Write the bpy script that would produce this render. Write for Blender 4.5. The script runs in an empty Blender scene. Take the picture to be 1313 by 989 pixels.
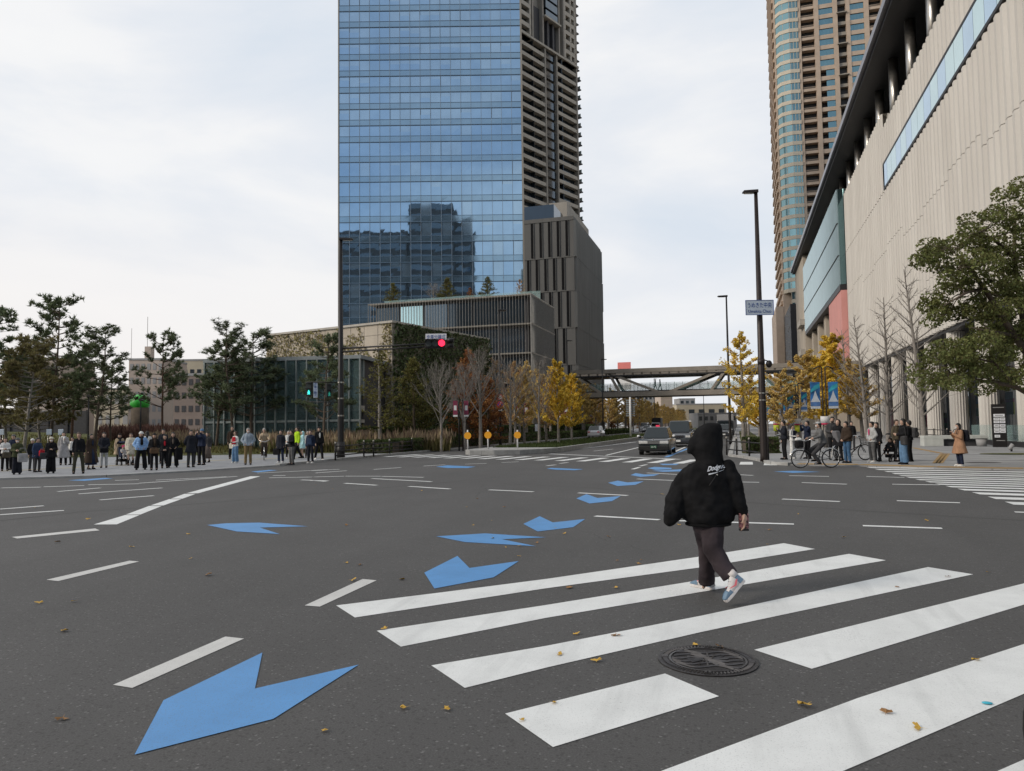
import bpy, bmesh, math, random
from math import sin, cos, tan, pi, radians, sqrt, atan2
from mathutils import Vector, Matrix, Euler, noise as mnoise
random.seed(7)
R_ = random.random
def U(a, b): return a + (b - a) * random.random()
V = Vector
SC = bpy.context.scene
COL = SC.collection
# ------------------------------------------------------------------ camera
FPX, CX, CY = 950.0, 656.5, 494.5
PITCH, ROLL, CAMH = math.atan(52.7 / FPX), -0.013, 1.65
def _rot(yaw):
    return (Matrix.Rotation(yaw, 3, 'Z') @ Matrix.Rotation(pi / 2 + PITCH, 3, 'X') @ Matrix.Rotation(ROLL, 3, 'Z'))
_d = _rot(0) @ V((946 - CX, CY - 544, -FPX))
YAW = atan2(_d.x, _d.y)                      # the road runs along +Y
CR = _rot(YAW)
FWD = V((-sin(YAW), cos(YAW), 0)); RGT = V((cos(YAW), sin(YAW), 0))
CP = V((0, 0, CAMH))
def ray(px, py): return CR @ V((px - CX, CY - py, -FPX))
def G(px, py, z=0.0):
    d = ray(px, py); t = (z - CAMH) / d.z
    p = CP + d * t; return V((p.x, p.y, z))
def VX(px, py, X):
    d = ray(px, py); return CP + d * (X / d.x)
def VY(px, py, Y):
    d = ray(px, py); return CP + d * (Y / d.y)
def at(px, D, z=0.0):                        # column px at horizontal depth D in front of the lens
    d = ray(px, 547 - 0.013 * (px - CX)); k = D / d.dot(FWD)
    p = CP + d * k; return V((p.x, p.y, z))
def zat(P, py):                              # height above P whose image row is py
    a = CR.transposed() @ (V((P[0], P[1], 0)) - CP); b = CR.transposed() @ V((0, 0, 1))
    k = (CY - py) / FPX                      # c.y/(-c.z) = k
    return -(a.y + k * a.z) / (b.y + k * b.z)
def proj(P):
    c = CR.transposed() @ (V(P) - CP); return (CX + FPX * c.x / -c.z, CY - FPX * c.y / -c.z)
def azdir(deg):                              # horizontal direction, degrees to the right of the lens axis
    a = radians(deg); return FWD * cos(a) + RGT * sin(a)
cam = bpy.data.cameras.new('camera'); camo = bpy.data.objects.new('camera', cam); COL.objects.link(camo)
cam.sensor_width = 36; cam.lens = FPX / 1313 * 36; cam.clip_end = 6000; cam.clip_start = 0.05
camo.location = CP; camo.rotation_euler = CR.to_euler()
SC.camera = camo
# ------------------------------------------------------------------ world, sun, exposure
SUN_DIR = (azdir(-112) * cos(radians(30)) + V((0, 0, sin(radians(30))))).normalized()
w = bpy.data.worlds.new("World"); SC.world = w; w.use_nodes = True
nt = w.node_tree; nt.nodes.clear(); N = nt.nodes.new; L = nt.links.new
out = N('ShaderNodeOutputWorld'); bg = N('ShaderNodeBackground'); bg.inputs[1].default_value = 0.1
sky = N('ShaderNodeTexSky'); sky.sky_type = 'NISHITA'; sky.sun_disc = False
sky.sun_elevation = radians(30); sky.sun_rotation = atan2(SUN_DIR.x, SUN_DIR.y); sky.air_density = 1.0; sky.dust_density = 1.0
tc = N('ShaderNodeTexCoord')
def mth(op, a=None, b=None, c=None, clamp=False):
    n = N('ShaderNodeMath'); n.operation = op; n.use_clamp = clamp
    for i, x in enumerate((a, b, c)):
        if x is None: continue
        if isinstance(x, (int, float)): n.inputs[i].default_value = x
        else: L(x, n.inputs[i])
    return n.outputs[0]
def ramp(fac, stops):
    r = N('ShaderNodeValToRGB'); e = r.color_ramp.elements
    while len(e) < len(stops): e.new(0.5)
    for i, (p, c) in enumerate(stops): e[i].position = p; e[i].color = (*c, 1)
    L(fac, r.inputs[0]); return r.outputs[0]
def mixc(f, a, b):
    m = N('ShaderNodeMix'); m.data_type = 'RGBA'
    if isinstance(f, (int, float)): m.inputs[0].default_value = f
    else: L(f, m.inputs[0])
    for s, x in ((6, a), (7, b)):
        if isinstance(x, tuple): m.inputs[s].default_value = (*x, 1)
        else: L(x, m.inputs[s])
    return m.outputs[2]
mp = N('ShaderNodeMapping'); mp.inputs['Scale'].default_value = (1.0, 1.0, 2.6); mp.inputs['Location'].default_value = (3.1, 1.7, 0.4)
L(tc.outputs['Generated'], mp.inputs[0])
n1 = N('ShaderNodeTexNoise'); n1.inputs['Scale'].default_value = 2.3; n1.inputs['Detail'].default_value = 6; n1.inputs['Roughness'].default_value = .52
n1.inputs['Distortion'].default_value = .35
L(mp.outputs[0], n1.inputs['Vector'])
sx = N('ShaderNodeSeparateXYZ'); L(tc.outputs['Generated'], sx.inputs[0])
# how far to the right / how far behind the lens a direction lies
def dotd(v):
    n = N('ShaderNodeVectorMath'); n.operation = 'DOT_PRODUCT'; L(tc.outputs['Generated'], n.inputs[0]); n.inputs[1].default_value = v; return n.outputs['Value']
right = dotd(tuple(azdir(62))); back = dotd(tuple(-FWD))
cl = mth('ADD', n1.outputs[0], mth('MULTIPLY', right, 0.13))
cloud = ramp(cl, [(0.36, (8.0, 8.0, 8.0)), (0.48, (7.7, 7.75, 7.85)), (0.58, (6.9, 7.15, 7.55)), (0.74, (6.0, 6.55, 7.25))])
hz = ramp(mth('ABSOLUTE', sx.outputs[2]), [(0.0, (1, 1, 1)), (0.28, (0, 0, 0))])
cloud = mixc(mth('MULTIPLY', hz, mth('SUBTRACT', 0.75, mth('MULTIPLY', right, 0.9), clamp=True), clamp=True), cloud, (7.7, 7.2, 6.95))
cov = mth('SUBTRACT', 0.97, mth('MULTIPLY', ramp(back, [(0.0, (0, 0, 0)), (0.75, (1, 1, 1))]), mth('MULTIPLY', n1.outputs[0], 1.3)), clamp=True)
L(mixc(cov, sky.outputs[0], cloud), bg.inputs[0]); L(bg.outputs[0], out.inputs[0])
sl = bpy.data.lights.new('sun', 'SUN'); so = bpy.data.objects.new('sun', sl); COL.objects.link(so)
sl.energy = 1.5; sl.angle = radians(14); sl.color = (1.0, 0.90, 0.78)
so.rotation_euler = SUN_DIR.to_track_quat('Z', 'Y').to_euler()
SC.view_settings.view_transform = 'Standard'; SC.view_settings.look = 'None'; SC.view_settings.gamma = 1
SC.view_settings.exposure = 0.26; SC.view_settings.use_curve_mapping = False
SC.cycles.max_bounces = 6; SC.cycles.diffuse_bounces = 3; SC.cycles.glossy_bounces = 3; SC.cycles.transparent_max_bounces = 8; SC.cycles.caustics_reflective = False; SC.cycles.caustics_refractive = False
# ------------------------------------------------------------------ materials
MATS = {}
def newmat(name):
    m = bpy.data.materials.new(name); m.use_nodes = True
    global nt, N, L
    nt = m.node_tree; nt.nodes.clear(); N = nt.nodes.new; L = nt.links.new
    o = N('ShaderNodeOutputMaterial'); b = N('ShaderNodeBsdfPrincipled'); L(b.outputs[0], o.inputs[0])
    return m, b
def noise(scale, detail=3, coord='Object', rough=.5, stretch=None):
    t = N('ShaderNodeTexCoord'); n = N('ShaderNodeTexNoise'); n.inputs['Scale'].default_value = scale; n.inputs['Detail'].default_value = detail; n.inputs['Roughness'].default_value = rough
    s = t.outputs[coord]
    if stretch:
        mm = N('ShaderNodeMapping'); mm.inputs['Scale'].default_value = stretch; L(s, mm.inputs[0]); s = mm.outputs[0]
    L(s, n.inputs['Vector']); return n.outputs[0]
def bump(b, h, strength=.3, dist=.02):
    n = N('ShaderNodeBump'); n.inputs['Strength'].default_value = strength; n.inputs['Distance'].default_value = dist; L(h, n.inputs['Height']); L(n.outputs[0], b.inputs['Normal'])
def pm(name, col, rough=.7, metal=0.0, var=.15, scale=4.0, emit=None, bmp=0, spec=None, detail=4, stretch=None, alpha=None, island=0.0):
    """principled material with a gently varied colour"""
    if name in MATS: return MATS[name]
    m, b = newmat(name)
    lo = tuple(max(0, c * (1 - var)) for c in col); hi = tuple(min(1, c * (1 + var)) for c in col)
    if var > 0:
        f = noise(scale, detail, stretch=stretch)
        c = ramp(f, [(0.3, lo), (0.7, hi)])
        if island:
            g = N('ShaderNodeNewGeometry'); hs = N('ShaderNodeHueSaturation')
            L(mth('ADD', 1 - island * .5, mth('MULTIPLY', g.outputs['Random Per Island'], island)), hs.inputs['Value']); L(c, hs.inputs['Color'])
            L(mth('ADD', .5 - island * .03, mth('MULTIPLY', g.outputs['Random Per Island'], island * .06)), hs.inputs['Hue'])
            c = hs.outputs[0]
        L(c, b.inputs['Base Color'])
        if bmp: bump(b, f, bmp, .02)
    else: b.inputs['Base Color'].default_value = (*col, 1)
    b.inputs['Roughness'].default_value = rough; b.inputs['Metallic'].default_value = metal
    if spec is not None: b.inputs['Specular IOR Level'].default_value = spec
    if emit: b.inputs['Emission Color'].default_value = (*emit[0], 1); b.inputs['Emission Strength'].default_value = emit[1]
    if alpha is not None: b.inputs['Alpha'].default_value = alpha
    MATS[name] = m; return m
# asphalt: fine stone speckle, broad patches, hairline cracks
m, b = newmat('asphalt'); MATS['asphalt'] = m
fine = noise(95, 3, rough=.7); mid = noise(22, 4, rough=.65); broad = noise(.22, 5, rough=.6)
c = ramp(fine, [(0.30, (.045, .044, .044)), (0.5, (.075, .074, .073)), (0.64, (.098, .097, .096)), (.78, (.19, .188, .183))])
vo2 = N('ShaderNodeTexVoronoi'); vo2.inputs['Scale'].default_value = 48; tq = N('ShaderNodeTexCoord'); L(tq.outputs['Object'], vo2.inputs['Vector'])
sep = N('ShaderNodeSeparateColor'); L(vo2.outputs['Color'], sep.inputs[0])
c = mixc(mth('MULTIPLY', mth('GREATER_THAN', sep.outputs[0], .93), mth('LESS_THAN', vo2.outputs['Distance'], .42)), c, (.15, .148, .145))
c = mixc(mth('MULTIPLY', mth('LESS_THAN', sep.outputs[0], .20), mth('LESS_THAN', vo2.outputs['Distance'], .5)), c, (.05, .049, .048))
c2 = mixc(ramp(mid, [(0.35, (0, 0, 0)), (0.8, (.55, .55, .55))]), c, (.068, .066, .064))
hs = N('ShaderNodeHueSaturation'); L(c2, hs.inputs['Color']); tk = noise(.55, 3, stretch=(1.6, .22, 1)); st_ = noise(1.7, 5, rough=.7)
L(mth('ADD', .46, mth('ADD', mth('MULTIPLY', broad, .52), mth('ADD', mth('MULTIPLY', tk, .34), mth('MULTIPLY', st_, .22)))), hs.inputs['Value'])
vo = N('ShaderNodeTexVoronoi'); vo.feature = 'DISTANCE_TO_EDGE'; vo.inputs['Scale'].default_value = .10
t_ = N('ShaderNodeTexCoord'); mx = N('ShaderNodeMix'); mx.data_type = 'RGBA'; mx.blend_type = 'ADD'; mx.inputs[0].default_value = .8
nn = N('ShaderNodeTexNoise'); nn.inputs['Scale'].default_value = .9; nn.inputs['Detail'].default_value = 6; L(t_.outputs['Object'], nn.inputs['Vector'])
L(t_.outputs['Object'], mx.inputs[6]); L(nn.outputs['Color'], mx.inputs[7]); L(mx.outputs[2], vo.inputs['Vector'])
cr = mth('MULTIPLY', mth('LESS_THAN', vo.outputs['Distance'], .0010), mth('GREATER_THAN', noise(.35, 2), .52))
L(mixc(mth('MULTIPLY', cr, .45), hs.outputs[0], (.022, .021, .02)), b.inputs['Base Color'])
b.inputs['Roughness'].default_value = .82; bump(b, fine, .35, .006)
def paint(name, col, wear):
    m, b = newmat(name); MATS[name] = m
    f = noise(60, 4, rough=.7); g = noise(2.2, 6, rough=.65); h = noise(.9, 4)
    c = mixc(ramp(g, [(0.35, (0, 0, 0)), (0.75, (1, 1, 1))]), col, tuple(x * .86 for x in col))
    c = mixc(mth('MULTIPLY', mth('GREATER_THAN', mth('ADD', f, mth('MULTIPLY', g, .55)), 1.06 - wear), .75), c, (.10, .10, .10))
    c = mixc(mth('MULTIPLY', mth('GREATER_THAN', mth('MULTIPLY', h, f), .385), .35), c, (.25, .25, .24))
    ty = noise(1.3, 4, stretch=(3.2, .25, 1), rough=.6); gr = noise(140, 2)
    c = mixc(mth('MULTIPLY', ramp(ty, [(.52, (0, 0, 0)), (.72, (1, 1, 1))]), .30 if col[0] > .5 else .05), c, tuple(x * .45 for x in col))
    c = mixc(mth('MULTIPLY', ramp(gr, [(.58, (0, 0, 0)), (.70, (1, 1, 1))]), .28 + (.25 if col[0] < .5 else 0)), c, (.13, .13, .13))
    L(c, b.inputs['Base Color']); b.inputs['Roughness'].default_value = .6; bump(b, f, .2, .003)
    return m
paint('white_paint', (.78, .80, .79), .05); paint('blue_paint', (.10, .30, .62), .03); paint('old_white', (.62, .62, .60), .09)
def pavers(name, a, bcol, sx_, sy_, rot, mortar=(.12, .12, .12), off=.5, msize=.012):
    m, b = newmat(name); MATS[name] = m
    t = N('ShaderNodeTexCoord'); mm = N('ShaderNodeMapping'); mm.inputs['Rotation'].default_value = (0, 0, rot); L(t.outputs['Object'], mm.inputs[0])
    br = N('ShaderNodeTexBrick'); br.offset = off; br.inputs['Scale'].default_value = 1; br.inputs['Brick Width'].default_value = sx_; br.inputs['Row Height'].default_value = sy_
    br.inputs['Mortar Size'].default_value = msize; br.inputs['Color1'].default_value = (*a, 1); br.inputs['Color2'].default_value = (*bcol, 1); br.inputs['Mortar'].default_value = (*mortar, 1)
    L(mm.outputs[0], br.inputs['Vector'])
    hs = N('ShaderNodeHueSaturation'); L(br.outputs[0], hs.inputs['Color']); L(mth('ADD', .75, mth('MULTIPLY', noise(.8, 5), .5)), hs.inputs['Value'])
    L(hs.outputs[0], b.inputs['Base Color']); b.inputs['Roughness'].default_value = .75; return m
pavers('plaza_paving', (.30, .31, .325), (.255, .265, .28), .9, .45, .3)
pavers('walk_paving', (.33, .335, .34), (.27, .275, .28), 1.2, .6, 0, off=0.0, mortar=(.2, .2, .2))
pavers('tactile', (.42, .27, .10), (.36, .23, .09), .3, .3, 0, off=0.0, mortar=(.2, .14, .07))
pm('kerb', (.36, .36, .35), .8, var=.18, scale=3)
# lawn
m, b = newmat('lawn'); MATS['lawn'] = m
c = ramp(noise(.9, 6, rough=.7), [(0.32, (.030, .042, .012)), (0.5, (.075, .085, .020)), (0.66, (.13, .12, .030))]); L(c, b.inputs['Base Color']); b.inputs['Roughness'].default_value = .9; bump(b, noise(9, 4), .8, .15)
pm('soil', (.09, .07, .05), .95, var=.3, scale=2)
# ------------------------------------------------------------------ mesh helper
def sp_(v): return V(v) if not isinstance(v, Vector) else v
class Fr:
    """a vertical facade frame: origin o, u along the wall, n out of the wall"""
    def __init__(s, o, u, n=None):
        s.o = V((o[0], o[1], 0)); s.u = V((u[0], u[1], 0)).normalized(); s.n = V((n[0], n[1], 0)).normalized() if n is not None else V((s.u.y, -s.u.x, 0))
    def P(s, u, n, z): return s.o + s.u * u + s.n * n + V((0, 0, z))
WF = Fr((0, 0), (1, 0), (0, 1))
class MB:
    def __init__(s): s.v = []; s.f = []; s.mi = []; s.cur = 0
    def add(s, vs, fs):
        k = len(s.v); s.v.extend([tuple(x) for x in vs]); s.f.extend([tuple(i + k for i in f) for f in fs]); s.mi.extend([s.cur] * len(fs)); return s
    def quad(s, a, b, c, d): return s.add((a, b, c, d), ((0, 1, 2, 3),))
    def poly(s, pts): return s.add(pts, (tuple(range(len(pts))),))
    def hexa(s, p):  # 8 points: bottom 4, top 4
        return s.add(p, ((3, 2, 1, 0), (4, 5, 6, 7), (0, 1, 5, 4), (1, 2, 6, 5), (2, 3, 7, 6), (3, 0, 4, 7)))
    def box(s, x0, x1, y0, y1, z0, z1, fr=None, taper=None):
        fr = fr or WF
        return s.hexa([fr.P(x0, y0, z0), fr.P(x1, y0, z0), fr.P(x1, y1, z0), fr.P(x0, y1, z0), fr.P(x0, y0, z1), fr.P(x1, y0, z1), fr.P(x1, y1, z1), fr.P(x0, y1, z1)])
    def prism(s, pts, z0, z1):  # pts: xy outline ccw
        n = len(pts); vs = [(p[0], p[1], z0 if not callable(z0) else z0(p)) for p in pts] + [(p[0], p[1], z1) for p in pts]
        fs = [tuple(range(n - 1, -1, -1)), tuple(range(n, 2 * n))] + [(i, (i + 1) % n, n + (i + 1) % n, n + i) for i in range(n)]
        return s.add(vs, fs)
    def tube(s, pts, rad, n=8, cap=True):
        pts = [V(p) for p in pts]
        if isinstance(rad, (int, float)): rad = [rad] * len(pts)
        rings = []; up = None
        for i, p in enumerate(pts):
            t = (pts[min(i + 1, len(pts) - 1)] - pts[max(i - 1, 0)])
            if t.length < 1e-9: t = V((0, 0, 1))
            t.normalize()
            if up is None:
                a = V((0, 0, 1)) if abs(t.z) < .9 else V((1, 0, 0)); up = t.cross(a).normalized()
            up = (up - t * up.dot(t)); up = up.normalized() if up.length > 1e-6 else t.orthogonal().normalized()
            w_ = t.cross(up)
            rings.append([p + (up * cos(2 * pi * k / n) + w_ * sin(2 * pi * k / n)) * rad[i] for k in range(n)])
        vs = [q for r in rings for q in r]; fs = []
        for i in range(len(pts) - 1):
            for k in range(n):
                a = i * n + k; b_ = i * n + (k + 1) % n; fs.append((a, b_, b_ + n, a + n))
        if cap: fs.append(tuple(range(n - 1, -1, -1))); fs.append(tuple(range(len(vs) - n, len(vs))))
        return s.add(vs, fs)
    def cyl(s, c, r, z0, z1, n=16, r2=None): return s.tube([(c[0], c[1], z0), (c[0], c[1], z1)], [r, r if r2 is None else r2], n)
    def ell(s, c, r, nu=12, nv=8, M=None):
        vs = []; c = V(c)
        if isinstance(r, (int, float)): r = (r, r, r)
        for j in range(nv + 1):
            ph = pi * j / nv
            for i in range(nu):
                th = 2 * pi * i / nu
                q = V((r[0] * sin(ph) * cos(th), r[1] * sin(ph) * sin(th), r[2] * cos(ph)))
                if M: q = M @ q
                vs.append(c + q)
        fs = [(j * nu + i, (j + 1) * nu + i, (j + 1) * nu + (i + 1) % nu, j * nu + (i + 1) % nu) for j in range(nv) for i in range(nu)]
        return s.add(vs, fs)
    def cap(s, a, b, ra, rb, n=10, fl=(1, 1)):
        """a tapered capsule (for voxel-remeshed bodies and clothes)"""
        s.tube([a, b], [ra, rb], n); s.ell(a, ra, n, 6); s.ell(b, rb, n, 6); return s
    def torus(s, c, R, r, axis='x', n=28, k=6, M=None):
        pts = []
        for i in range(n + 1):
            t = 2 * pi * i / n
            q = {'x': V((0, R * cos(t), R * sin(t))), 'y': V((R * cos(t), 0, R * sin(t))), 'z': V((R * cos(t), R * sin(t), 0))}[axis]
            pts.append(V(c) + q)
        return s.tube(pts, r, k, cap=False)
    def build(s, name, mats, parent=None, smooth=False, world=False, bevel=0, remesh=0, subsurf=0, ang=None):
        me = bpy.data.meshes.new(name); me.from_pydata(s.v, [], s.f)
        if not isinstance(mats, (list, tuple)): mats = [mats]
        for m_ in mats: me.materials.append(m_ if not isinstance(m_, str) else MATS[m_])
        if len(mats) > 1: me.polygons.foreach_set('material_index', s.mi)
        if smooth: me.polygons.foreach_set('use_smooth', [True] * len(me.polygons))
        me.update()
        o = bpy.data.objects.new(name, me); COL.objects.link(o)
        if parent is not None:
            o.parent = parent
            if world: o.matrix_parent_inverse = Matrix.LocRotScale(parent.location, parent.rotation_euler, parent.scale).inverted()
        if remesh:
            q = o.modifiers.new('skin', 'REMESH'); q.mode = 'VOXEL'; q.voxel_size = remesh; q.use_smooth_shade = True
            q = o.modifiers.new('smooth', 'SMOOTH'); q.factor = .6; q.iterations = 3
        if bevel:
            q = o.modifiers.new('bevel', 'BEVEL'); q.width = bevel; q.segments = 2; q.limit_method = 'ANGLE'; q.angle_limit = radians(40)
        if subsurf:
            q = o.modifiers.new('sub', 'SUBSURF'); q.levels = subsurf; q.render_levels = subsurf
        return o
def tag(o, label=None, cat=None, group=None, kind=None):
    for k, x in (('label', label), ('category', cat), ('group', group), ('kind', kind)):
        if x: o[k] = x
    return o
def thing(name, label, cat, loc=(0, 0, 0), rz=0.0, group=None):
    o = bpy.data.objects.new(name, None); COL.objects.link(o); o.location = loc; o.rotation_euler = (0, 0, rz); o.empty_display_size = .2
    return tag(o, label, cat, group)
def copy_tree(o, loc, rz=0, label=None, scale=None, group=None):
    def rec(s, par):
        c_ = s.copy(); COL.objects.link(c_); c_.parent = par
        for ch in KIDS.get(s.name, []): rec(ch, c_)
        return c_
    KIDS = {}
    for q in bpy.data.objects:
        if q.parent: KIDS.setdefault(q.parent.name, []).append(q)
    r = rec(o, None); r.location = loc; r.rotation_euler = (0, 0, rz)
    if scale: r.scale = scale if isinstance(scale, (tuple, list)) else (scale,) * 3
    if label: r['label'] = label
    if group: r['group'] = group
    return r
def struct(o): o['kind'] = 'structure'; return o
def text_mesh(s, size=1.0, shear=0.0, extrude=.0, offset=0.0, align='CENTER'):
    c_ = bpy.data.curves.new('lettering', 'FONT'); c_.body = s; c_.size = size; c_.shear = shear; c_.extrude = extrude; c_.align_x = align; c_.align_y = 'CENTER'; c_.offset = offset
    o = bpy.data.objects.new('lettering', c_); COL.objects.link(o)
    bpy.context.view_layer.update()
    me = bpy.data.meshes.new_from_object(o.evaluated_get(bpy.context.evaluated_depsgraph_get()))
    bpy.data.objects.remove(o); return me
TXT = {k: text_mesh(*a) for k, a in dict(
    station=('うめきた中央', 1.0), romaji=('Umekita Chuo', 1.0), signal=('歩車分離式', 1.0), signal_v=('歩\n車\n分\n離\n式', 1.0), dodgers=('Dodgers', 1.0, .38, .0, .035),
    store=('aeo', 1.0, 0, 0, .02), plate=('50-92', 1.0, 0, 0, .01)).items()}
def put_text(key, name, mt, o, ux, up, width=None, height=None, parent=None, world=True):
    """lay a lettering mesh in the plane (ux, up) round point o, scaled to width x height"""
    me = TXT[key].copy(); xs = [v.co.x for v in me.vertices]; ys = [v.co.y for v in me.vertices]
    w_ = max(xs) - min(xs); h_ = max(ys) - min(ys); cx = (max(xs) + min(xs)) / 2; cy = (max(ys) + min(ys)) / 2
    kx = (width or w_) / w_; ky = (height / h_) if height else kx
    for v in me.vertices:
        q = V(o) + V(ux) * ((v.co.x - cx) * kx) + V(up) * ((v.co.y - cy) * ky); v.co = q
    me.materials.clear(); me.materials.append(MATS[mt]); ob = bpy.data.objects.new(name, me); COL.objects.link(ob)
    if parent is not None:
        ob.parent = parent
        if world: ob.matrix_parent_inverse = Matrix.LocRotScale(parent.location, parent.rotation_euler, parent.scale).inverted()
    return ob
# ------------------------------------------------------------------ ground, roads, pavements
def sheet(name, pts, z, mt, label=None):
    mb = MB(); mb.poly([(p[0], p[1], z) for p in pts]); o = struct(mb.build(name, mt)); 
    return o
pm('far_ground', (.13, .12, .10), .95, var=.3, scale=.02)
sheet('ground', [(-3000, -3000), (3000, -3000), (3000, 3000), (-3000, 3000)], -.06, 'far_ground')
# the asphalt, finely gridded near nothing: one flat sheet
sheet('road', [(-200, -200), (200, -200), (200, 60), (1.5, 60), (1.5, 520), (-30, 520), (-30, 60), (-200, 60)], 0, 'asphalt')
PZ = .05
left_edge = [(-90, 14), (-45, 14.5), (-25.3, 20.0), (-22.4, 22.0), (-20.9, 25.2), (-19.95, 29.1), (-20.2, 35.1), (-20.4, 42.4), (-20.4, 300)]
mb = MB(); mb.prism(left_edge + [(-90, 300)], 0.002, PZ); struct(mb.build('pavement', 'plaza_paving'))
mb = MB()
for i in range(1, len(left_edge) - 1):
    a, b_ = V(left_edge[i]), V(left_edge[i + 1]); d = (b_ - a).normalized(); n = V((d.y, -d.x)); h = PZ + (.06 if i >= 5 else .012)
    L_ = (b_ - a).length; k = max(1, int(L_ / 1.0)) if L_ < 30 else 60
    for j in range(k):
        p = a + d * (L_ * j / k + .004); q = a + d * (L_ * (j + 1) / k - .004)
        mb.prism([tuple(p - n * .12), tuple(q - n * .12), tuple(q + n * .10), tuple(p + n * .10)][::-1], .001, h)
struct(mb.build('kerb', 'kerb'))
right_edge = [(-.4, 300), (-.4, 39.4), (-.25, 38.6), (.1, 37.9), (.84, 34.6), (1.3, 31.4), (1.9, 30.75), (4.2, 30.2), (6.45, 28.8), (8.8, 27.9), (22, 24.2), (80, 14)]
mb = MB(); mb.prism(right_edge + [(80, 300)], 0.002, PZ); struct(mb.build('pavement', 'walk_paving'))
mb = MB()
for i in range(0, 6):
    a, b_ = V(right_edge[i]), V(right_edge[i + 1]); d = (b_ - a).normalized(); n = V((-d.y, d.x)) * -1
    L_ = (b_ - a).length; k = max(1, int(L_ / 1.0))
    for j in range(k):
        p = a + d * (L_ * j / k + .004); q = a + d * (L_ * (j + 1) / k - .004)
        mb.prism([tuple(p - n * .12), tuple(q - n * .12), tuple(q + n * .12), tuple(p + n * .12)], .001, PZ + .07)
struct(mb.build('kerb', 'kerb'))
# tactile warning band along the right crossing and its guiding strips
def strip(pts, wid, z, mt, name):
    mb = MB()
    for i in range(len(pts) - 1):
        a, b_ = V(pts[i][:2]), V(pts[i + 1][:2]); d = (b_ - a).normalized(); n = V((-d.y, d.x)) * (wid / 2)
        mb.poly([(*(a + n), z), (*(a - n), z), (*(b_ - n), z), (*(b_ + n), z)][::-1] if False else [(*(a - n), z), (*(b_ - n), z), (*(b_ + n), z), (*(a + n), z)])
    return struct(mb.build(name, mt))
strip([(2.2, 31.15), (4.3, 30.75)], .9, PZ + .004, 'tactile', 'tactile_paving')
strip([(4.35, 30.72), (6.6, 29.35)], .9, PZ + .004, 'tactile', 'tactile_paving')
strip([(6.65, 29.3), (9.0, 28.5)], .9, PZ + .004, 'tactile', 'tactile_paving')
strip([(9.05, 28.48), (23, 24.6)], .9, PZ + .004, 'tactile', 'tactile_paving')
for k in range(3):
    x0, y0 = 1198 + k * 4, 594.3; x1, y1 = 1208 + k * 4.2, 581.8
    a, b_ = G(x0, y0, PZ), G(x1, y1, PZ); strip([a, b_], .16, PZ + .005, 'tactile', 'tactile_paving')
strip([G(1207, 581.4, PZ), G(1170, 574.2, PZ)], .3, PZ + .005, 'tactile', 'tactile_paving')
pm('yellow_tile', (.42, .33, .12), .8, var=.15)
strip([G(0, 604.5, PZ), G(290, 590, PZ)], .3, PZ + .004, 'yellow_tile', 'tactile_paving')
strip([G(291, 590, PZ), G(425, 586, PZ)], .3, PZ + .004, 'yellow_tile', 'tactile_paving')
# round access covers and a long joint in the right walk
mb = MB()
for y in (34, 40, 46): mb.box(2.3, 14, y, y + .12, PZ + .001, PZ + .006)
struct(mb.build('paving_band', pm('band', (.12, .12, .12), .8)))
# median with its kerb stones and grass
MX0, MX1 = -16.0, -10.8
med = [(-15.9, 300), (-15.9, 44), (-15.7, 41.9), (-15.1, 41.0), (-13.6, 41.05), (-12.2, 41.7), (-11.3, 43.2), (-10.8, 45.5), (-10.7, 71), (-10.7, 300)]
mb = MB()
for i in range(len(med) - 1):
    a, b_ = V(med[i]), V(med[i + 1]); d = (b_ - a).normalized(); n = V((-d.y, d.x))
    L_ = (b_ - a).length; k = max(1, int(round(L_ / 1.0)))
    if L_ > 60: k = 90
    for j in range(k):
        p = a + d * (L_ * j / k + .006); q = a + d * (L_ * (j + 1) / k - .006)
        mb.prism([tuple(p), tuple(q), tuple(q + n * .22), tuple(p + n * .22)], .001, .30)
struct(mb.build('median_kerb', 'kerb', bevel=.015))
inner = [(-15.7, 300), (-15.7, 44), (-15.5, 42.1), (-15.0, 41.2), (-13.7, 41.3), (-12.4, 41.9), (-11.55, 43.4), (-11.05, 45.6), (-10.95, 71), (-10.95, 300)]
mb = MB(); mb.prism(inner, .003, .27); struct(mb.build('median', 'lawn'))
mb = MB(); mb.prism([(-15.69, 47.5), (-15.69, 42.2), (-15.45, 42.0), (-14.95, 41.25), (-13.7, 41.4), (-12.45, 42.0), (-11.6, 43.45), (-11.2, 45.6), (-11.2, 47.5)], .1, .285); struct(mb.build('median_paving', pm('concrete', (.34, .34, .33), .85, var=.12, scale=2)))
# ------------------------------------------------------------------ painted markings
def poly_mark(pts, name='road_marking', mt='white_paint', z=.004):
    mb = MB(); g = [G(*p) for p in pts]
    ar = sum(g[i].x * g[(i + 1) % len(g)].y - g[(i + 1) % len(g)].x * g[i].y for i in range(len(g)))
    if ar < 0: g = g[::-1]
    from mathutils.geometry import tessellate_polygon
    tris = tessellate_polygon([[V((p.x, p.y, 0)) for p in g]]); mb.add([(p.x, p.y, z) for p in g], [])
    for t in tris:
        a, b_, c_ = (g[i] for i in t)
        mb.f.append(tuple(t) if (b_ - a).cross(c_ - a).z > 0 else (t[0], t[2], t[1])); mb.mi.append(0)
    return struct(mb.build(name, mt))
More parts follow.
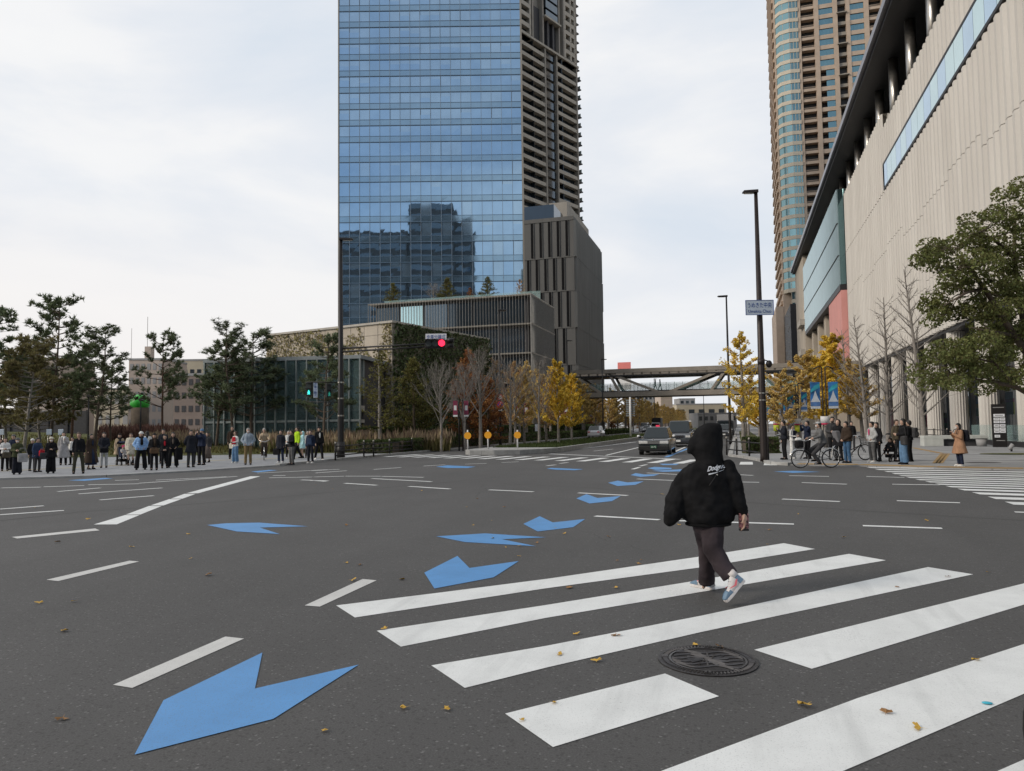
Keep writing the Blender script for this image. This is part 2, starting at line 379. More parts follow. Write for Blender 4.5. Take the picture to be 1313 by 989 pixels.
# near crosswalk bars
for q in ([(431, 777), (560, 761), (700, 743), (899, 714), (1005, 697), (1045, 704.5), (899, 728), (700, 755), (455, 792.5)],
          [(483, 809.5), (700, 776.5), (900, 744), (1088.5, 710.7), (1136, 719), (900, 759.5), (700, 793), (514, 830)],
          [(553, 854), (700, 829), (900, 790), (1190, 727.7), (1248, 737), (900, 811), (700, 857), (596, 883)],
          [(647.7, 916), (852.7, 864.5), (922, 893.7), (709, 959)],
          [(967, 834), (1313, 748.7), (1500, 702), (1620, 706), (1313, 776), (1041, 858.4)],
          [(640, 1080), (850, 989), (1100, 896), (1313, 826.6), (1500, 768), (1640, 775), (1313, 890.6), (1083, 989), (850, 1100)],
          [(1281, 989), (1313, 975), (1400, 935), (1500, 975), (1320, 1060), (1200, 1030)]):
    poly_mark(q, 'crosswalk_bar')
for q in ([(15, 689), (122, 678), (128, 680.5), (22, 691)], [(59.5, 744), (166, 719.5), (178.5, 720.5), (74.5, 745.7)],
          [(145, 879), (289, 817), (313, 819.6), (169.5, 883)], [(390.6, 777), (465, 743), (483, 744.7), (410, 778.5)]):
    poly_mark(q, 'dashed_line', 'old_white')
for q in ([(120, 673), (160.5, 660.8), (179, 660.8), (149.7, 672.8)], [(161.5, 660.2), (191, 649.2), (207.5, 649.2), (180, 660.2)], [(193, 648.5), (217, 640.4), (232.5, 640.4), (209.5, 648.5)],
          [(219, 639.8), (236.5, 633.6), (251, 633.6), (234, 639.8)], [(239, 632.8), (321, 611), (334, 611), (254, 632.8)]):
    poly_mark(q, 'stop_line', 'white_paint')
blue = [[(172.5, 969), (209.6, 899), (336.4, 837.7), (326.8, 884), (460, 853.3), (350.4, 923)],
        [(265.5, 673.7), (290, 671.5), (332, 670.6), (395, 675.4), (333, 677), (359, 685.4), (303.7, 682)],
        [(559, 688.3), (622, 684.5), (700.8, 689.5), (643.7, 692), (687.5, 701), (596, 695.6)],
        [(544, 735), (586.6, 713.5), (602, 729), (665.4, 720), (633, 741), (557, 755.4)],
        [(671, 672.3), (692, 662.4), (708.8, 670.4), (750.3, 666), (735, 676.5), (689.4, 682)],
        [(739, 639.6), (752, 634), (766, 639), (796, 636.5), (784.6, 643), (756, 646)],
        [(779.7, 619.4), (792, 616.7), (804.8, 619), (825.4, 617.5), (815, 622), (792, 623.6)],
        [(808.6, 609.5), (815, 607), (826.5, 608.7), (845.5, 608.4), (838, 610.6), (820.8, 611.8)],
        [(830.4, 600.7), (839, 599), (861, 600.3), (861, 602), (841, 603)], [(836, 604), (875, 602), (875, 604.7), (850, 605.3)],
        [(845, 595), (871, 595), (867, 596.7), (850, 596.7)], [(701, 601.4), (706.6, 600.3), (748, 602), (737, 603.4), (712, 602.6)],
        [(559, 598.8), (573.6, 597), (610, 598.8), (599, 600.4), (573.6, 600.4)], [(992, 605), (1017, 604.0), (1052, 605.4), (1017, 606.8)],
        [(87, 616.3), (134, 613.2), (145, 614), (108, 617)], [(322, 605), (345, 602.9), (356, 603.3), (330, 606)], [(851, 586.6), (857, 586.6), (884, 575.4), (880, 575.4)]]
for i, q in enumerate(blue):
    o = poly_mark(q, 'blue_arrow_marking', 'blue_paint', .005 + (.001 * (i % 3) if i > 7 else 0))
def dash(x0, y0, x1, y1, wd=.15, mt='white_paint', name='dashed_line', z=.006):
    a, b_ = G(x0, y0), G(x1, y1); d = (b_ - a).normalized(); n = V((-d.y, d.x, 0)) * wd / 2; zz = V((0, 0, z))
    mb = MB(); mb.quad(a - n + zz, b_ - n + zz, b_ + n + zz, a + n + zz); return struct(mb.build(name, mt))
for d in ((442, 620, 483, 622.6), (477, 614, 553.5, 618), (524.5, 624, 577, 627.4), (627, 628.5, 684, 631), (741.6, 632.4, 804.8, 635.8), (763, 662.2, 845.5, 667), (862, 668, 1018, 672.6),
          (817, 614.5, 876, 617), (948.7, 618.4, 973.6, 618.9), (829.6, 606.8, 874, 609), (947, 609, 965.5, 610), (1003, 640.4, 1077, 643.6), (1150, 642.5, 1231, 645.2), (1106.4, 674.6, 1208, 678),
          (1028, 619.2, 1086, 621.3), (1111, 611.4, 1160, 612.6), (1144, 621.3, 1205, 622.2), (1012, 610.3, 1063, 611.3), (400, 612, 441, 611), (442.5, 610.9, 488, 611), (489.5, 611.2, 543, 612.4),
          (400, 616.4, 418, 617.6), (479, 602.3, 514, 599.8), (400, 603.9, 435, 602), (404.6, 606.8, 444.5, 603.9), (543, 597.9, 571, 596.2), (596.5, 595.4, 624, 594.5), (643, 593.4, 665, 592.4),
          (1301, 657, 1330, 658), (0, 660.5, 82, 655), (0, 653.3, 56, 649), (74, 630.7, 129, 626), (100.6, 633.7, 208, 626), (128, 641.5, 197, 636), (2, 626, 52, 625), (56, 624.6, 108, 623),
          (113, 622, 178, 620.7), (147.5, 616.4, 178, 615.5), (178, 620, 304, 611.2), (200, 616, 290, 611.6), (345, 613, 403, 612), (386, 615.7, 421, 617), (701, 597.6, 712.6, 596.3), (717.5, 594.6, 728.6, 593.3),
          (811, 602, 820, 599.5), (820.5, 598, 829, 596), (761, 578.6, 786, 576.2), (330, 607, 420, 602.6), (350, 610.2, 366, 610)):
    dash(*d)
dash(707, 580.2, 815.7, 566.9, .2); mb = MB(); mb.quad((-11.25 + .9, 46, .005), (-11.05 + .9, 46, .005), (-10.3, 300, .005), (-10.5, 300, .005)); 
for x in (-7.0, -3.7):
    mb = MB(); mb.box(x - .08, x + .08, 40.8, 60, .001, .005); struct(mb.build('lane_line', 'white_paint'))
    for y in range(66, 250, 12):
        mb = MB(); mb.box(x - .08, x + .08, y, y + 6, .001, .005); struct(mb.build('lane_line', 'white_paint'))
dash(704.5, 582.3, 872, 589.2, .32, name='stop_line')
for p, q in (((948, 596), (965, 592.5)), ((979, 596.8), (996, 593.2))):
    poly_mark([(p[0], p[1]), (p[0] + 1.5, q[1]), (q[0], q[1]), (q[0] + .5, p[1])], 'square_marking')
# far crosswalk across the road: bars slant towards the road's own direction
a0, a1 = G(684, 590.5), G(726.5, 585.6); bd = (a1 - a0); bd = bd.normalized() * 3.6
b0 = G(797, 593.1); stp = (b0 - a0) / 4.0
for i in range(-13, 7):
    p = a0 + stp * i
    if p.x < -19.8: continue
    sz = V((.47, 0, 0)); q = p + bd
    mb = MB(); z = V((0, 0, .004)); mb.quad(p + z, p + sz + z, q + sz + z, q + z)
    struct(mb.build('crosswalk_bar', 'white_paint'))
# right crosswalk: long bars ending on a slant
le = [(65, 366), (130, 380), (205, 397), (265, 412), (320, 430), (375, 443), (450, 461), (530, 478), (610, 496), (690, 515), (785, 537), (900, 565), (1025, 600), (1160, 640), (1300, 688)]
le = [(1100 + x / 6.164, 540 + y / 6.164) for x, y in le]
bdir = (G(1313, 633.7) - G(1246, 631.6)).normalized()
for i in range(len(le) - 1):
    p = G(*le[i]); q = G(*le[i + 1]); q = p + (q - p) * .52; z = V((0, 0, .008))
    mb = MB(); mb.quad(q + z, q + bdir * 14 + z, p + bdir * 14 + z, p + z); struct(mb.build('crosswalk_bar', 'white_paint'))
# old seams and utility-cut patches in the asphalt
pm('seam', (.030, .029, .028), .9, var=.2); pm('patch_dark', (.060, .059, .058), .9, var=.25, scale=30, bmp=.3); pm('patch_light', (.105, .103, .10), .9, var=.25, scale=30, bmp=.3)
def seam(pts, wd=.025):
    g = [G(*p) for p in pts]; q = []
    for i in range(len(g) - 1):
        for k in range(8): t = k / 8; p = g[i].lerp(g[i + 1], t); q.append(p + V((U(-1, 1), U(-1, 1), 0)) * .02)
    strip(q + [g[-1]], wd, .0022, 'seam', 'road_seam')
seam([(0, 668), (110, 656), (230, 648), (330, 640), (430, 631), (560, 620), (640, 612)], .03); seam([(640, 620), (760, 626), (900, 640), (1100, 655), (1313, 668)], .025)
# ------------------------------------------------------------------ raised lawn behind the plaza
mb = MB(); nx, ny = 60, 22; gx = []
def mound(x, y, t, s):
    return PZ + .01 + 1.9 * (t ** 1.1) * (0.8 + .25 * sin(x * .13)) + .12 * mnoise.noise(V((x * .25, y * .25, 0)))* min(1, t * 5)
la, lb = at(-420, 44), at(520, 50)
for j in range(ny + 1):
    for i in range(nx + 1):
        s = i / nx; t = j / ny; p = la.lerp(lb, s); fw = (at(200, 40) - at(200, 20)).normalized(); p = p + (p.normalized()) * (t * 42)
        rise = t * (1 if s < .72 else max(0, 1 - (s - .72) / .12))
        gx.append((p.x, p.y, mound(p.x, p.y, rise, s)))
mb.add(gx, [(j * (nx + 1) + i, j * (nx + 1) + i + 1, (j + 1) * (nx + 1) + i + 1, (j + 1) * (nx + 1) + i) for j in range(ny) for i in range(nx)])
struct(mb.build('lawn', 'lawn', smooth=True))
def lawn_z(p):
    best = min(gx, key=lambda q: (q[0] - p[0]) ** 2 + (q[1] - p[1]) ** 2); return best[2]
mb = MB(); mb.prism([(.2, 42), (2.2, 42), (2.2, 160), (.2, 160)][::1], PZ - .01, PZ + .05); struct(mb.build('grass_verge', 'lawn'))
# ------------------------------------------------------------------ building materials
pm('conc_light', (.46, .43, .38), .85, var=.12, scale=1.2); pm('conc_warm', (.50, .44, .36), .85, var=.14, scale=.6, stretch=(1, 1, .25))
pm('steel_dark', (.035, .035, .038), .5, .3, var=.1); pm('bronze', (.10, .085, .075), .5, .4, var=.1); pm('steel', (.42, .40, .37), .28, .9, var=.1)
pm('beige_tile', (.50, .395, .305), .75, var=.10, scale=.5); pm('cream_band', (.62, .55, .44), .7, var=.06); pm('taupe', (.31, .285, .245), .75, var=.10, scale=.4)
pm('taupe_light', (.44, .405, .345), .7, var=.08, scale=.4); pm('dark_void', (.018, .019, .022), .5, var=.2); pm('fin_grey', (.10, .098, .092), .7, var=.12, scale=.8, stretch=(1, 1, .1))
pm('fin_light', (.20, .197, .18), .7, var=.12, scale=.8, stretch=(1, 1, .1)); pm('white_metal', (.75, .75, .74), .4, var=.03); pm('black_metal', (.018, .016, .016), .45, .3, var=.1)
pm('brown_pole', (.030, .022, .020), .45, .3, var=.15); pm('ivy', (.055, .075, .022), .8, var=.4, island=.7); pm('ivy_dry', (.17, .14, .05), .85, var=.35, island=.7)
pm('pink_panel', (.72, .34, .31), .75, var=.05, scale=.6); pm('charcoal', (.05, .05, .055), .6, var=.2); pm('far_beige', (.50, .42, .36), .85, var=.08, scale=.2); pm('far_brown', (.27, .215, .185), .85, var=.1, scale=.3)
pm('far_grey', (.33, .33, .33), .85, var=.1, scale=.2); pm('far_cream', (.48, .43, .33), .85, var=.1, scale=.2); pm('bridge_steel', (.33, .295, .25), .6, .2, var=.12, scale=.7)
def glassmat(name, tint, rough=.03, metal=.9, wav=.0):
    m, b = newmat(name); MATS[name] = m
    f = noise(.35, 3); L(ramp(f, [(.3, tuple(c * .9 for c in tint)), (.7, tint)]), b.inputs['Base Color'])
    b.inputs['Metallic'].default_value = metal; b.inputs['Roughness'].default_value = rough
    if wav: bump(b, noise(.5, 2), wav, .05)
    return m
glassmat('tower_glass', (.35, .52, .69), .02, .95, .04); glassmat('tower_curtain', (.40, .56, .70), .06, .88, .03); glassmat('tower_spandrel', (.30, .44, .55), .06, .9, .04)
glassmat('dark_glass', (.06, .08, .10), .05, .6); glassmat('aqua_glass', (.20, .34, .37), .06, .85); glassmat('green_glass', (.16, .26, .25), .05, .8, .1); glassmat('pale_glass', (.50, .68, .70), .06, .8, .1)
glassmat('grey_glass', (.13, .16, .19), .05, .8, .1)
m, b = newmat('rail_glass'); MATS['rail_glass'] = m
b.inputs['Base Color'].default_value = (.42, .62, .60, 1); b.inputs['Roughness'].default_value = .08; b.inputs['Alpha'].default_value = .22
m, b = newmat('pav_glass'); MATS['pav_glass'] = m
b.inputs['Base Color'].default_value = (.20, .30, .30, 1); b.inputs['Roughness'].default_value = .04; b.inputs['Metallic'].default_value = .5; b.inputs['Alpha'].default_value = .55
def emit(items, name, mats, parent, cap=95, world=True, bevel=0):
    """items: [(priority, MB)]; the best ones become parts of their own, the rest one 'stuff' part"""
    items = sorted(items, key=lambda t: -t[0])
    for _, mb_ in items[:cap]: mb_.build(name, mats, parent, world=world)
    rest = items[cap:]
    if rest:
        a = MB()
        for _, m_ in rest:
            k = len(a.v); a.v += m_.v; a.f += [tuple(i + k for i in f) for f in m_.f]; a.mi += m_.mi
        o = a.build(name, mats, parent, world=world); o['kind'] = 'stuff'
# ================================================================== blue glass tower
O_ = at(435, 160); W_ = (at(674.5, 160) - O_).length
T = thing('office_tower', 'tall slab tower with a mirror-blue curtain wall reflecting another building', 'tower', O_)
fr = Fr(O_, RGT, -FWD); fr.u = (at(674.5, 160) - O_).normalized(); fr.n = V((fr.u.y, -fr.u.x, 0))
mb = MB(); mb.box(.15, W_ - .15, -22, -.25, 0, 150, fr); mb.build('core', 'dark_void', T, world=True)
zs = []; z = 2.0
while z < 60.6: zs.append((z, z + 4.47)); z += 4.47
z = zs[-1][1]
while z < 145: zs.append((z, z + 3.72)); z += 3.72
NC = 18; cw = W_ / NC; mull = MB(); 
for fi, (za, zb) in enumerate(zs):
    g = MB()
    for c in range(NC):
        u0, u1 = c * cw, (c + 1) * cw; sp = 1.35; j = lambda: U(-.003, .003)
        g.cur = 2; g.quad(fr.P(u0, j(), za), fr.P(u1, j(), za), fr.P(u1, j(), za + sp), fr.P(u0, j(), za + sp))
        blind = c in (0, 1, 2, 5, 6, 7, 8, 9, 10, 11, 12) and za > 66 or (R_() < .22)
        if c in (3, 4, 13): blind = False
        if blind:
            h = zb if R_() < .8 else zb - U(.5, 1.6)
            lo = za + sp if R_() < .7 else zb - U(.7, 1.5)
            g.cur = 0
            if lo > za + sp + .01: g.quad(fr.P(u0, j(), za + sp), fr.P(u1, j(), za + sp), fr.P(u1, 0, lo), fr.P(u0, 0, lo))
            g.cur = 1; ua = u0 + U(0, .12); g.quad(fr.P(ua, j(), lo), fr.P(u1, j(), lo), fr.P(u1, j(), zb), fr.P(ua, j(), zb))
        else:
            g.cur = 0; g.quad(fr.P(u0, j(), za + sp), fr.P(u1, j(), za + sp), fr.P(u1, j(), zb), fr.P(u0, j(), zb))
    g.build('window_band', ['tower_glass', 'tower_curtain', 'tower_spandrel'], T, world=True)
    mull.box(0, W_, 0, .07, za + sp - .04, za + sp + .03, fr); mull.box(0, W_, 0, .16, zb - .07, zb + .07, fr)
mull.build('floor_line', pm('mull', (.13, .20, .28), .4, .3), T, world=True)
mu = MB()
for c in range(NC + 1): mu.box(c * cw - .045, c * cw + .045, 0, .13, 0, 148, fr)
mu.build('mullion', pm('mull2', (.26, .31, .36), .4, .5), T, world=True)
mb = MB(); mb.box(W_ - .15, W_ + .25, -22, .2, 0, 150, fr); mb.box(-.25, .0, -22, .15, 0, 150, fr); mb.build('corner_trim', 'taupe', T, world=True)
# ================================================================== apartment slab tower behind it
d0 = azdir(39.5); Pa = at(671, 225); fr = Fr(Pa, d0, (d0.y, -d0.x))
if fr.n.dot(-FWD) < 0: fr.n = -fr.n
Lx = 32.5
A = thing('apartment_tower', 'taupe apartment slab with stacked balconies rising behind the blue glass tower', 'tower', Pa)
mb = MB(); mb.box(-14, Lx, -26, -1.7, 0, 176, fr); mb.build('wall', 'taupe', A, world=True)
FH = 3.3; zt = zat(fr.P(Lx, 0, 0), 96); nf = int(zt // FH)
bands = []; voids = []; rails = []
for k in range(8, 53):
    z = k * FH
    if k <= nf:
        for (u0, u1) in ((-14, 13.9), (20.3, Lx - .6)):
            m_ = MB(); m_.box(u0, u1, -1.7, .0, z - .25, z + .95, fr); bands.append((100 - k, m_))
            v = MB(); v.box(u0, u1, -1.69, -1.60, z + .95, z + FH - .25, fr)
            for q in range(int((u1 - u0) / 3.1)):
                if q % 2: v.box(u0 + q * 3.1, u0 + q * 3.1 + .18, -1.6, -.1, z + .95, z + FH - .25, fr)
            voids.append((100 - k, v))
        m_ = MB(); m_.box(14.3, 19.9, -.9, -.6, z + .5, z + FH - .5, fr); rails.append((100 - k, m_))
        m_ = MB()
    else:
        for (u0, u1) in ((-14, 6.8), (25.3, Lx - .6)):
            m_ = MB(); m_.box(u0, u1, -1.7, -.05, z - .3, z + 1.1, fr); bands.append((50 - k, m_))
            for q in (u0, (u0 + u1) / 2, u1 - .8): m_.box(q, q + .8, -1.7, .02, z + 1.1, z + FH - .3, fr)
            v = MB(); v.box(u0, u1, -1.69, -1.5, z + 1.1, z + FH - .3, fr); voids.append((50 - k, v))
        if k > nf + 3:
            m_ = MB(); m_.box(14.3, 20.8, -.9, .4, z + .4, z + FH - .4, fr); rails.append((50 - k, m_))
for it, nm, mt in ((bands, 'balcony', 'taupe_light'), (voids, 'window', 'dark_glass'), (rails, 'stair_window', 'grey_glass')): emit(it, nm, mt, A)
mb = MB()
for u in (-14, 13.7, 20.1, Lx - .7): mb.box(u, u + .7, -1.7, .12, 0, nf * FH + 3.3, fr)
for u in (7.3, 12.8, 21.8, 24.5, Lx - .7): mb.box(u, u + .7, -1.7, .1, nf * FH + 3.3, 176, fr)
mb.build('pier', 'taupe', A, world=True)
mb = MB(); mb.box(-14, Lx + .4, -1.7, .5, nf * FH + 3.0, nf * FH + 3.7, fr); mb.box(13.3, 22.3, -1.7, .9, (nf + 4) * FH, (nf + 4) * FH + .6, fr); mb.build('ledge', 'taupe_light', A, world=True)
mb = MB(); mb.box(8.1, 24.3, -1.69, -1.2, nf * FH + 3.7, nf * FH + 16, fr); mb.box(15.8, 16.6, -1.1, -.2, nf * FH + 3.7, nf * FH + 16, fr); mb.box(18.7, 19.5, -1.1, -.2, nf * FH + 3.7, nf * FH + 16, fr); mb.build('open_deck', 'charcoal', A, world=True)
sl_ = []
for k in range(8, 53):
    m_ = MB(); e = 1.7 if k <= nf else .2
    m_.box(Lx, Lx + 2.2 + e * .55, -24, -.5, k * FH - .25, k * FH + .12, fr); sl_.append((1, m_))
emit(sl_, 'balcony_slab', 'charcoal', A)
mb = MB()
for k in range(8, nf + 1): mb.box(Lx + 2.6, Lx + 2.66, -24, -.6, k * FH + .12, k * FH + 1.3, fr)
mb.build('glass_railing', 'pale_glass', A, world=True)
# ================================================================== dark grey finned building
gc = at(740, 135); zT = zat(gc, 279); Xg, Yg = gc.x, gc.y; Xl = VY(673.5, 400, Yg).x; Yf = VX(773.5, 500, Xg).y
Bg = thing('finned_building', 'dark grey block with staggered slit windows and vertical fins beside the footbridge', 'building', gc)
mb = MB(); mb.box(Xl, Xg, Yg, Yf, 0, zT); mb.build('wall', 'fin_grey', Bg, world=True)
tz = [0] + [zat(gc, y) for y in (467, 419.6, 372, 328.6, 281)]
sl_ = []; fins = MB(); trim = MB()
for t in range(5):
    z0, z1 = tz[t], tz[t + 1]; off = 0.83 if t % 2 else 0
    n = int((Xg - Xl) / 1.66)
    for i in range(n + 1):
        x = Xg - 1.55 - off - i * 1.66 + (.0)
        if x < Xl: break
        m_ = MB(); m_.box(x, x + .50, Yg - .06, Yg + .1, z0 + .2, z1 - .15); sl_.append((100 + t, m_))
        trim.box(x + .51, x + .58, Yg - .18, Yg, z0 + .1, z1 - .05)
    trim.box(Xl, Xg + .1, Yg - .10, Yg, z1 - .1, z1 + .02)
emit(sl_, 'slit_window', pm('slit_black', (.004, .004, .005), .6, var=0, spec=.1), Bg)
n = 24
for i in range(n):
    for t in range(5):
        y = Yg + (i + (.5 if t % 2 else 0)) * (Yf - Yg) / n
        fins.hexa([V((Xg, y, tz[t])), V((Xg + .42, y + .25, tz[t])), V((Xg + .42, y + .42, tz[t])), V((Xg, y + 1.0, tz[t])), V((Xg, y, tz[t + 1] - .08)), V((Xg + .42, y + .25, tz[t + 1] - .08)), V((Xg + .42, y + .42, tz[t + 1] - .08)), V((Xg, y + 1.0, tz[t + 1] - .08))])
fins.build('fins', 'fin_light', Bg, world=True); trim.build('front_trim', pm('fin_mid', (.115, .113, .105), .7, var=.1), Bg, world=True)
mb = MB(); mb.box(Xl, Xg, Yg, Yf, zT, zT + .35); mb.build('parapet', 'fin_grey', Bg, world=True)
pw = at(705, 152); zz = zat(pw, 257)
mb = MB(); X0 = VY(704, 260, 150).x; X1 = VX(754, 300, VY(726, 260, 150).x).y
mb.box(X0, VY(727, 260, 150).x, 150, X1, 0, zz); mb.build('upper_block', 'taupe', Bg, world=True)
pw = VY(710, 262, 141); mb = MB(); mb.box(VY(672, 262, 141).x, pw.x, 141, 149, zT, VY(710, 262, 141).z); mb.build('roof_glass_box', 'dark_glass', Bg, world=True)
# ================================================================== louvred podium building
Yp = 94.0; Xr = VY(681, 400, Yp).x; Xle = VY(472, 400, Yp).x; zP = zat(V((Xr, Yp, 0)), 376); Yb = VX(711, 400, Xr).y
Pd = thing('podium_building', 'low terrace building veiled by thin vertical louvres below the glass tower', 'building', ((Xr + Xle) / 2, Yp, 0))
zl = [zP - 3.9 * i for i in range(5)]
mb = MB(); mb.box(Xle + .8, Xr - .8, Yp + .9, Yb, 0, zP - .2); mb.build('wall', 'charcoal', Pd, world=True)
for i, z in enumerate(zl):
    mb = MB(); mb.box(Xle, Xr, Yp + .15, Yb, z - .20, z); mb.build('floor_slab', 'taupe', Pd, world=True)
for i in range(4):
    z0, z1 = zl[i + 1] + .05, zl[i] - .6
    for q in range(6):
        x0 = Xle + 1 + q * (Xr - Xle - 2) / 6; x1 = x0 + (Xr - Xle - 2) / 6 - .25
        m_ = MB(); m_.box(x0, x1, Yp + .82, Yp + .9, z0, z1); m_.build('window', 'pale_glass' if (i, q) in ((0, 1),) else 'grey_glass' if (i, q) in ((1, 4), (0, 2), (1, 5)) else 'dark_glass', Pd, world=True)
mb = MB(); x = Xle
while x < Xr: mb.box(x, x + .035, Yp - .02, Yp + .06, 2.0 if x > Xle + 5 else zl[1], zP + .05); x += .42
y = Yp
while y < Yb: mb.box(Xr - .12, Xr + .02, y, y + .05, 2, zP + .05); y += .34
mb.build('louvres', pm('louvre', (.34, .33, .31), .4, .5), Pd, world=True)
mb = MB(); mb.box(Xle, Xr, Yp + 5, Yp + 5.06, zP, zP + 1.2); mb.build('glass_railing', 'rail_glass', Pd, world=True)
# ================================================================== ivy-clad concrete hall
cg = at(503, 62); zG = zat(cg, 414)
dl = azdir(-58.9); dr = azdir(29.8)
H = thing('ivy_hall', 'pale concrete hall with ivy climbing its windowless walls, behind the glass pavilion', 'building', cg)
mb = MB(); a = cg; b_ = cg + dl * 15.4; c_ = b_ + dr * 15.5; d_ = cg + dr * 15.5
mb.prism([tuple(a.xy), tuple(d_.xy), tuple(c_.xy), tuple(b_.xy)], 0, zG); mb.build('wall', 'conc_warm', H, world=True)
mb = MB(); mb.prism([tuple((a - dl * .15 - dr * .15).xy), tuple((d_ - dl * .15).xy), tuple((c_ + dl * .15).xy), tuple((b_ + dl * .15 - dr * .15).xy)], zG, zG + .18); mb.build('coping', 'conc_light', H, world=True)

jt = MB()
for k in range(1, 10): 
    p = cg + dl * (k * 1.55); q = p - dr * .012; jt.tube([q + V((0, 0, .1)), q + V((0, 0, zG))], .012, 4)
for k in range(1, 9): jt.tube([cg - dr * .012 + V((0, 0, k * 1.2)), cg + dl * 15.4 - dr * .012 + V((0, 0, k * 1.2))], .012, 4)
jt.build('joint', pm('joint', (.16, .15, .13), .9), H, world=True)
def leaves_on(fn, n, size, name, mt, parent):
    """n small leaf quads; fn() -> (point, normal) or None"""
    mb = MB()
    for _ in range(n):
        r = fn()
        if not r: continue
        p, nn = r; t = nn.orthogonal().normalized(); t = Matrix.Rotation(U(0, 6.28), 3, nn) @ t; s2 = nn.cross(t)
        nn2 = (nn + V((U(-.6, .6), U(-.6, .6), U(-.6, .6)))).normalized(); t = t.cross(nn2).normalized(); s2 = nn2.cross(t); k = size * U(.6, 1.3)
        mb.quad(p - t * k, p - s2 * k * .6, p + t * k, p + s2 * k * .6)
    return mb.build(name, mt, parent, world=True)
def left_face():
    u, z = U(0, 15.4), U(0, zG)
    f = mnoise.noise(V((u * .35, z * .35, 3))) * .6 + mnoise.noise(V((u * 1.3, z * 1.3, 9))) * .35
    edge = max(0, 1 - u / 1.6) * .9 + max(0, (u - 5.5) / 8) * .55 + .1 * z / zG
    if f + edge < .12: return None
    return cg + dl * u - dr * U(.02, .22) + V((0, 0, z)), -dr
leaves_on(left_face, 9000, .11, 'ivy', 'ivy_dry', H)
def right_face():
    u, z = U(0, 15.4), U(0, zG)
    f = mnoise.noise(V((u * .4, z * .4, 5)))
    if f + .55 * (z / zG) < -.25: return None
    return cg + dr * u - dl * U(.03, .5) + V((0, 0, z)), -dl
leaves_on(right_face, 11000, .16, 'ivy', 'ivy', H)
# ================================================================== glass pavilion
pa, pb = at(262, 58), at(462, 56); fr = Fr(pa, pb - pa); fr.n = V((fr.u.y, -fr.u.x, 0)); Wp = (pb - pa).length; zV = zat(pa, 461)
Pv = thing('glass_pavilion', 'low flat-roofed glass pavilion with pale steel mullions behind the pampas grass', 'building', pa)
mb = MB(); mb.box(.2, Wp - .2, -14, -1.2, 0, zV - .3, fr); mb.build('inner_wall', 'charcoal', Pv, world=True)
mb = MB(); mb.box(-.1, Wp + .1, -14, .12, zV - .28, zV, fr); mb.build('roof', pm('pav_roof', (.25, .28, .29), .5), Pv, world=True)
mb = MB(); mb.box(.1, Wp - .1, -1.2, -.05, 2.1, 2.35, fr); mb.box(.1, Wp - .1, -1.2, -.4, 3.0, 3.4, fr); mb.build('floor_slab', 'conc_light', Pv, world=True)
mb = MB(); mb.box(.1, Wp - .1, -1.19, -.9, 4.2, zV - .3, fr); mb.build('blind', pm('blind', (.22, .26, .26), .8), Pv, world=True)
npn = 15
for i in range(npn):
    u0, u1 = i * Wp / npn, (i + 1) * Wp / npn
    m_ = MB(); m_.box(u0 + .05, u1 - .05, -.05, -.02, .1, zV - .3, fr); m_.build('glass_panel', 'pav_glass', Pv, world=True)
mb = MB()
for i in range(npn + 1): mb.box(i * Wp / npn - .05, i * Wp / npn + .05, -.06, .14, 0, zV - .28, fr)
mb.box(0, Wp, -.04, .06, 2.2, 2.36, fr); mb.build('mullion', pm('pavmull', (.30, .34, .34), .4, .5), Pv, world=True)
# ================================================================== the long stone-clad shopping mall on the right
XW = 16.5
Ml = thing('shopping_mall', 'long shopping mall clad in pale fluted stone above giant columns on the right', 'building', (XW, 60, 0))
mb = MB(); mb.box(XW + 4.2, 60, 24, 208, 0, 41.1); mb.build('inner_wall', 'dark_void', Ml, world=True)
# fluted stone cladding: a sawtooth profile run up the wall in separate tiers
m, b = newmat('fluted_stone'); MATS['fluted_stone'] = m
f = noise(.5, 5, stretch=(1, 1, .15)); g_ = noise(14, 4, stretch=(1, 1, .3))
c = ramp(f, [(.3, (.57, .545, .505)), (.7, (.68, .655, .61))]); L(mixc(mth('MULTIPLY', g_, .35), c, (.46, .43, .39)), b.inputs['Base Color']); b.inputs['Roughness'].default_value = .85; bump(b, g_, .3, .02)
def fluted(mb, y0, y1, z0, z1, x=XW, pitch=1.2, depth=.42, back=.5):
    y = y0; vs = []; prof = []
    while y < y1 - .01:
        prof += [(x + depth * .55, y), (x, y + pitch * .25), (x + .03, y + pitch * .66), (x + depth + .3, y + pitch * .72), (x + depth + .3, y + pitch * .93)]; y += pitch
    prof.append((x + depth, y1)); n = len(prof)
    vs = [(p[0], p[1], z0) for p in prof] + [(p[0], p[1], z1) for p in prof]
    fs = [(i, i + n, i + n + 1, i + 1) for i in range(n - 1)]
    mb.add(vs, fs); mb.box(x + depth + .32, x + depth + .32 + back, y0, y1, z0, z1)
    # caps
    for i in range(0, n - 5, 5):
        for z, rev in ((z0, 0), (z1, 1)):
            q = [(*prof[i + k], z) for k in range(4)] + [(x + depth + .3, prof[i][1], z)]; mb.add(q if rev else q[::-1], [(0, 1, 2, 3, 4)])
rows = [(9.3, 14.2), (14.22, 20.9), (20.92, 27.6)]
for (z0, z1) in rows:
    for k in range(12):                      # panels break at stepped heights
        y0 = 24 + k * 8.4; y1 = min(y0 + 8.4, 122.4); s_ = .55 * ((k * 5) % 3 - 1)
        mb = MB(); fluted(mb, y0, y1, z0 + (s_ if z0 > 10 else 0), z1 + (s_ if z1 < 27 else 0) - .03); mb.build('stone_panel', 'fluted_stone', Ml, world=True)
mb = MB(); fluted(mb, 91.2, 122.4, 27.65, 36.6); mb.build('stone_panel', 'fluted_stone', Ml, world=True)
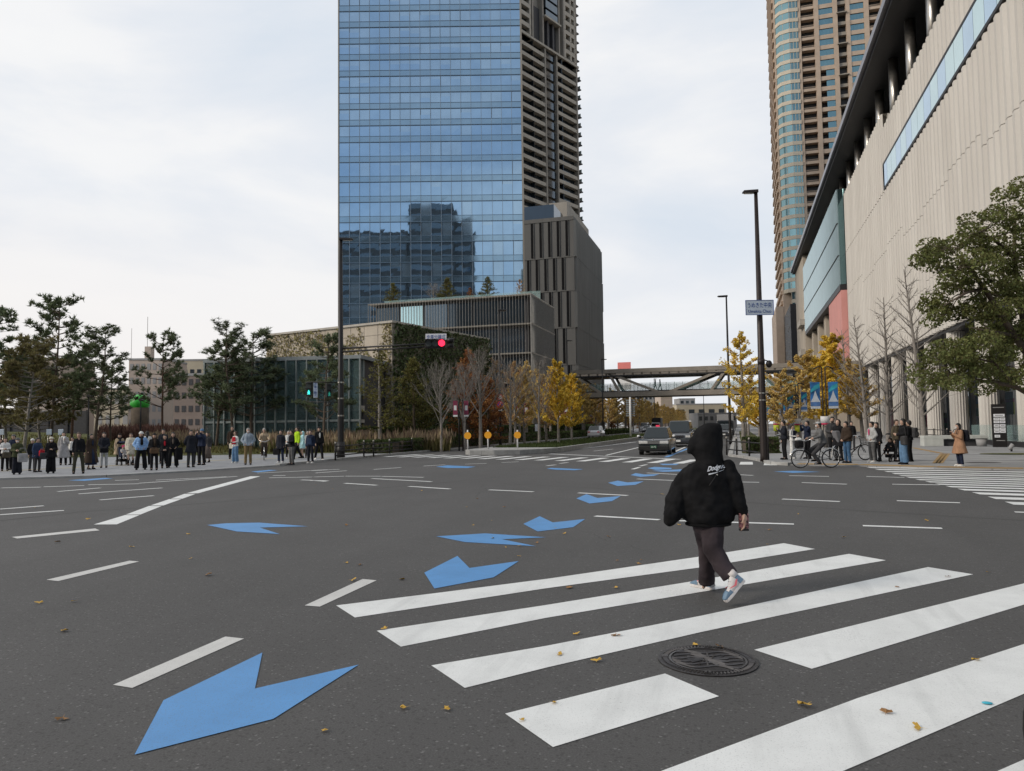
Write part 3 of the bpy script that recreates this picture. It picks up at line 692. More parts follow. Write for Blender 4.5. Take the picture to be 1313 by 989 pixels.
mb = MB(); fluted(mb, 24, 91.2, 30.75, 34.7); mb.build('stone_panel', 'fluted_stone', Ml, world=True)
wn = []
y = 24.0; k = 0
while y < 90.2:
    wdt = 2.4; m_ = MB(); m_.cur = 0; m_.box(XW + .02, XW + .08, y + .03, y + wdt - .03, 28.0, 30.5)
    m_.build('window', 'pale_glass' if (k * 7) % 5 < 3 else 'tower_curtain', Ml, world=True); y += wdt; k += 1
mb = MB(); mb.box(XW + .0, XW + .5, 24, 91.1, 30.5, 30.75); mb.box(XW - .0, XW + .5, 24, 91.1, 27.72, 27.98); mb.box(XW + .02, XW + .6, 90.4, 91.15, 27.9, 30.6); mb.build('window_frame', 'steel_dark', Ml, world=True)
# soffit under the cladding, recessed ground floor
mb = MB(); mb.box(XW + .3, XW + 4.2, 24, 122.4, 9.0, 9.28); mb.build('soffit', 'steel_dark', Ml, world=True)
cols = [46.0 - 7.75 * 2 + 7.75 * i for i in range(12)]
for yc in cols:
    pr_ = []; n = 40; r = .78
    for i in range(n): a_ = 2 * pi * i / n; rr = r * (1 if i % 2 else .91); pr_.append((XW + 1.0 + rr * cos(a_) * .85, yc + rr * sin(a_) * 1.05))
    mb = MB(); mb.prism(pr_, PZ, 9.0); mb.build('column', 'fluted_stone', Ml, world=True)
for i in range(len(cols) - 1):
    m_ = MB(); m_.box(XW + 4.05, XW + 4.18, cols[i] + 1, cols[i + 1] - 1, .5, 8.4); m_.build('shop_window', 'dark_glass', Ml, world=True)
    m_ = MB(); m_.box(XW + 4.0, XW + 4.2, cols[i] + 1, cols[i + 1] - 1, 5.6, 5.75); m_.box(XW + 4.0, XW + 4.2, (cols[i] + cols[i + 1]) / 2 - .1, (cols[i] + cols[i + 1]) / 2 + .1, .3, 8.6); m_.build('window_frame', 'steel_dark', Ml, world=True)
# roof with its deep soffit and steel columns
mb = MB(); mb.box(14.6, 60, 24, 208, 41.3, 42.4); mb.build('roof', pm('roof_edge', (.10, .10, .115), .45, .4), Ml, world=True)
mb = MB(); mb.box(14.9, 60, 24.1, 207.8, 40.9, 41.28); mb.build('soffit', 'steel_dark', Ml, world=True)
mb = MB(); mb.box(14.5, 14.6, 24, 208, 41.45, 42.2); mb.build('gutter', pm('gutter', (.25, .25, .28), .35, .7), Ml, world=True)
for i in range(21):
    yc = 38 + i * 8.2
    if yc > 200: break
    mb = MB(); mb.cyl((XW + .75, yc), .5, 33.0, 40.9, 20); mb.build('roof_column', 'steel', Ml, True, world=True)
mb = MB(); mb.box(XW + 3.8, XW + 4.2, 24, 183, 34.6, 40.9); mb.build('upper_glazing', 'dark_glass', Ml, world=True)
mb = MB(); mb.box(XW + .9, XW + 4.2, 24, 183, 33.9, 34.5); mb.build('terrace', 'charcoal', Ml, world=True)
# pale blue glass box, pink panel, framed recess
mb = MB(); y = 122.6
while y < 183: mb.hexa([V((15.6, y, 22.8)), V((15.5, y + .5, 22.8)), V((15.9, y + .98, 22.8)), V((16.6, y, 22.8)), V((15.6, y, 37.6)), V((15.5, y + .5, 37.6)), V((15.9, y + .98, 37.6)), V((16.6, y, 37.6))]); y += 1.0
mb.build('glass_box', 'boxglass', Ml, world=True) if 'boxglass' in MATS else mb.build('glass_box', glassmat('boxglass', (.42, .57, .62), .2, .55), Ml, world=True)
mb = MB(); mb.box(15.6, 20, 122.45, 183.4, 21.9, 22.75); mb.build('box_soffit', 'steel_dark', Ml, world=True)
mb = MB(); mb.box(15.75, 20.6, 122.45, 122.58, 22.8, 37.6); mb.build('box_end', 'aqua_glass', Ml, world=True)
mb = MB()
for z in (27.2, 32.2): mb.box(15.42, 15.7, 122.6, 183.2, z, z + .12)
mb.build('box_joint', 'steel_dark', Ml, world=True)
mb = MB(); mb.box(15.7, 20, 122.45, 138.2, 9.3, 21.88); mb.build('pink_panel', 'pink_panel', Ml, world=True)
mb = MB()
for y in (138.4, 150, 162, 174): mb.box(16.4, 20.6, y, y + 3.2, 0, 21.8)
for z in (8.5, 15): mb.box(16.7, 20.6, 138.4, 183, z, z + 1.3)
mb.build('concrete_frame', 'conc_warm', Ml, world=True)
mb = MB(); mb.box(18.0, 18.2, 138.4, 183, 0, 21.8); mb.build('window', 'grey_glass', Ml, world=True)
mb = MB(); mb.box(15.6, 20, 183.6, 207.5, 0, 40.8); mb.build('stone_end', 'conc_warm', Ml, world=True)
for z in (10.5, 17.5, 24.5): 
    mb = MB(); mb.box(14.6, 15.6, 184.5, 193, z, z + 1.4); mb.build('balcony', 'conc_light', Ml, world=True)
# glazed railing and low planter at the foot of the columns
mb = MB(); mb.box(XW - .5, XW - .46, 40, 60.4, .35, 1.35); mb.build('glass_railing', 'rail_glass', Ml, world=True)
mb = MB(); mb.box(XW - .7, XW - .2, 40, 60.4, PZ, .36); mb.build('plinth', 'steel_dark', Ml, world=True)
E2 = thing('office_block', 'charcoal speckled block standing past the far end of the mall', 'building', (14.8, 216, 0))
mb = MB(); mb.box(14.6, 40, 214, 240, 0, 34); mb.build('wall', 'charcoal', E2, world=True)
for i in range(60):
    y, z = U(215, 239), U(3, 33); m_ = MB(); m_.box(14.5, 14.6, y, y + .5, z, z + .35); m_.build('window', 'far_cream', E2, world=True)
# hanging posters between the columns, each a thing of its own
def poster(px0, py0, px1, py1, X, bands, name, label, cat='banner'):
    a = VX(px0, py0, X); c_ = VX(px1, py1, X); y0, y1 = min(a.y, c_.y), max(a.y, c_.y); zt_, zb_ = max(a.z, c_.z), min(a.z, c_.z)
    r = thing(name, label, cat, (X, (y0 + y1) / 2, zb_)); z = zt_
    for fr_, col in bands:
        h = (zt_ - zb_) * fr_; mb = MB(); mb.box(X - .03, X + .03, y0, y1, z - h + .002, z); z -= h
        mb.build('panel', pm('poster_%s' % '_'.join('%02d' % int(c * 99) for c in col), col, .6, var=.06), r, world=True)
    return r
poster(1222, 508.5, 1235, 534, XW + 3.4, [(.42, (.10, .30, .42)), (.2, (.55, .45, .05)), (.38, (.12, .35, .05))], 'window_poster', 'blue and green landscape poster hanging between the second and third columns from the right')
poster(1264, 504, 1277, 532, XW + 3.4, [(.3, (.7, .7, .7)), (.15, (.45, .02, .12)), (.55, (.42, .48, .04))], 'window_poster', 'white, crimson and lime poster above the black directory sign')
poster(1190, 530, 1201, 552, XW + 3.4, [(.3, (.55, .4, .1)), (.3, (.5, .12, .2)), (.4, (.08, .35, .12))], 'window_poster', 'multicoloured floral poster low in the colonnade left of the stone bench')
poster(1166, 526, 1173, 548, XW + 3.4, [(.25, (.05, .15, .3)), (.75, (.75, .22, .3))], 'window_poster', 'pink poster with a blue top standing deepest in the colonnade')
# ================================================================== beige high-rise apartment tower
Yr = 242.0; X0 = VY(997, 30, Yr).x; FH = 3.27
Rt_ = thing('apartment_tower', 'beige tiled high-rise with white-banded corner bays behind the mall', 'tower', (X0, Yr, 0))
pxs = lambda p: VY(p, 30, Yr).x
Xe = X0 + 46
mb = MB(); mb.box(X0 - .9, Xe, Yr + 2.2, Yr + 34, 0, 178); mb.build('wall', 'beige_tile', Rt_, world=True)
piers = MB()
bays = [('bay', pxs(997), pxs(1022.5)), ('balc', pxs(1026.5), pxs(1043.7)), ('win', pxs(1049.7), pxs(1068)), ('dark', pxs(1074), pxs(1085)), ('win', pxs(1090), pxs(1108)), ('balc', pxs(1114.5), pxs(1131)), ('win', pxs(1137), pxs(1155)), ('dark', pxs(1160), pxs(1172))]
prev = None
for i, (k_, a_, b_) in enumerate(bays):
    if i: piers.box(prev, a_, Yr - .25, Yr + 2.4, 0, 178)
    prev = b_
piers.box(prev, Xe, Yr - .25, Yr + 2.4, 0, 178); piers.build('pier', 'beige_tile', Rt_, world=True)
mb = MB(); mb.box(X0 + 2, Xe, Yr + 1.9, Yr + 2.3, 0, 178); mb.build('recess', 'dark_void', Rt_, world=True)
wl, bl, bd_, dk = [], [], [], []
for f in range(6, 53):
    z = f * FH; vis = 100 - abs(f - 26)
    for (k_, a_, b_) in bays:
        if k_ == 'bay':
            pts = [(X0 - .6, Yr + 2.2), (X0 + .6, Yr + .2), (X0 + 3.2, Yr - .7), (b_, Yr - .4), (b_, Yr + 2.2)]
            if f < 13: pts = [(X0 + 1.5, Yr + 2.2), (X0 + 1.6, Yr + .2), (X0 + 3.2, Yr), (b_, Yr), (b_, Yr + 2.2)]
            m_ = MB(); m_.prism(pts, z + .55, z + FH - .6); wl.append((vis + 50, m_, 'aqua_glass'))
            c0 = sum(p[0] for p in pts) / 5, sum(p[1] for p in pts) / 5
            big = [(c0[0] + (p[0] - c0[0]) * 1.06, c0[1] + (p[1] - c0[1]) * 1.12) for p in pts]
            m_ = MB(); m_.prism(big, z - .6, z + .55); bd_.append((vis, m_))
            for q in range(1, 6):
                x = X0 + .4 + q * (b_ - X0) / 6; m_.box(x, x + .12, Yr - .72 if x > X0 + 3 else Yr - .15, Yr + .2, z + .55, z + FH - .6)
        elif k_ in ('balc',):
            m_ = MB(); m_.box(a_, b_, Yr, Yr + 2, z - .3, z + .55); m_.box(a_, b_, Yr - .03, Yr + .05, z + .95, z + 1.05); m_.box(a_, b_, Yr - .02, Yr + .02, z + .7, z + .76); bl.append((vis, m_))
        elif k_ == 'win':
            m_ = MB(); m_.box(a_, b_, Yr, Yr + 2, z - .75, z + .55); bl.append((vis, m_))
            m_ = MB(); aa = a_ if f > 33 else (a_ + (b_ - a_) * (.42 if a_ < X0 + 20 else -.0)); bb = b_ if (f > 33 or a_ < X0 + 20) else b_ - (b_ - a_) * .4
            m_.box(aa, bb, Yr + .3, Yr + .4, z + .55, z + FH - .76); wl.append((vis, m_, 'aqua_glass'))
            for q in range(1, 4): m_.box(aa + q * (bb - aa) / 4 - .06, aa + q * (bb - aa) / 4 + .06, Yr + .2, Yr + .29, z + .56, z + FH - .77)
        else:
            m_ = MB(); m_.box(a_, b_, Yr + .6, Yr + 2, z - .12, z + .9); dk.append((vis, m_))
            if f % 3 == 0: m_.box(a_ - .3, b_ + .3, Yr - .8, Yr + .6, z - .12, z + .1)
emit([(a_, m_) for a_, m_, _ in wl], 'window', 'aqua_glass', Rt_); emit(bd_, 'bay_band', 'cream_band', Rt_); emit(bl, 'balcony', 'beige_tile', Rt_); emit(dk, 'stair_balcony', 'taupe', Rt_)
sb = []
for f in range(6, 53):
    m_ = MB(); m_.box(X0 - 1.5, X0 - .9, Yr + 5, Yr + 33, f * FH - .2, f * FH + .9); sb.append((1, m_))
emit(sb, 'side_balcony', 'beige_tile', Rt_)
mb = MB(); mb.box(X0 - 3.2, X0 - .95, Yr + 2, Yr + 30, 0, 38); mb.build('base_wing', 'beige_tile', Rt_, world=True)
# ================================================================== footbridge over the road
Yq = 112.0; pt = lambda x, y, Y=Yq: VY(x, y, Y)
Br = thing('footbridge', 'brown steel truss footbridge with glass railings spanning the road', 'bridge', (-8, Yq, 0))
zt1, zb1 = 10.15, 5.95; XA, XB = -24.5, 17
for Y in (Yq, Yq + 5.5):
    mb = MB(); mb.box(XA, XB, Y - .28, Y + .28, zt1 - .62, zt1); mb.build('top_chord', 'bridge_steel', Br, world=True)
    mb = MB(); mb.box(XA, XB, Y - .3, Y + .3, zb1, zb1 + .72); mb.build('bottom_chord', 'bridge_steel', Br, world=True)
    for (xa, xb) in ((777, 846), (780, 795), (931, 857), (932, 911), (777 - 45, 777 - 5), (932 + 40, 932 + 70)):
        a_ = V((pt(xa, 480).x, Y, zt1 - .4)); b_ = V((pt(xb, 503).x, Y, zb1 + .5)); mb = MB(); d = (b_ - a_).normalized(); s_ = V((0, 1, 0)); t_ = d.cross(s_).normalized()
        k = .19; mb.hexa([a_ - s_ * k - t_ * k, a_ + s_ * k - t_ * k, a_ + s_ * k + t_ * k, a_ - s_ * k + t_ * k, b_ - s_ * k - t_ * k, b_ + s_ * k - t_ * k, b_ + s_ * k + t_ * k, b_ - s_ * k + t_ * k]); mb.build('diagonal', 'bridge_steel', Br, world=True)
mb = MB(); mb.box(XA, XB, Yq - .2, Yq + 5.7, 9.0, 9.22); mb.build('canopy', 'steel_dark', Br, world=True)
mb = MB(); x = XA
while x < XB: mb.box(x, x + .22, Yq, Yq + .3, 9.22, 9.52); x += 1.35
mb.build('hanger', 'bridge_steel', Br, world=True)
mb = MB(); mb.box(XA, XB, Yq + .3, Yq + 5.2, 6.3, 6.85); mb.build('deck', 'charcoal', Br, world=True)
for Y in (Yq + .5, Yq + 5.0):
    mb = MB(); mb.box(XA, XB, Y, Y + .04, 6.86, 8.0); mb.build('glass_railing', 'rail_glass', Br, world=True)
    mb = MB(); x = XA
    while x < XB: mb.box(x, x + .06, Y + .05, Y + .1, 6.86, 8.02); x += 1.2
    mb.build('railing_posts', 'steel', Br, world=True)
# ================================================================== far buildings
def block(px0, px1, D, ytop, mt, label, nx=6, ny=4, name='building', depth=14, wmat='dark_glass', roof='far_grey', zw0=2.0, zbase=0):
    a_, b_ = at(px0, D), at(px1, D); fr = Fr(a_, b_ - a_); fr.n = V((fr.u.y, -fr.u.x, 0)); W2 = (b_ - a_).length; zt_ = zat(a_.lerp(b_, .5), ytop)
    r = thing(name, label, 'building', a_); mb = MB(); mb.box(0, W2, -depth, 0, zbase, zt_, fr); mb.build('wall', mt, r, world=True)
    mb = MB(); mb.box(-.1, W2 + .1, -depth, .1, zt_, zt_ + .5, fr); mb.build('roof', roof, r, world=True)
    for j in range(ny):
        for i in range(nx):
            u = (i + .22) * W2 / nx; z = zw0 + (j + .3) * (zt_ - zw0) / ny
            m_ = MB(); m_.box(u, u + W2 / nx * .56, .02, .08, z, z + (zt_ - zw0) / ny * .45, fr); m_.build('window', wmat, r, world=True)
    return r, fr, W2, zt_
block(868, 932, 330, 519, 'far_cream', 'low cream building at the end of the road below the bridge', 5, 1)
block(872, 892, 420, 512, 'far_grey', 'small grey block rising behind the low cream building', 3, 4)
block(848, 863, 300, 508, 'far_beige', 'beige apartment block beside the autumn trees under the bridge', 4, 8, wmat='far_cream')
block(895, 945, 280, 531, 'far_grey', 'long pale grey shed right of the stairs under the bridge', 7, 1)
block(806, 848, 420, 507, 'far_grey', 'distant grey building behind the rows of autumn trees', 8, 5)
r, fr, W2, z = block(164, 208, 190, 462, 'far_beige', 'pinkish beige building with twin masts behind the pines', 6, 5, wmat='far_grey')
mb = MB(); mb.box(2, 3.6, -6, -4, z, z + 4, fr); mb.build('chimney', 'far_beige', r, world=True)
mb = MB(); mb.tube([fr.P(2.2, -5, z + 4), fr.P(2.2, -5, z + 12)], .06, 6); mb.tube([fr.P(-2, -5, z), fr.P(-2, -5, z + 9)], .05, 6); mb.build('antenna', 'steel', r, world=True)
block(196, 268, 215, 463, 'far_cream', 'long cream-roofed building far behind the lone pine', 8, 2)
block(222, 266, 150, 482, 'far_brown', 'brown brick apartment block with dark balconies left of the glass pavilion', 5, 4, wmat='charcoal')
block(24, 76, 170, 462, 'far_beige', 'beige building glimpsed between the tall pines on the left', 4, 6, wmat='far_grey')
block(100, 166, 210, 500, 'far_cream', 'pale low building seen under the pine crowns', 6, 2, wmat='far_grey')
# signboard building with a red face
a_ = at(793.5, 400); fr = Fr(a_, (1, 0)); fr.n = V((0, -1, 0)); z1, z0, zm = zat(a_, 465), zat(a_, 500), zat(a_, 485.5); W2 = at(811, 400).x - a_.x
r = thing('sign_tower', 'red and white store sign tower seen through the footbridge', 'sign', a_)
mb = MB(); mb.box(0, W2, -.6, 0, zm, z1, fr); mb.build('red_panel', pm('sign_red', (.80, .23, .21), .6, var=.05, scale=.1), r, world=True)
mb = MB(); mb.box(0, W2, -.6, 0, z0, zm - .01, fr); mb.build('white_panel', 'white_metal', r, world=True)
mb = MB(); mb.box(W2 / 2 - .5, W2 / 2 + .5, -.5, -.1, 0, z0 - .01, fr); mb.build('post', 'steel', r, world=True)
put_text('store', 'lettering', 'white_metal', fr.P(W2 / 2, .05, zat(a_, 475)), (1, 0, 0), (0, 0, 1), W2 * .55, parent=r)
# dark tower behind the viewer that the glass wall mirrors
def mirror_block(px0, px1, ytop, Db, dep, name, label, rot=0):
    k = (2 * 160 + Db); a_ = RGT * ((px0 - CX) / FPX * k) - FWD * Db; b_ = RGT * ((px1 - CX) / FPX * k) - FWD * Db
    zt_ = (553 - ytop) / FPX * k + CAMH; fr = Fr(a_, b_ - a_); fr.n = V((-fr.u.y, fr.u.x, 0))
    if fr.n.dot(FWD) < 0: fr.n = -fr.n
    W2 = (b_ - a_).length; r = thing(name, label, 'building', a_)
    mb = MB(); mb.box(0, W2, -dep, 0, 0, zt_, fr); mb.build('wall', pm('mir_' + name + str(int(ytop)), (.075, .07, .068), .8, var=.2), r, world=True)
    z = 8; 
    while z < zt_ - 3:
        m_ = MB(); m_.box(.6, W2 - .6, 0, .15, z + 1.6, z + 4.4, fr); m_.build('window_band', 'grey_glass', r, world=True); z += 5.6
    return r
mirror_block(300, 522, 297, 80, 30, 'mirrored_building', 'broad dark office building mirrored in the left of the blue glass')
mirror_block(524, 583, 262, 82, 26, 'mirrored_tower', 'taller dark tower mirrored in the middle of the blue glass')
mirror_block(583, 608, 285, 88, 26, 'mirrored_wing', 'lower dark wing mirrored beside the tall mirrored tower')
# ================================================================== trees and planting
pm('bark_grey', (.24, .22, .20), .9, var=.25, scale=6); pm('bark_brown', (.10, .075, .055), .9, var=.3, scale=6); pm('bark_red', (.13, .075, .05), .9, var=.3, scale=6)
def leafmat(name, col, isl=.8):
    m = pm(name, col, .75, var=.30, scale=.8, island=isl, spec=.25); t = m.node_tree; b = next(n for n in t.nodes if n.type == 'BSDF_PRINCIPLED'); o = next(n for n in t.nodes if n.type == 'OUTPUT_MATERIAL')
    tr = t.nodes.new('ShaderNodeBsdfTranslucent'); mx = t.nodes.new('ShaderNodeMixShader'); mx.inputs[0].default_value = .38; t.links.new(b.inputs['Base Color'].links[0].from_socket, tr.inputs[0])
    t.links.new(b.outputs[0], mx.inputs[1]); t.links.new(tr.outputs[0], mx.inputs[2]); t.links.new(mx.outputs[0], o.inputs[0]); return m
leafmat('pine_leaf', (.15, .18, .10)); leafmat('pine_rusty', (.17, .145, .06)); leafmat('olive_leaf', (.14, .13, .04)); leafmat('brown_leaf', (.30, .13, .05)); leafmat('ginkgo_leaf', (.80, .57, .10), .5)
leafmat('ginkgo_dull', (.66, .49, .19), .6); leafmat('camphor_leaf', (.16, .17, .06), 1.0); leafmat('hedge_leaf', (.07, .095, .032)); leafmat('grass_blade', (.16, .145, .06)); leafmat('plume', (.33, .25, .17)); leafmat('red_shrub', (.11, .06, .05)); leafmat('tan_leaf', (.50, .32, .15))
def rv(): 
    while True:
        v = V((U(-1, 1), U(-1, 1), U(-1, 1)))
        if .01 < v.length <= 1: return v
def leafq(mb, p, size, asp=.7):
    n = rv().normalized(); t = n.orthogonal().normalized(); t = Matrix.Rotation(U(0, 6.28), 3, n) @ t; s = n.cross(t); k = size * U(.6, 1.3)
    mb.quad(p - t * k, p - s * k * asp, p + t * k, p + s * k * asp)
def lump(mb, c, r, n, size, asp=.7, shell=.35):
    for _ in range(n):
        v = rv(); v = v.normalized() * (v.length ** shell); leafq(mb, V((c[0] + v.x * r[0], c[1] + v.y * r[1], c[2] + v.z * r[2])), size, asp)
def tuft(mb, p, d, size, n=12):
    for _ in range(n):
        v = (d * .7 + rv()).normalized(); s = v.orthogonal().normalized() * size * .13; e = p + v * size * U(.7, 1.2)
        mb.add((p - s, p + s, e), ((0, 1, 2),))
def limb(mb, p, d, L_, r, bend=0, segs=4, wob=.12, ns=5):
    pts = [p.copy()]; q = p.copy(); dd = d.normalized()
    for i in range(segs):
        dd = (dd + V((U(-wob, wob), U(-wob, wob), U(-wob, wob) + bend))).normalized(); q = q + dd * (L_ / segs); pts.append(q.copy())
    mb.tube(pts, [max(.006, r * (1 - .85 * i / segs)) for i in range(segs + 1)], ns, cap=False); return pts
def pick(pts, t):
    k = t * (len(pts) - 1); i = min(int(k), len(pts) - 2); return pts[i].lerp(pts[i + 1], k - i), (pts[i + 1] - pts[i]).normalized()
def rot_dir(a, el): return V((cos(a) * cos(el), sin(a) * cos(el), sin(el)))
def finish(name, label, cat, wood, leaf, bark, lm, group=None, lname='crown'):
    r = thing(name, label, cat, (0, 0, 0), 0, group); wood.build('trunk', bark, r, True)
    if leaf and leaf.f: leaf.build(lname, lm, r)
    return r
def mk_pine(h, seed, spread=.30, start=.25, lm='pine_leaf', bark='bark_brown', dens=1.0, lean=.0):
    random.seed(seed); w_ = MB(); lf = MB(); tr = limb(w_, V((0, 0, -.3)), V((lean, 0, 1)), h * .97, h * .009 + .035, 0, 8, .05, 7); n = int(15 * dens)
    for i in range(n):
        t = start + (1 - start) * (i / n) ** .9; p, _ = pick(tr, min(t, .99)); k = U(3, 5)
        for j in range(int(k)):
            a = U(0, 6.28); Lb = h * spread * (1.12 - t) ** .75 * U(.55, 1.15) + .25; b_ = limb(w_, p, rot_dir(a, U(.0, .45)), Lb, .035 + .02 * (1 - t), .05, 4, .16, 4)
            for q in range(int(5 + Lb * 3.2)):
                pp, dd = pick(b_, U(.35, 1)); e = limb(w_, pp, (dd + rv() * .8 + V((0, 0, .35))).normalized(), U(.2, .6), .012, .05, 2, .2, 3)[-1]
                tuft(lf, e, V((0, 0, 1)), .32, 10); tuft(lf, e + rv() * .18, dd, .26, 6)
            tuft(lf, b_[-1], V((0, 0, 1)), .34, 16)
    for q in range(5): tuft(lf, tr[-1] + V((0, 0, -.15 * q)) + rv() * .12, V((0, 0, 1)), .34, 14)
    return w_, lf
def mk_vase(h, seed, spread=.42, lm=None, n1=11, leaves=0, lsize=.07):
    random.seed(seed); w_ = MB(); lf = MB() ; tr = limb(w_, V((0, 0, -.2)), V((0, 0, 1)), h * .8, h * .013 + .05, 0, 6, .03, 7)
    for i in range(n1 * 2):
        t = .33 + .62 * i / (n1 * 2); p, _ = pick(tr, t); a = i * 2.4 + U(-.3, .3); Lb = h * spread * (1.25 - t) * U(.8, 1.1); b_ = limb(w_, p, rot_dir(a, U(.75, 1.05)), Lb * 1.25, .045 * (1.2 - t) + .012, .05, 5, .07, 5)
        for q in range(8):
            pp, dd = pick(b_, U(.25, .98)); c_ = limb(w_, pp, (dd + rv() * .55 + V((0, 0, .25))).normalized(), Lb * U(.25, .5), .014, .04, 3, .1, 3)
            for s in range(4):
                p3, d3 = pick(c_, U(.3, 1)); e = limb(w_, p3, (d3 + rv() * .6 + V((0, 0, .2))).normalized(), U(.3, .7), .007, .03, 2, .12, 3)
                for _ in range(leaves): leafq(lf, e[-1].lerp(e[0], R_()) + rv() * .12, lsize)
    return w_, lf
def mk_ginkgo(h, seed, spread=.24, leaves=5, lsize=.075, start=.22, n1=26, tw=1.0):
    random.seed(seed); w_ = MB(); lf = MB(); tr = limb(w_, V((0, 0, -.2)), V((0, 0, 1)), h * .96, h * .012 + .05, 0, 7, .03, 7)
    for i in range(n1):
        t = start + (.97 - start) * i / n1; p, _ = pick(tr, t); a = i * 2.4 + U(-.4, .4); Lb = h * spread * (1.2 - t) * U(.7, 1.15) * (1 if t > .35 else .8); b_ = limb(w_, p, rot_dir(a, U(.45, .85)), Lb, (.03 * (1.2 - t) + .012) * tw, .04, 4, .09, 4)
        for q in range(7):
            pp, dd = pick(b_, U(.15, 1)); c_ = limb(w_, pp, (dd + rv() * .7 + V((0, 0, .1))).normalized(), Lb * U(.2, .42), .010 * tw, .02, 3, .12, 3)
            for _ in range(int(leaves * 4)): leafq(lf, pick(c_, R_())[0] + rv() * .16, lsize)
        for _ in range(int(leaves * 7)): leafq(lf, pick(b_, U(.2, 1))[0] + rv() * .17, lsize)
    return w_, lf
def mk_cone(h, seed, spread=.25, n=70, leaves=60, lsize=.09, start=.12):
    random.seed(seed); w_ = MB(); lf = MB(); tr = limb(w_, V((0, 0, -.2)), V((0, 0, 1)), h * .97, h * .014 + .05, 0, 7, .03, 7)
    for i in range(n):
        t = start + (.98 - start) * i / n; p, _ = pick(tr, t); Lb = h * spread * min(1, (1.04 - t) * 1.5) * U(.6, 1.1) + .15; b_ = limb(w_, p, rot_dir(U(0, 6.28), U(.1, .5)), Lb, .02, .04, 3, .12, 3)
        for _ in range(int(leaves * (.3 + Lb / (h * spread)))): k = U(.15, 1); leafq(lf, pick(b_, k)[0] + rv() * (.32 * (1.1 - k * .5)), lsize)
    return w_, lf
P_ = dict(
    pine1=(mk_pine(11, 1), 'bark_brown', 'pine_leaf', 11), pine2=(mk_pine(11, 2, .26, .30), 'bark_brown', 'pine_leaf', 11), pine3=(mk_pine(11, 3, .34, .35, dens=.85, lean=.05), 'bark_red', 'pine_leaf', 11),
    rusty=(mk_pine(9, 4, .28, .22, dens=1.2), 'bark_grey', 'pine_rusty', 9), bare1=(mk_vase(9, 5), 'bark_grey', None, 9), bare2=(mk_vase(10, 6, .34), 'bark_grey', None, 10), bare3=(mk_ginkgo(12, 7, .30, 0, start=.18, n1=46, tw=1.6), 'bark_grey', None, 12),
    tan=(mk_ginkgo(9, 8, .27, 3.2, .075), 'bark_grey', 'tan_leaf', 9), dull=(mk_ginkgo(9, 9, .27, 7, .08, n1=30), 'bark_grey', 'ginkgo_dull', 9), gold=(mk_ginkgo(9, 10, .27, 12, .085, n1=32), 'bark_grey', 'ginkgo_leaf', 9),
    thin=(mk_ginkgo(10, 14, .27, 4, .08, n1=30), 'bark_grey', 'ginkgo_leaf', 10),
    orange=(mk_cone(9, 11, .22), 'bark_brown', 'brown_leaf', 9), olive=(mk_cone(9, 12, .25, n=55, leaves=42, lsize=.085, start=.22), 'bark_grey', 'olive_leaf', 9), olive2=(mk_cone(8, 13, .3, n=75, leaves=70, start=.18), 'bark_brown', 'olive_leaf', 8))
PROTO = {}
def plant(kind, name, label, px, D, ytop, cat='tree', group=None, z0=None, P=None, wide=1.0):
    (w_, lf), bark, lm, h0 = P_[kind]; p = P if P is not None else at(px, D)
    z0 = PZ if z0 is None else z0
    h = zat(p, ytop) - z0
    if kind not in PROTO:
        r = finish(name, label, cat, w_, lf, bark, lm, group); PROTO[kind] = r
    else:
        r = copy_tree(PROTO[kind], (0, 0, 0)); r.name = name; r['label'] = label; r['category'] = cat
        if 'group' in r and not group: del r['group']
        if group: r['group'] = group
    s = h / h0; r.location = (p.x, p.y, z0); r.rotation_euler = (0, 0, (px * 1.7) % 6.28); r.scale = (s * wide, s * wide, s); return r
gp = 'pines on the lawn behind the plaza'
for k, l, px, D, yt, wd in (('pine2', 'pine cut by the left edge of the photo, thin dark crown', 2, 60, 385, 1.2), ('rusty', 'rust-tinged conifer with a pale trunk at the far left of the lawn', 31, 53, 428, 1.25), ('pine1', 'tallest pine of the lawn, second from the left edge', 65, 60, 374, 1.0), ('rusty', 'low rusty conifer tucked under the tallest pine', 52, 64, 462, 1.3),
                      ('pine3', 'dark pine just left of the broad pointed pine', 92, 63, 432, 1.15), ('pine1', 'broad dark pine with a pointed top left of the green dome', 121, 57, 410, 1.15), ('pine2', 'lower pine overlapping the right side of the broad pointed one', 141, 66, 455, 1.0), ('pine3', 'lone pine with flat layered branches between the green dome and the glass pavilion', 209, 62, 421, 1.0),
                      ('pine2', 'left pine of the dense cluster at the pavilion corner', 277, 55, 432, 1.2), ('pine1', 'tallest pine of the cluster at the pavilion corner', 300, 54, 406, 1.05), ('pine2', 'right pine of the cluster at the pavilion corner', 322, 56, 416, 1.35), ('pine2', 'slim pine standing just left of the tall black signal pole', 414, 52, 423, 1.1), ('rusty', 'small rusty conifer at the far left behind the crowd', 8, 66, 450, 1.3)):
    plant(k, 'pine_tree', l, px, D, yt, 'pine', gp, z0=lawn_z(at(px, D)), wide=wd)
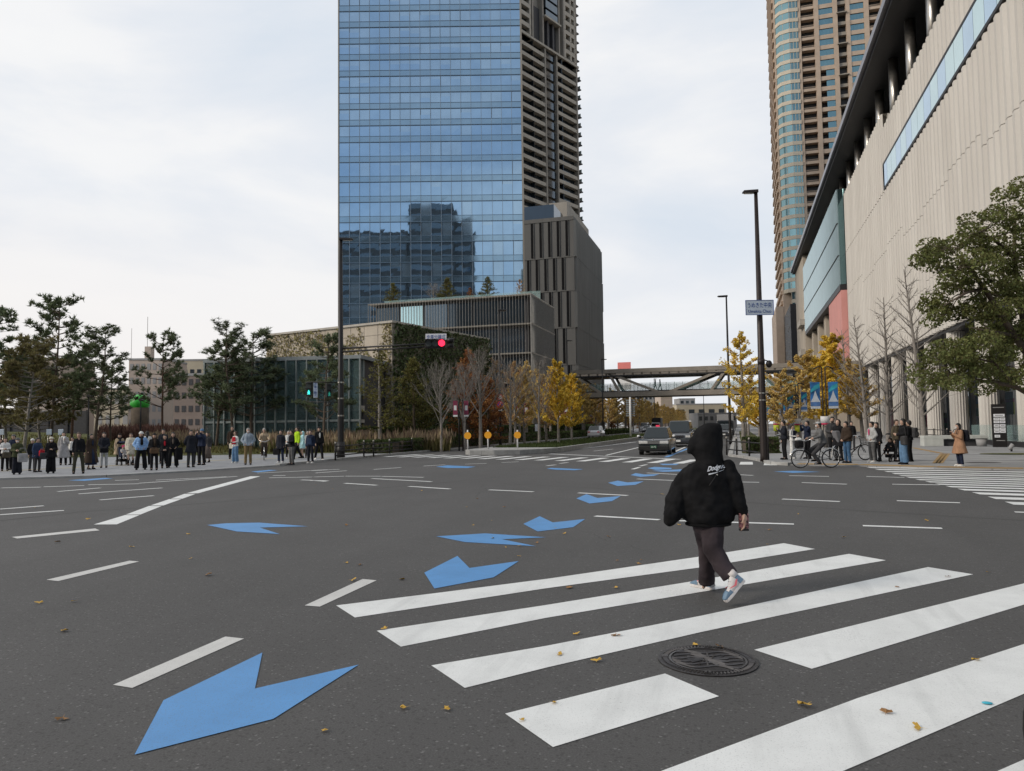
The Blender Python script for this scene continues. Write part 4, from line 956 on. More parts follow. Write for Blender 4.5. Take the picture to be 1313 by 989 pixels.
for k, n_, l, px, D, yt, wd in (
    ('olive', 'conifer', 'olive conical tree with a bare lower trunk right of the tall signal pole', 487, 51, 438, 1.15), ('olive2', 'evergreen_tree', 'dense brownish-green tree against the ivy wall', 531, 56, 452, 1.0),
    ('bare1', 'bare_tree', 'wide leafless tree with pale upswept branches right of the olive conifer', 566, 51, 452, 1.0), ('orange', 'conifer', 'russet-leaved conical tree behind the leafless trees', 600, 60, 440, 1.25), ('bare2', 'bare_tree', 'leafless tree standing before the russet conifer', 596, 52, 448, 1.05),
    ('bare2', 'bare_tree', 'tall leafless tree right of the russet conifer', 616, 53, 425, 1.0), ('orange', 'conifer', 'smaller russet tree in the shade left of the round signs', 626, 62, 478, 1.3), ('bare1', 'bare_tree', 'leafless tree just right of the pole with round signs', 654, 54, 448, 1.0),
    ('tan', 'street_tree', 'thinly leaved tan tree right of the round signs', 660, 58, 455, 1.0), ('dull', 'ginkgo_tree', 'dull yellow ginkgo behind the rightmost yellow disc', 672, 62, 468, 1.1), ('bare2', 'bare_tree', 'tall pale leafless tree left of the golden ginkgo', 691, 58, 440, .9), ('tan', 'street_tree', 'faded tree under the left side of the golden ginkgo', 700, 64, 478, 1.2),
    ('gold', 'ginkgo_tree', 'bright golden ginkgo, the tallest yellow tree left of the footbridge', 716, 60, 456, 1.05), ('gold', 'ginkgo_tree', 'golden ginkgo just behind and right of the tallest one', 733, 70, 474, 1.1)):
    plant(k, n_, l, px, D, yt, 'tree', None, z0=PZ, wide=wd)
for i in range(46):
    Y = 70 + i * 5.6; X = -23.0 + (i % 2) * .8; k = ('tan', 'dull', 'dull', 'dull', 'tan', 'dull')[i % 6]
    p = V((X, Y, 0)); (w_, lf), bark, lm, h0 = P_[k]
    r = copy_tree(PROTO[k], (X, Y, PZ), i * 1.3, 'autumn tree in the row along the left side of the road', (1.15, 1.15, 1.0 - .003 * i), 'autumn trees along the left side of the road'); r['category'] = 'tree'; r.name = 'roadside_tree'
for i in range(22):
    Y = 84 + i * 9; X = -27 - (i % 3)
    r = copy_tree(PROTO[('orange', 'dull', 'olive2')[i % 3]], (X, Y, PZ), i * 2.1, 'autumn tree in the second row set back from the left side of the road', (1.1, 1.1, .88), 'autumn trees set back from the road'); r['category'] = 'tree'; r.name = 'roadside_tree'
# right side of the road
for k, n_, l, X, Y, yt, wd in (
    ('thin', 'ginkgo_tree', 'slender half-bare ginkgo on the verge left of the tall sign pole', .35, 55, 418, 1.15), ('gold', 'ginkgo_tree', 'low golden ginkgo behind the tall sign pole', 2.3, 88, 498, 1.5),
    ('dull', 'ginkgo_tree', 'thin yellow ginkgo left of the blue banners', 5.6, 76, 445, 1.5), ('gold', 'ginkgo_tree', 'dense golden ginkgo right behind the pair of blue banners', 10.8, 93, 422, 1.35), ('dull', 'ginkgo_tree', 'golden ginkgo between the dense one and the leafless trees', 12.3, 84, 455, 1.4),
    ('bare3', 'bare_tree', 'leafless tree in front of the pink panel', VX(1090, 540, 11.5).x, VX(1090, 540, 11.5).y, 414, .95), ('bare3', 'bare_tree', 'leafless tree second from the right in front of the stone wall', VX(1111, 540, 11.5).x, VX(1111, 540, 11.5).y, 396, .95), ('bare3', 'bare_tree', 'tall leafless tree above the white-jacketed woman', VX(1138, 540, 11.5).x, VX(1138, 540, 11.5).y, 372, .95),
    ('bare3', 'bare_tree', 'tallest leafless tree, nearest to the camphor tree', VX(1184, 540, 11.5).x, VX(1184, 540, 11.5).y, 330, .95)):
    p = V((X, Y, 0)); plant(k, n_, l, X * 30 + Y, 0, yt, 'tree', None, P=p, wide=wd)
for i in range(9):
    r = copy_tree(PROTO[('dull', 'gold', 'thin')[i % 3]], (1.3 + (i % 2) * 4, 100 + i * 15, PZ), i * 1.9, 'yellow ginkgo in the row along the right side of the road beyond the banners', (1, 1, .9), 'ginkgos along the right side of the road'); r['category'] = 'tree'; r.name = 'roadside_tree'
plant('dull', 'ginkgo_tree', 'golden ginkgo half hidden behind the tall lamp pole', 7, 0, 470, 'tree', None, P=V((3.6, 66, 0)), wide=1.5)
plant('gold', 'ginkgo_tree', 'broad golden ginkgo between the banner poles', 9, 0, 450, 'tree', None, P=V((8.0, 82, 0)), wide=1.5)
# sparse golden leaves low on the leafless tree by the bench
# broad camphor tree at the right edge
random.seed(21); w_ = MB(); lf = MB(); tb = at(1352, 25.5)
root = thing('camphor_tree', 'spreading evergreen tree with dark limbs reaching in from the right edge', 'tree', (tb.x, tb.y, PZ))
def pp_(px, py, D): 
    d = ray(px, py); return CP + d * (D / d.dot(FWD)) - V((tb.x, tb.y, PZ))
trunk = [V((0, 0, -.2)), V((.05, 0, 1.2)), pp_(1345, 520, 25.5), pp_(1330, 470, 25.4)]
w_.tube(trunk, [.34, .27, .24, .20], 9)
mains = [([(1330, 470, 25.4), (1300, 430, 25), (1262, 370, 24.6), (1235, 335, 24.4)], .15), ([(1330, 470, 25.4), (1310, 400, 25.8), (1300, 330, 26), (1302, 275, 26)], .15), ([(1345, 520, 25.5), (1300, 495, 25), (1255, 488, 24.7), (1218, 478, 24.5)], .10),
         ([(1330, 470, 25.4), (1345, 380, 26), (1350, 300, 26), (1352, 240, 26)], .16), ([(1262, 370, 24.6), (1240, 375, 24.2), (1210, 392, 24)], .07), ([(1300, 430, 25), (1268, 425, 24.4), (1245, 420, 24.2)], .07), ([(1300, 330, 26), (1272, 305, 25.6), (1245, 300, 25.4)], .08), ([(1300, 495, 25), (1275, 465, 24.6), (1232, 455, 24.3)], .06), ([(1310, 400, 25.8), (1290, 370, 26.6), (1275, 350, 27)], .07)]
for pts, r in mains: w_.tube([pp_(*q) for q in pts], [r * (1 - .75 * i / (len(pts) - 1)) for i in range(len(pts))], 7)
cl = [(1215, 318, 50), (1228, 345, 60), (1206, 342, 36), (1230, 318, 60), (1222, 365, 40), (1250, 300, 60), (1272, 290, 52), (1295, 262, 55), (1312, 290, 70), (1330, 260, 80), (1350, 235, 80), (1340, 320, 90), (1300, 330, 55), (1216, 385, 38), (1216, 402, 36), (1238, 385, 38), (1268, 395, 60), (1250, 412, 45), (1290, 385, 62), (1310, 370, 70), (1280, 425, 58), (1305, 430, 58), (1268, 358, 36), (1245, 345, 34),
      (1212, 470, 50), (1215, 455, 55), (1240, 448, 62), (1262, 458, 60), (1240, 478, 60), (1215, 485, 48), (1268, 488, 54), (1292, 470, 60), (1310, 485, 50), (1330, 420, 70), (1335, 470, 60), (1360, 340, 90), (1365, 430, 90), (1204, 484, 24), (1325, 350, 70), (1258, 330, 40)]
for (px, py, n) in cl:
    D = 25 + U(-1.3, 1.3); c = pp_(px, py, D); k = .46 + n * .0052
    near = min((q for pts, _ in mains for q in (pp_(*t) for t in pts)), key=lambda q: (q - c).length)
    w_.tube([near, near.lerp(c, .5) + rv() * .12, c], [.035, .022, .01], 4)
    for s in range(4):
        e = c + V((U(-k, k), U(-k, k), U(-.5 * k, .5 * k))); w_.tube([c, e], [.012, .006], 3)
        lump(lf, e, (k * .62, k * .62, k * .36), int(n * 4.2), .06, .55, .45)
w_.build('trunk', 'bark_brown', root, True); lf.build('crown', 'camphor_leaf', root)
# hedges, pampas grass, shrubs
def hedge(name, label, a, b_, wid, h, n, cat='hedge', mt='hedge_leaf', size=.07):
    a, b_ = V(a), V(b_); d = (b_ - a).normalized(); nn = V((-d.y, d.x, 0)); L_ = (b_ - a).length; r = thing(name, label, cat, (a.x, a.y, PZ)); mb = MB(); s = nn * (wid / 2 - .06); mb.hexa([a - s, b_ - s, b_ + s, a + s, a - s + V((0, 0, h - .08)), b_ - s + V((0, 0, h - .08)), b_ + s + V((0, 0, h - .08)), a + s + V((0, 0, h - .08))])
    mb.build('stems', 'soil', r, world=True); lf = MB()
    for _ in range(n):
        u = (R_() ** 1.6) * L_; q = R_()
        if q < .5: p = a + d * u + nn * U(-wid / 2, wid / 2) + V((0, 0, h + U(-.05, .06)))
        else: p = a + d * u + nn * (wid / 2 + U(-.05, .05)) * (1 if q < .75 else -1) + V((0, 0, U(0, h)))
        leafq(lf, p, size * (1 + u / 60))
    lf.build('leaves', mt, r, world=True); return r
hedge('clipped_hedge', 'long clipped green hedge along the left kerb of the road', (-21.3, 44, PZ), (-21.3, 150, PZ), 1.2, .85, 16000)
hedge('clipped_hedge', 'short clipped hedge behind the left guard rail', (-20.9, 43.2, PZ), (-23.5, 43.4, PZ), 1.0, .8, 2500)
hedge('round_shrub', 'low green shrub on the verge behind the right guard rail', (.3, 42.3, PZ), (2.0, 42.6, PZ), 1.2, .8, 2600, 'shrub', 'hedge_leaf', .06)
hedge('dark_shrubs', 'dark evergreen undergrowth beneath the autumn trees left of the road', (-25, 47, PZ), (-25, 130, PZ), 1.6, 1.6, 9000, 'shrubs', 'hedge_leaf', .13)
def grass_bank(name, label, pxs_, D0, D1, n, hh, z_of, base='grass_blade', top='plume', seed=5):
    random.seed(seed); a = MB(); t = MB()
    for _ in range(n):
        px = U(*pxs_); D = U(D0, D1); p = at(px, D); z = z_of(p); p.z = z; c = p + V((U(-.2, .2), U(-.2, .2), 0))
        h = hh * U(.6, 1.1) * (.8 + .3 * mnoise.noise(V((px * .07, D, 0)))); lean = V((U(-.3, .3), U(-.3, .3), 1)) * h; s = V((cos(px), sin(px), 0)) * .045
        a.add((c - s, c + s, c + lean * .8), ((0, 1, 2),))
        if R_() < .45:
            e = c + lean; s2 = s * 1.3; t.quad(e - V((0, 0, .45)) - s2 * .4, e - V((0, 0, .25)) + s2, e + V((U(-.1, .1), 0, .1)), e - V((0, 0, .25)) - s2)
    r = thing(name, label, 'grasses', at(sum(pxs_) / 2, D0)); r['kind'] = 'stuff'; a.build('blades', base, r, world=True)['kind'] = 'stuff'; t.build('plumes', top, r, world=True)['kind'] = 'stuff'
    return r
grass_bank('pampas_grass', 'bank of tawny pampas grass in front of the glass pavilion', (338, 575), 51, 56, 7500, 1.6, lambda p: PZ)
from mathutils.kdtree import KDTree
kd = KDTree(len(gx)); [kd.insert(V((q[0], q[1], 0)), i) for i, q in enumerate(gx)]; kd.balance()
def LZ(p): return gx[kd.find(V((p[0], p[1], 0)))[1]][2]
grass_bank('pampas_grass', 'tawny grasses on the lawn behind the middle of the crowd', (190, 268), 56, 66, 3500, 1.1, LZ, seed=6)
grass_bank('red_shrubs', 'reddish brown twiggy shrubs on the lawn below the green dome', (128, 238), 70, 78, 4500, 1.7, LZ, 'red_shrub', 'red_shrub', seed=7)
grass_bank('meadow_grass', 'rough yellow-green tufts covering the sloping lawn', (-60, 345), 49, 80, 9000, .28, LZ, 'olive_leaf', 'grass_blade', seed=8)
random.seed(10); mb = MB()
for _ in range(9000):
    y = 46.5 + 60 * R_() ** 1.8; p = V((U(-15.5, -11.1), y, .27)); h = U(.08, .22); s = V((U(-.02, .02), U(-.02, .02), 0)) * 2; mb.add((p - s, p + s, p + V((U(-.05, .05), U(-.05, .05), h))), ((0, 1, 2),))
tag(mb.build('median_grass', 'hedge_leaf'), 'short green grass on the kerbed median of the road', 'grass', kind='stuff')
# shrubs and small trees on the podium terrace
for i, (px, yt, k, l) in enumerate(((505, 361, 'olive2', 'small green tree at the left end of the podium roof terrace'), (573, 354, 'olive2', 'round green tree in the middle of the podium roof terrace'), (556, 360, 'bare1', 'leafless shrub left of the round terrace tree'), (603, 367, 'orange', 'russet shrub on the podium roof terrace'), (625, 353, 'olive2', 'largest green tree of the podium roof terrace'), (667, 356, 'tan', 'pale thin tree at the right end of the roof terrace'))):
    p = VY(px, 380, Yp + 7); p.z = 0; z0 = zP; (w_, lf), bark, lm, h0 = P_[k]
    r = copy_tree(PROTO[k], (p.x, p.y, z0), i * 2.0, l); s = (zat(p, yt) - z0) / h0; r.scale = (s * 1.3, s * 1.3, s); r.name = 'terrace_tree'
    if 'group' in r: del r['group']
# ================================================================== street furniture
pm('sign_white', (.78, .80, .84), .5, var=.03); pm('sign_blue', (.03, .08, .32), .5, var=.0); pm('sign_grey_blue', (.50, .58, .68), .5, var=.04); pm('orange_disc', (.95, .42, .02), .5, var=.04); pm('red_sign', (.55, .03, .04), .5, var=.0)
pm('red_lamp', (.6, .02, .03), .3, var=0, emit=((1, .02, .06), 2.2)); pm('green_lamp', (.05, .5, .45), .3, var=0, emit=((.04, 1, .85), 1.3)); pm('green_dim', (.03, .25, .2), .3, var=0, emit=((.05, .6, .45), .25)); pm('lens_off', (.06, .07, .07), .3, var=0); pm('lens', (.7, .7, .68), .3, var=0)
def lamp_post(name, label, P, h, r0, r1, head_dir, head_len=1.0, col='brown_pole', z0=PZ):
    r = thing(name, label, 'street lamp', (P.x, P.y, z0)); mb = MB(); mb.tube([(0, 0, 0), (0, 0, .25), (0, 0, 2.2), (0, 0, h)], [r0 * 1.15, r0, r0 * .97, r1], 14); mb.build('pole', col, r, True)
    d = V((*head_dir, 0)).normalized(); n = V((-d.y, d.x, 0)) * .17
    mb = MB(); a = V((0, 0, h)) - d * .08; e = a + d * head_len; q = V((0, 0, .06)); mb.hexa([a - n * .8 - q, e - n - q * .6, e + n - q * .6, a + n * .8 - q, a - n * .7 + q * 1.3, e - n * .8 + q * .6, e + n * .8 + q * .6, a + n * .7 + q * 1.3]); hd = mb.build('lamp_head', col, r, bevel=.015)
    mb = MB(); k = V((0, 0, -.075)); mb.quad(a + d * .2 - n * .6 + k, e - d * .05 - n * .6 + k, e - d * .05 + n * .6 + k, a + d * .2 + n * .6 + k); mb.build('lens', 'lens', hd); return r
def disc(mb, c, n, r, th=.02, k=24):
    n = V(n).normalized(); mb.tube([V(c) - n * th / 2, V(c) + n * th / 2], r, k)
# tall signal pole on the left
Pl = G(437, 588, PZ); hl = zat(Pl, 307)
sp = lamp_post('signal_pole', 'tall black lamp and signal pole at the left kerb with green pedestrian lights', Pl, hl - PZ, .17, .09, RGT.xy, .75, 'black_metal'); sp['category'] = 'signal pole'
dg = Pl.xy.length
def onpl(px, py, D): d = ray(px, py); return CP + d * (D / d.dot(FWD))
Dl = Pl.dot(FWD)
L0 = V((Pl.x, Pl.y, PZ))
for (ya, yb) in ((447, 441.5), (451.5, 445)):
    a, b_ = V((Pl.x, Pl.y, zat(Pl, ya))), onpl(548, yb - .5, Dl - 3); mb = MB(); mb.tube([a, b_], [.05, .04], 8); mb.build('signal_arm', 'black_metal', sp, True, world=True)
mb = MB(); mb.tube([(0, 0, zat(Pl, 590) - PZ + .0), (0, 0, .9)], .22, 12); mb.build('base_sleeve', 'black_metal', sp, True)
for y in (491.5, 512, 534): mb = MB(); mb.cyl((0, 0), .185, zat(Pl, y) - PZ, zat(Pl, y) - PZ + .07, 14); mb.build('band_clamp', 'steel', sp)
mb = MB()
for y in (490.5, 516): mb.tube([V((Pl.x, Pl.y, zat(Pl, y))), onpl(394, y - .5, Dl + .3)], .03, 6)
mb.build('bracket', 'black_metal', sp, True, world=True)
def signal_box(c, ux, n, wid, hgt, dep, par, name='signal_head'):
    u = V(ux).normalized(); n = V(n).normalized(); z = V((0, 0, 1)); w2, h2 = u * wid / 2, z * hgt / 2
    mb = MB(); mb.hexa([c - w2 - h2 - n * dep, c + w2 - h2 - n * dep, c + w2 - h2, c - w2 - h2, c - w2 + h2 - n * dep, c + w2 + h2 - n * dep, c + w2 + h2, c - w2 + h2]); return mb.build(name, 'black_metal', par, world=True, bevel=.03)
# red traffic light hung on the arm
c = onpl(558, 440.2, Dl - 3.2); tl = thing('traffic_light', 'horizontal traffic light glowing red at the end of the long arm', 'traffic light', c)
u = RGT.copy(); n = -FWD; wd = 27 * (Dl - 3.2) / FPX; hb = signal_box(c, u, n, wd, .5, .2, tl, 'housing')
for i, mt in enumerate(('lens_off', 'lens_off', 'red_lamp')):
    cc = c + u * (wd * (i - 1) * .31) + n * .012; mb = MB(); disc(mb, cc, n, .165, .03); mb.build('lamp', mt, tl, world=True)
    mb = MB(); pts = []; z = V((0, 0, 1))
    for k in range(9): a = pi * k / 8; pts.append(cc + u * (.18 * cos(a)) + z * (.18 * sin(a)))
    mb.add([p for p in pts] + [p + n * .28 for p in pts], [(k, k + 1, k + 10, k + 9) for k in range(8)]); mb.build('visor', 'black_metal', tl, world=True)
c2 = onpl(577.5, 440, Dl - 3.2)
for dz in (-.13, .13):
    mb = MB(); disc(mb, c2 + V((0, 0, dz)) + n * .0, u, .12, .32); mb.build('side_lamp', 'black_metal', tl, True, world=True)
# plate above it
def plate(px, py, D, wpx, hpx, mt, name, label, cat='sign', edge=None, ux=None):
    c = onpl(px, py, D); u = (ux or RGT).normalized(); z = V((0, 0, 1)); k = D / FPX; w2, h2 = u * (wpx * k / 2), z * (hpx * k / 2); n = V((u.y, -u.x, 0)); n = n if n.dot(FWD) < 0 else -n
    r = thing(name, label, cat, c); mb = MB(); mb.hexa([c - w2 - h2 - n * .03, c + w2 - h2 - n * .03, c + w2 - h2, c - w2 - h2, c - w2 + h2 - n * .03, c + w2 + h2 - n * .03, c + w2 + h2, c - w2 + h2]); mb.build('panel', mt, r, world=True)
    if edge:
        mb = MB(); f = .92
        for s in (1, -1):
            mb.tube([c + w2 * s - h2 + n * .004, c + w2 * s + h2 + n * .004], .012, 4); mb.tube([c - w2 + h2 * s + n * .004, c + w2 + h2 * s + n * .004], .012, 4)
        mb.build('border', edge, r, world=True)
    return r, c, u, z, n, w2.length * 2, h2.length * 2
r, c, u, z, n, w_, h_ = plate(559, 432, Dl - 3.2, 27, 8, 'sign_white', 'signal_plate', 'white plate with blue Japanese characters above the red traffic light')
put_text('signal', 'lettering', 'sign_blue', c + n * .01, u, z, w_ * .9, h_ * .68, r)
# pedestrian signals and the vertical plate
for px, py, mt, l, wpx in ((396, 499, 'green_lamp', 'pedestrian signal showing a bright green walking figure', 8.5), (422, 501, 'green_dim', 'pedestrian signal with a dim green light beside the tall pole', 7)):
    c = onpl(px, py, Dl + .25); t_ = thing('pedestrian_signal', l, 'pedestrian signal', c); u = RGT; n = -FWD if mt == 'green_lamp' else (-FWD + RGT * .9).normalized(); uu = V((-n.y, n.x, 0)); uu = uu if uu.dot(RGT) > 0 else -uu
    signal_box(c, uu, n, wpx * Dl / FPX, 18 * Dl / FPX, .2, t_, 'housing'); z = V((0, 0, 1))
    for dz in (1, -1):
        cc = c + z * .19 * dz + n * .012; mb = MB(); mb.hexa([cc - uu * .13 - z * .15 - n * .01, cc + uu * .13 - z * .15 - n * .01, cc + uu * .13 - z * .15, cc - uu * .13 - z * .15, cc - uu * .13 + z * .15 - n * .01, cc + uu * .13 + z * .15 - n * .01, cc + uu * .13 + z * .15, cc - uu * .13 + z * .15]); mb.build('lens', 'lens_off', t_, world=True)
        mb = MB(); q = cc + z * .17; mb.hexa([q - uu * .16 - z * .01, q + uu * .16 - z * .01, q + uu * .16 - z * .03 + n * .2, q - uu * .16 - z * .03 + n * .2, q - uu * .16, q + uu * .16, q + uu * .16 - z * .02 + n * .2, q - uu * .16 - z * .02 + n * .2]); mb.build('visor', 'black_metal', t_, world=True)
    cc = c - z * .19 + n * .02; mb = MB(); f = lambda a, b_, r: mb.tube([cc + uu * a[0] + z * a[1], cc + uu * b_[0] + z * b_[1]], r, 6)
    mb.ell(cc + z * .10, .03, 8, 6); f((0, .07), (.0, -.01), .035); f((0, -.01), (-.05, -.11), .022); f((0, -.01), (.055, -.10), .022); f((0, .05), (-.07, -.0), .016); f((0, .05), (.07, .01), .016); mb.build('walking_figure', mt, t_, world=True)
r, c, u, z, n, w_, h_ = plate(404.5, 500, Dl + .25, 5.2, 20, 'sign_grey_blue', 'vertical_plate', 'narrow vertical blue-white plate between the two pedestrian signals')
put_text('signal_v', 'lettering', 'sign_blue', c + n * .01, u, z, w_ * .66, h_ * .9, r)
# right tall pole
Pr = G(980, 592, PZ); Dr = Pr.dot(FWD); hr = zat(Pr, 246)
rp = lamp_post('street_lamp', 'tallest dark street lamp right of the hooded pedestrian, carrying a name plate', Pr, hr - PZ, .155, .075, (-RGT).xy, .62)
mb = MB(); h0 = zat(Pr, 464) - PZ; a = V((0, 0, h0)); u = RGT; mb.tube([a + V((0, 0, -.12)), a + V((0, 0, .12))], .15, 12); mb.tube([a, a + u * .18 + V((0, 0, .06)), a + u * .30 + V((0, 0, .02))], .025, 6); mb.build('camera_arm', 'brown_pole', rp, True)
mb = MB(); mb.ell(a + u * .33 + V((0, 0, -.10)), (.13, .13, .16), 14, 10); mb.build('dome_camera', 'black_metal', rp, True)
for y in (505, 514): mb = MB(); mb.cyl((0, 0), .155, zat(Pr, y) - PZ, zat(Pr, y) - PZ + .05, 14); mb.build('band_clamp', 'steel', rp)
r, c, u, z, n, w_, h_ = plate(974, 394.5, Dr - .25, 36, 19, 'sign_grey_blue', 'name_plate', 'pale blue intersection name plate in Japanese on the tall lamp pole', edge='sign_blue')
mb = MB(); 
for v in r.children: pass
put_text('station', 'lettering', 'sign_blue', c + n * .01 + z * h_ * .17, u, z, w_ * .86, h_ * .36, r); put_text('romaji', 'lettering', 'sign_blue', c + n * .01 - z * h_ * .25, u, z, w_ * .82, h_ * .22, r)
# short guard posts beside it
for px, py, h, l in ((984.5, 590, 1.0, 'black bollard with a steel cap right of the tall lamp'), ):
    p = G(px, py, PZ); r = thing('bollard', l, 'bollard', p); mb = MB(); mb.cyl((0, 0), .07, 0, h, 12); mb.build('post', 'black_metal', r, True); mb = MB(); mb.cyl((0, 0), .075, h, h + .06, 12, .05); mb.build('cap', 'steel', r, True)
# other lamps
for px, D, yt, hd, l, r0 in ((936, 58, 380, (-RGT).xy, 'slender black street lamp beside the verge ginkgo', .11), (641.5, 64, 398, RGT.xy, 'black lamp pole carrying two round signs left of the road', .11), (773.5, 105, 461, RGT.xy, 'lamp pole in front of the footbridge at the grey finned building', .11), (729, 98, 437, RGT.xy, 'thin lamp pole in front of the dark finned building', .09),
                             (840, 190, 486, RGT.xy, 'lamp pole standing under the footbridge left of the vans', .12), (903, 210, 497, (-RGT).xy, 'farthest lamp pole right of the road beyond the footbridge', .12), (113, 54, 508, RGT.xy, 'low black lamp post on the lawn left of the green dome', .06), (180, 56, 513, RGT.xy, 'low black Y-shaped lamp post below the green dome', .06)):
    p = at(px, D); z0 = LZ(p) if px < 200 else PZ; lamp_post('street_lamp', l, p, zat(p, yt) - z0, r0, r0 * .55, hd, .75 if px > 200 else .35, z0=z0, col='black_metal')
p = at(641.5, 63.8)
for yc, rad, mt, inner, l in ((509.5, .24, 'red_sign', 'sign_white', 'round red-rimmed white sign above the blue one'), (519, .29, 'red_sign', 'sign_blue', 'round blue no-parking style sign with a red rim')):
    c = V((p.x, p.y, zat(p, yc))) - FWD * .15; r = thing('round_sign', l, 'traffic sign', c); mb = MB(); disc(mb, c, FWD, rad); mb.build('rim', mt, r, world=True); mb = MB(); disc(mb, c - FWD * .012, FWD, rad * .76); mb.build('face', inner, r, world=True)
    mb = MB(); 
    if inner == 'sign_blue': q = (RGT + V((0, 0, 1))).normalized() * rad * .75; mb.tube([c - FWD * .03 - q, c - FWD * .03 + q], .035, 6); mb.tube([c - FWD * .03 - q.cross(FWD), c - FWD * .03 + q.cross(FWD)], .035, 6); mb.build('slash', mt, r, world=True)
    else: mb.box(-.05, .05, -.03, -.02, -.1, .1); 
r, *_x = plate(641.5, 525.6, 63.8, 5, 1.8, 'sign_white', 'small_plate', 'tiny white plate under the round blue sign')
# yellow discs on white posts at the median nose
for px, yb, yd, l in ((599.5, 577, 558.8, 'leftmost orange disc on a white post at the median nose'), (625.5, 576.5, 558.0, 'middle orange disc on a white post on the median'), (663.3, 576, 558.0, 'rightmost orange disc on a white post on the median')):
    D = 45.5 if px < 640 else 46.5; p = at(px, D); r = thing('disc_marker', l, 'road marker', (p.x, p.y, .28)); zt_ = zat(p, 551.5); mb = MB(); mb.cyl((0, 0), .045, 0, zt_ - .28, 10); mb.build('post', 'white_metal', r, True)
    mb = MB(); disc(mb, V((0, 0, zat(p, yd) - .28)) - FWD * .06, FWD, .22, .03); mb.build('disc', 'orange_disc', r)
# direction board on a white pole
p = V((-11.6, 0, 0)); Yd = 84; p = VY(808.5, 540, Yd); p.z = 0; r = thing('direction_board', 'white pole with a grey slatted direction board on the median', 'road sign', (p.x, p.y, .27)); zt_ = zat(p, 509.5)
mb = MB(); mb.cyl((0, 0), .11, 0, zt_ - .27, 12); mb.build('post', 'white_metal', r, True); mb = MB(); a, b_ = zat(p, 534), zat(p, 511.5)
for i in range(8): z0 = a + (b_ - a) * i / 8; mb.box(-.50, .50, .13, .17, z0 - .27, z0 + (b_ - a) / 8 * .62 - .27)
mb.build('slats', pm('slat_grey', (.22, .25, .27), .5), r)
# guard rails
def rail(name, label, pts, h=.85, nr=(.84, .55, .28), mt='black_metal', capm='conc_light'):
    r = thing(name, label, 'guard rail', pts[0])
    for p in pts:
        mb = MB(); mb.cyl((p.x, p.y), .045, p.z, p.z + h, 10); po = mb.build('post', mt, r, True, world=True); mb = MB(); mb.cyl((p.x, p.y), .05, p.z + h + .001, p.z + h + .09, 10, .035); mb.build('cap', capm, po, True)
    for f in nr:
        for i in range(len(pts) - 1):
            mb = MB(); mb.tube([pts[i] + V((0, 0, h * f)), pts[i + 1] + V((0, 0, h * f))], .034, 6); mb.build('rail', mt, r, True, world=True)
    return r
rail('guard_rail', 'black three-bar guard rail at the kerb right of the tall signal pole', [G(430, 590.5, PZ), G(466.5, 586.2, PZ), G(479, 585.5, PZ), G(499.5, 583, PZ), G(528, 580, PZ)], .85)
rail('guard_rail', 'black guard rail in front of the verge shrub right of the hooded pedestrian', [G(932, 583.5, PZ), G(945, 585.3, PZ), G(961, 587, PZ), G(979, 590, PZ)], .85, (.84, .35))
rail('guard_rail', 'low dark railing before the columns behind the white-jacketed woman', [V((XW - 1.2, 80, PZ)), V((XW - 1.2, 76, PZ)), V((XW - 1.2, 72, PZ)), V((XW - 1.2, 68, PZ)), V((XW - 1.2, 64, PZ))], .95, (.95, .5, .15))
# small steel box on the rail
# banner poles with wrapped bases
pm('banner_blue', (.03, .16, .42), .6, var=.5, scale=1.6); pm('banner_teal', (.05, .42, .55), .6, var=.3, scale=2); pm('banner_snow', (.62, .68, .76), .6, var=.08); pm('banner_band', (.10, .22, .50), .6, var=.2); pm('wrap_white', (.62, .62, .62), .6, var=.05); pm('wrap_crimson', (.45, .02, .08), .6, var=.0); pm('wrap_lime', (.42, .47, .03), .6, var=.0)
def banner(name, label, c, wid, hgt, par_u=RGT, mats=None):
    u = par_u.normalized(); n = V((u.y, -u.x, 0)); n = n if n.dot(FWD) < 0 else -n; z = V((0, 0, 1)); r = thing(name, label, 'banner', c)
    def rect(u0, u1, z0, z1, d, mt, nm):
        mb = MB(); a = c + u * u0; b_ = c + u * u1; mb.hexa([a + z * z0, b_ + z * z0, b_ + z * z0 + n * d, a + z * z0 + n * d, a + z * z1, b_ + z * z1, b_ + z * z1 + n * d, a + z * z1 + n * d]); return mb.build(nm, mt, r, world=True)
    w2 = wid / 2
    if mats:
        rect(-w2, w2, hgt * .12, hgt, .02, mats[0], 'cloth'); rect(-w2, w2, 0, hgt * .11, .02, mats[1], 'hem'); rect(-w2 * .6, w2 * .6, hgt * .4, hgt * .7, .03, mats[1], 'emblem'); return r
    rect(-w2, w2, hgt * .09, hgt, .02, 'banner_blue', 'cloth'); rect(-w2, w2, 0, hgt * .088, .02, 'banner_snow', 'hem'); rect(-w2, w2, hgt * .10, hgt * .24, .026, 'banner_band', 'text_band')
    mb = MB(); q = c + n * .028; mb.add([q - u * w2 + z * hgt * .25, q + u * w2 + z * hgt * .25, q + u * w2 * .55 + z * hgt * .40, q + u * w2 * .28 + z * hgt * .53, q + z * hgt * .68, q - u * w2 * .28 + z * hgt * .53, q - u * w2 * .55 + z * hgt * .40], [(0, 1, 2, 3, 4, 5, 6)]); mb.build('white_tree', 'banner_snow', r, world=True)
    mb = MB(); q = c + n * .03; mb.add([q - u * w2 * .95 + z * hgt * .60, q + u * w2 * .95 + z * hgt * .80, q + u * w2 * .95 + z * hgt * .95, q - u * w2 * .2 + z * hgt * .86, q - u * w2 * .95 + z * hgt * .70], [(0, 1, 2, 3, 4)]); mb.build('light_streak', 'banner_teal', r, world=True); return r
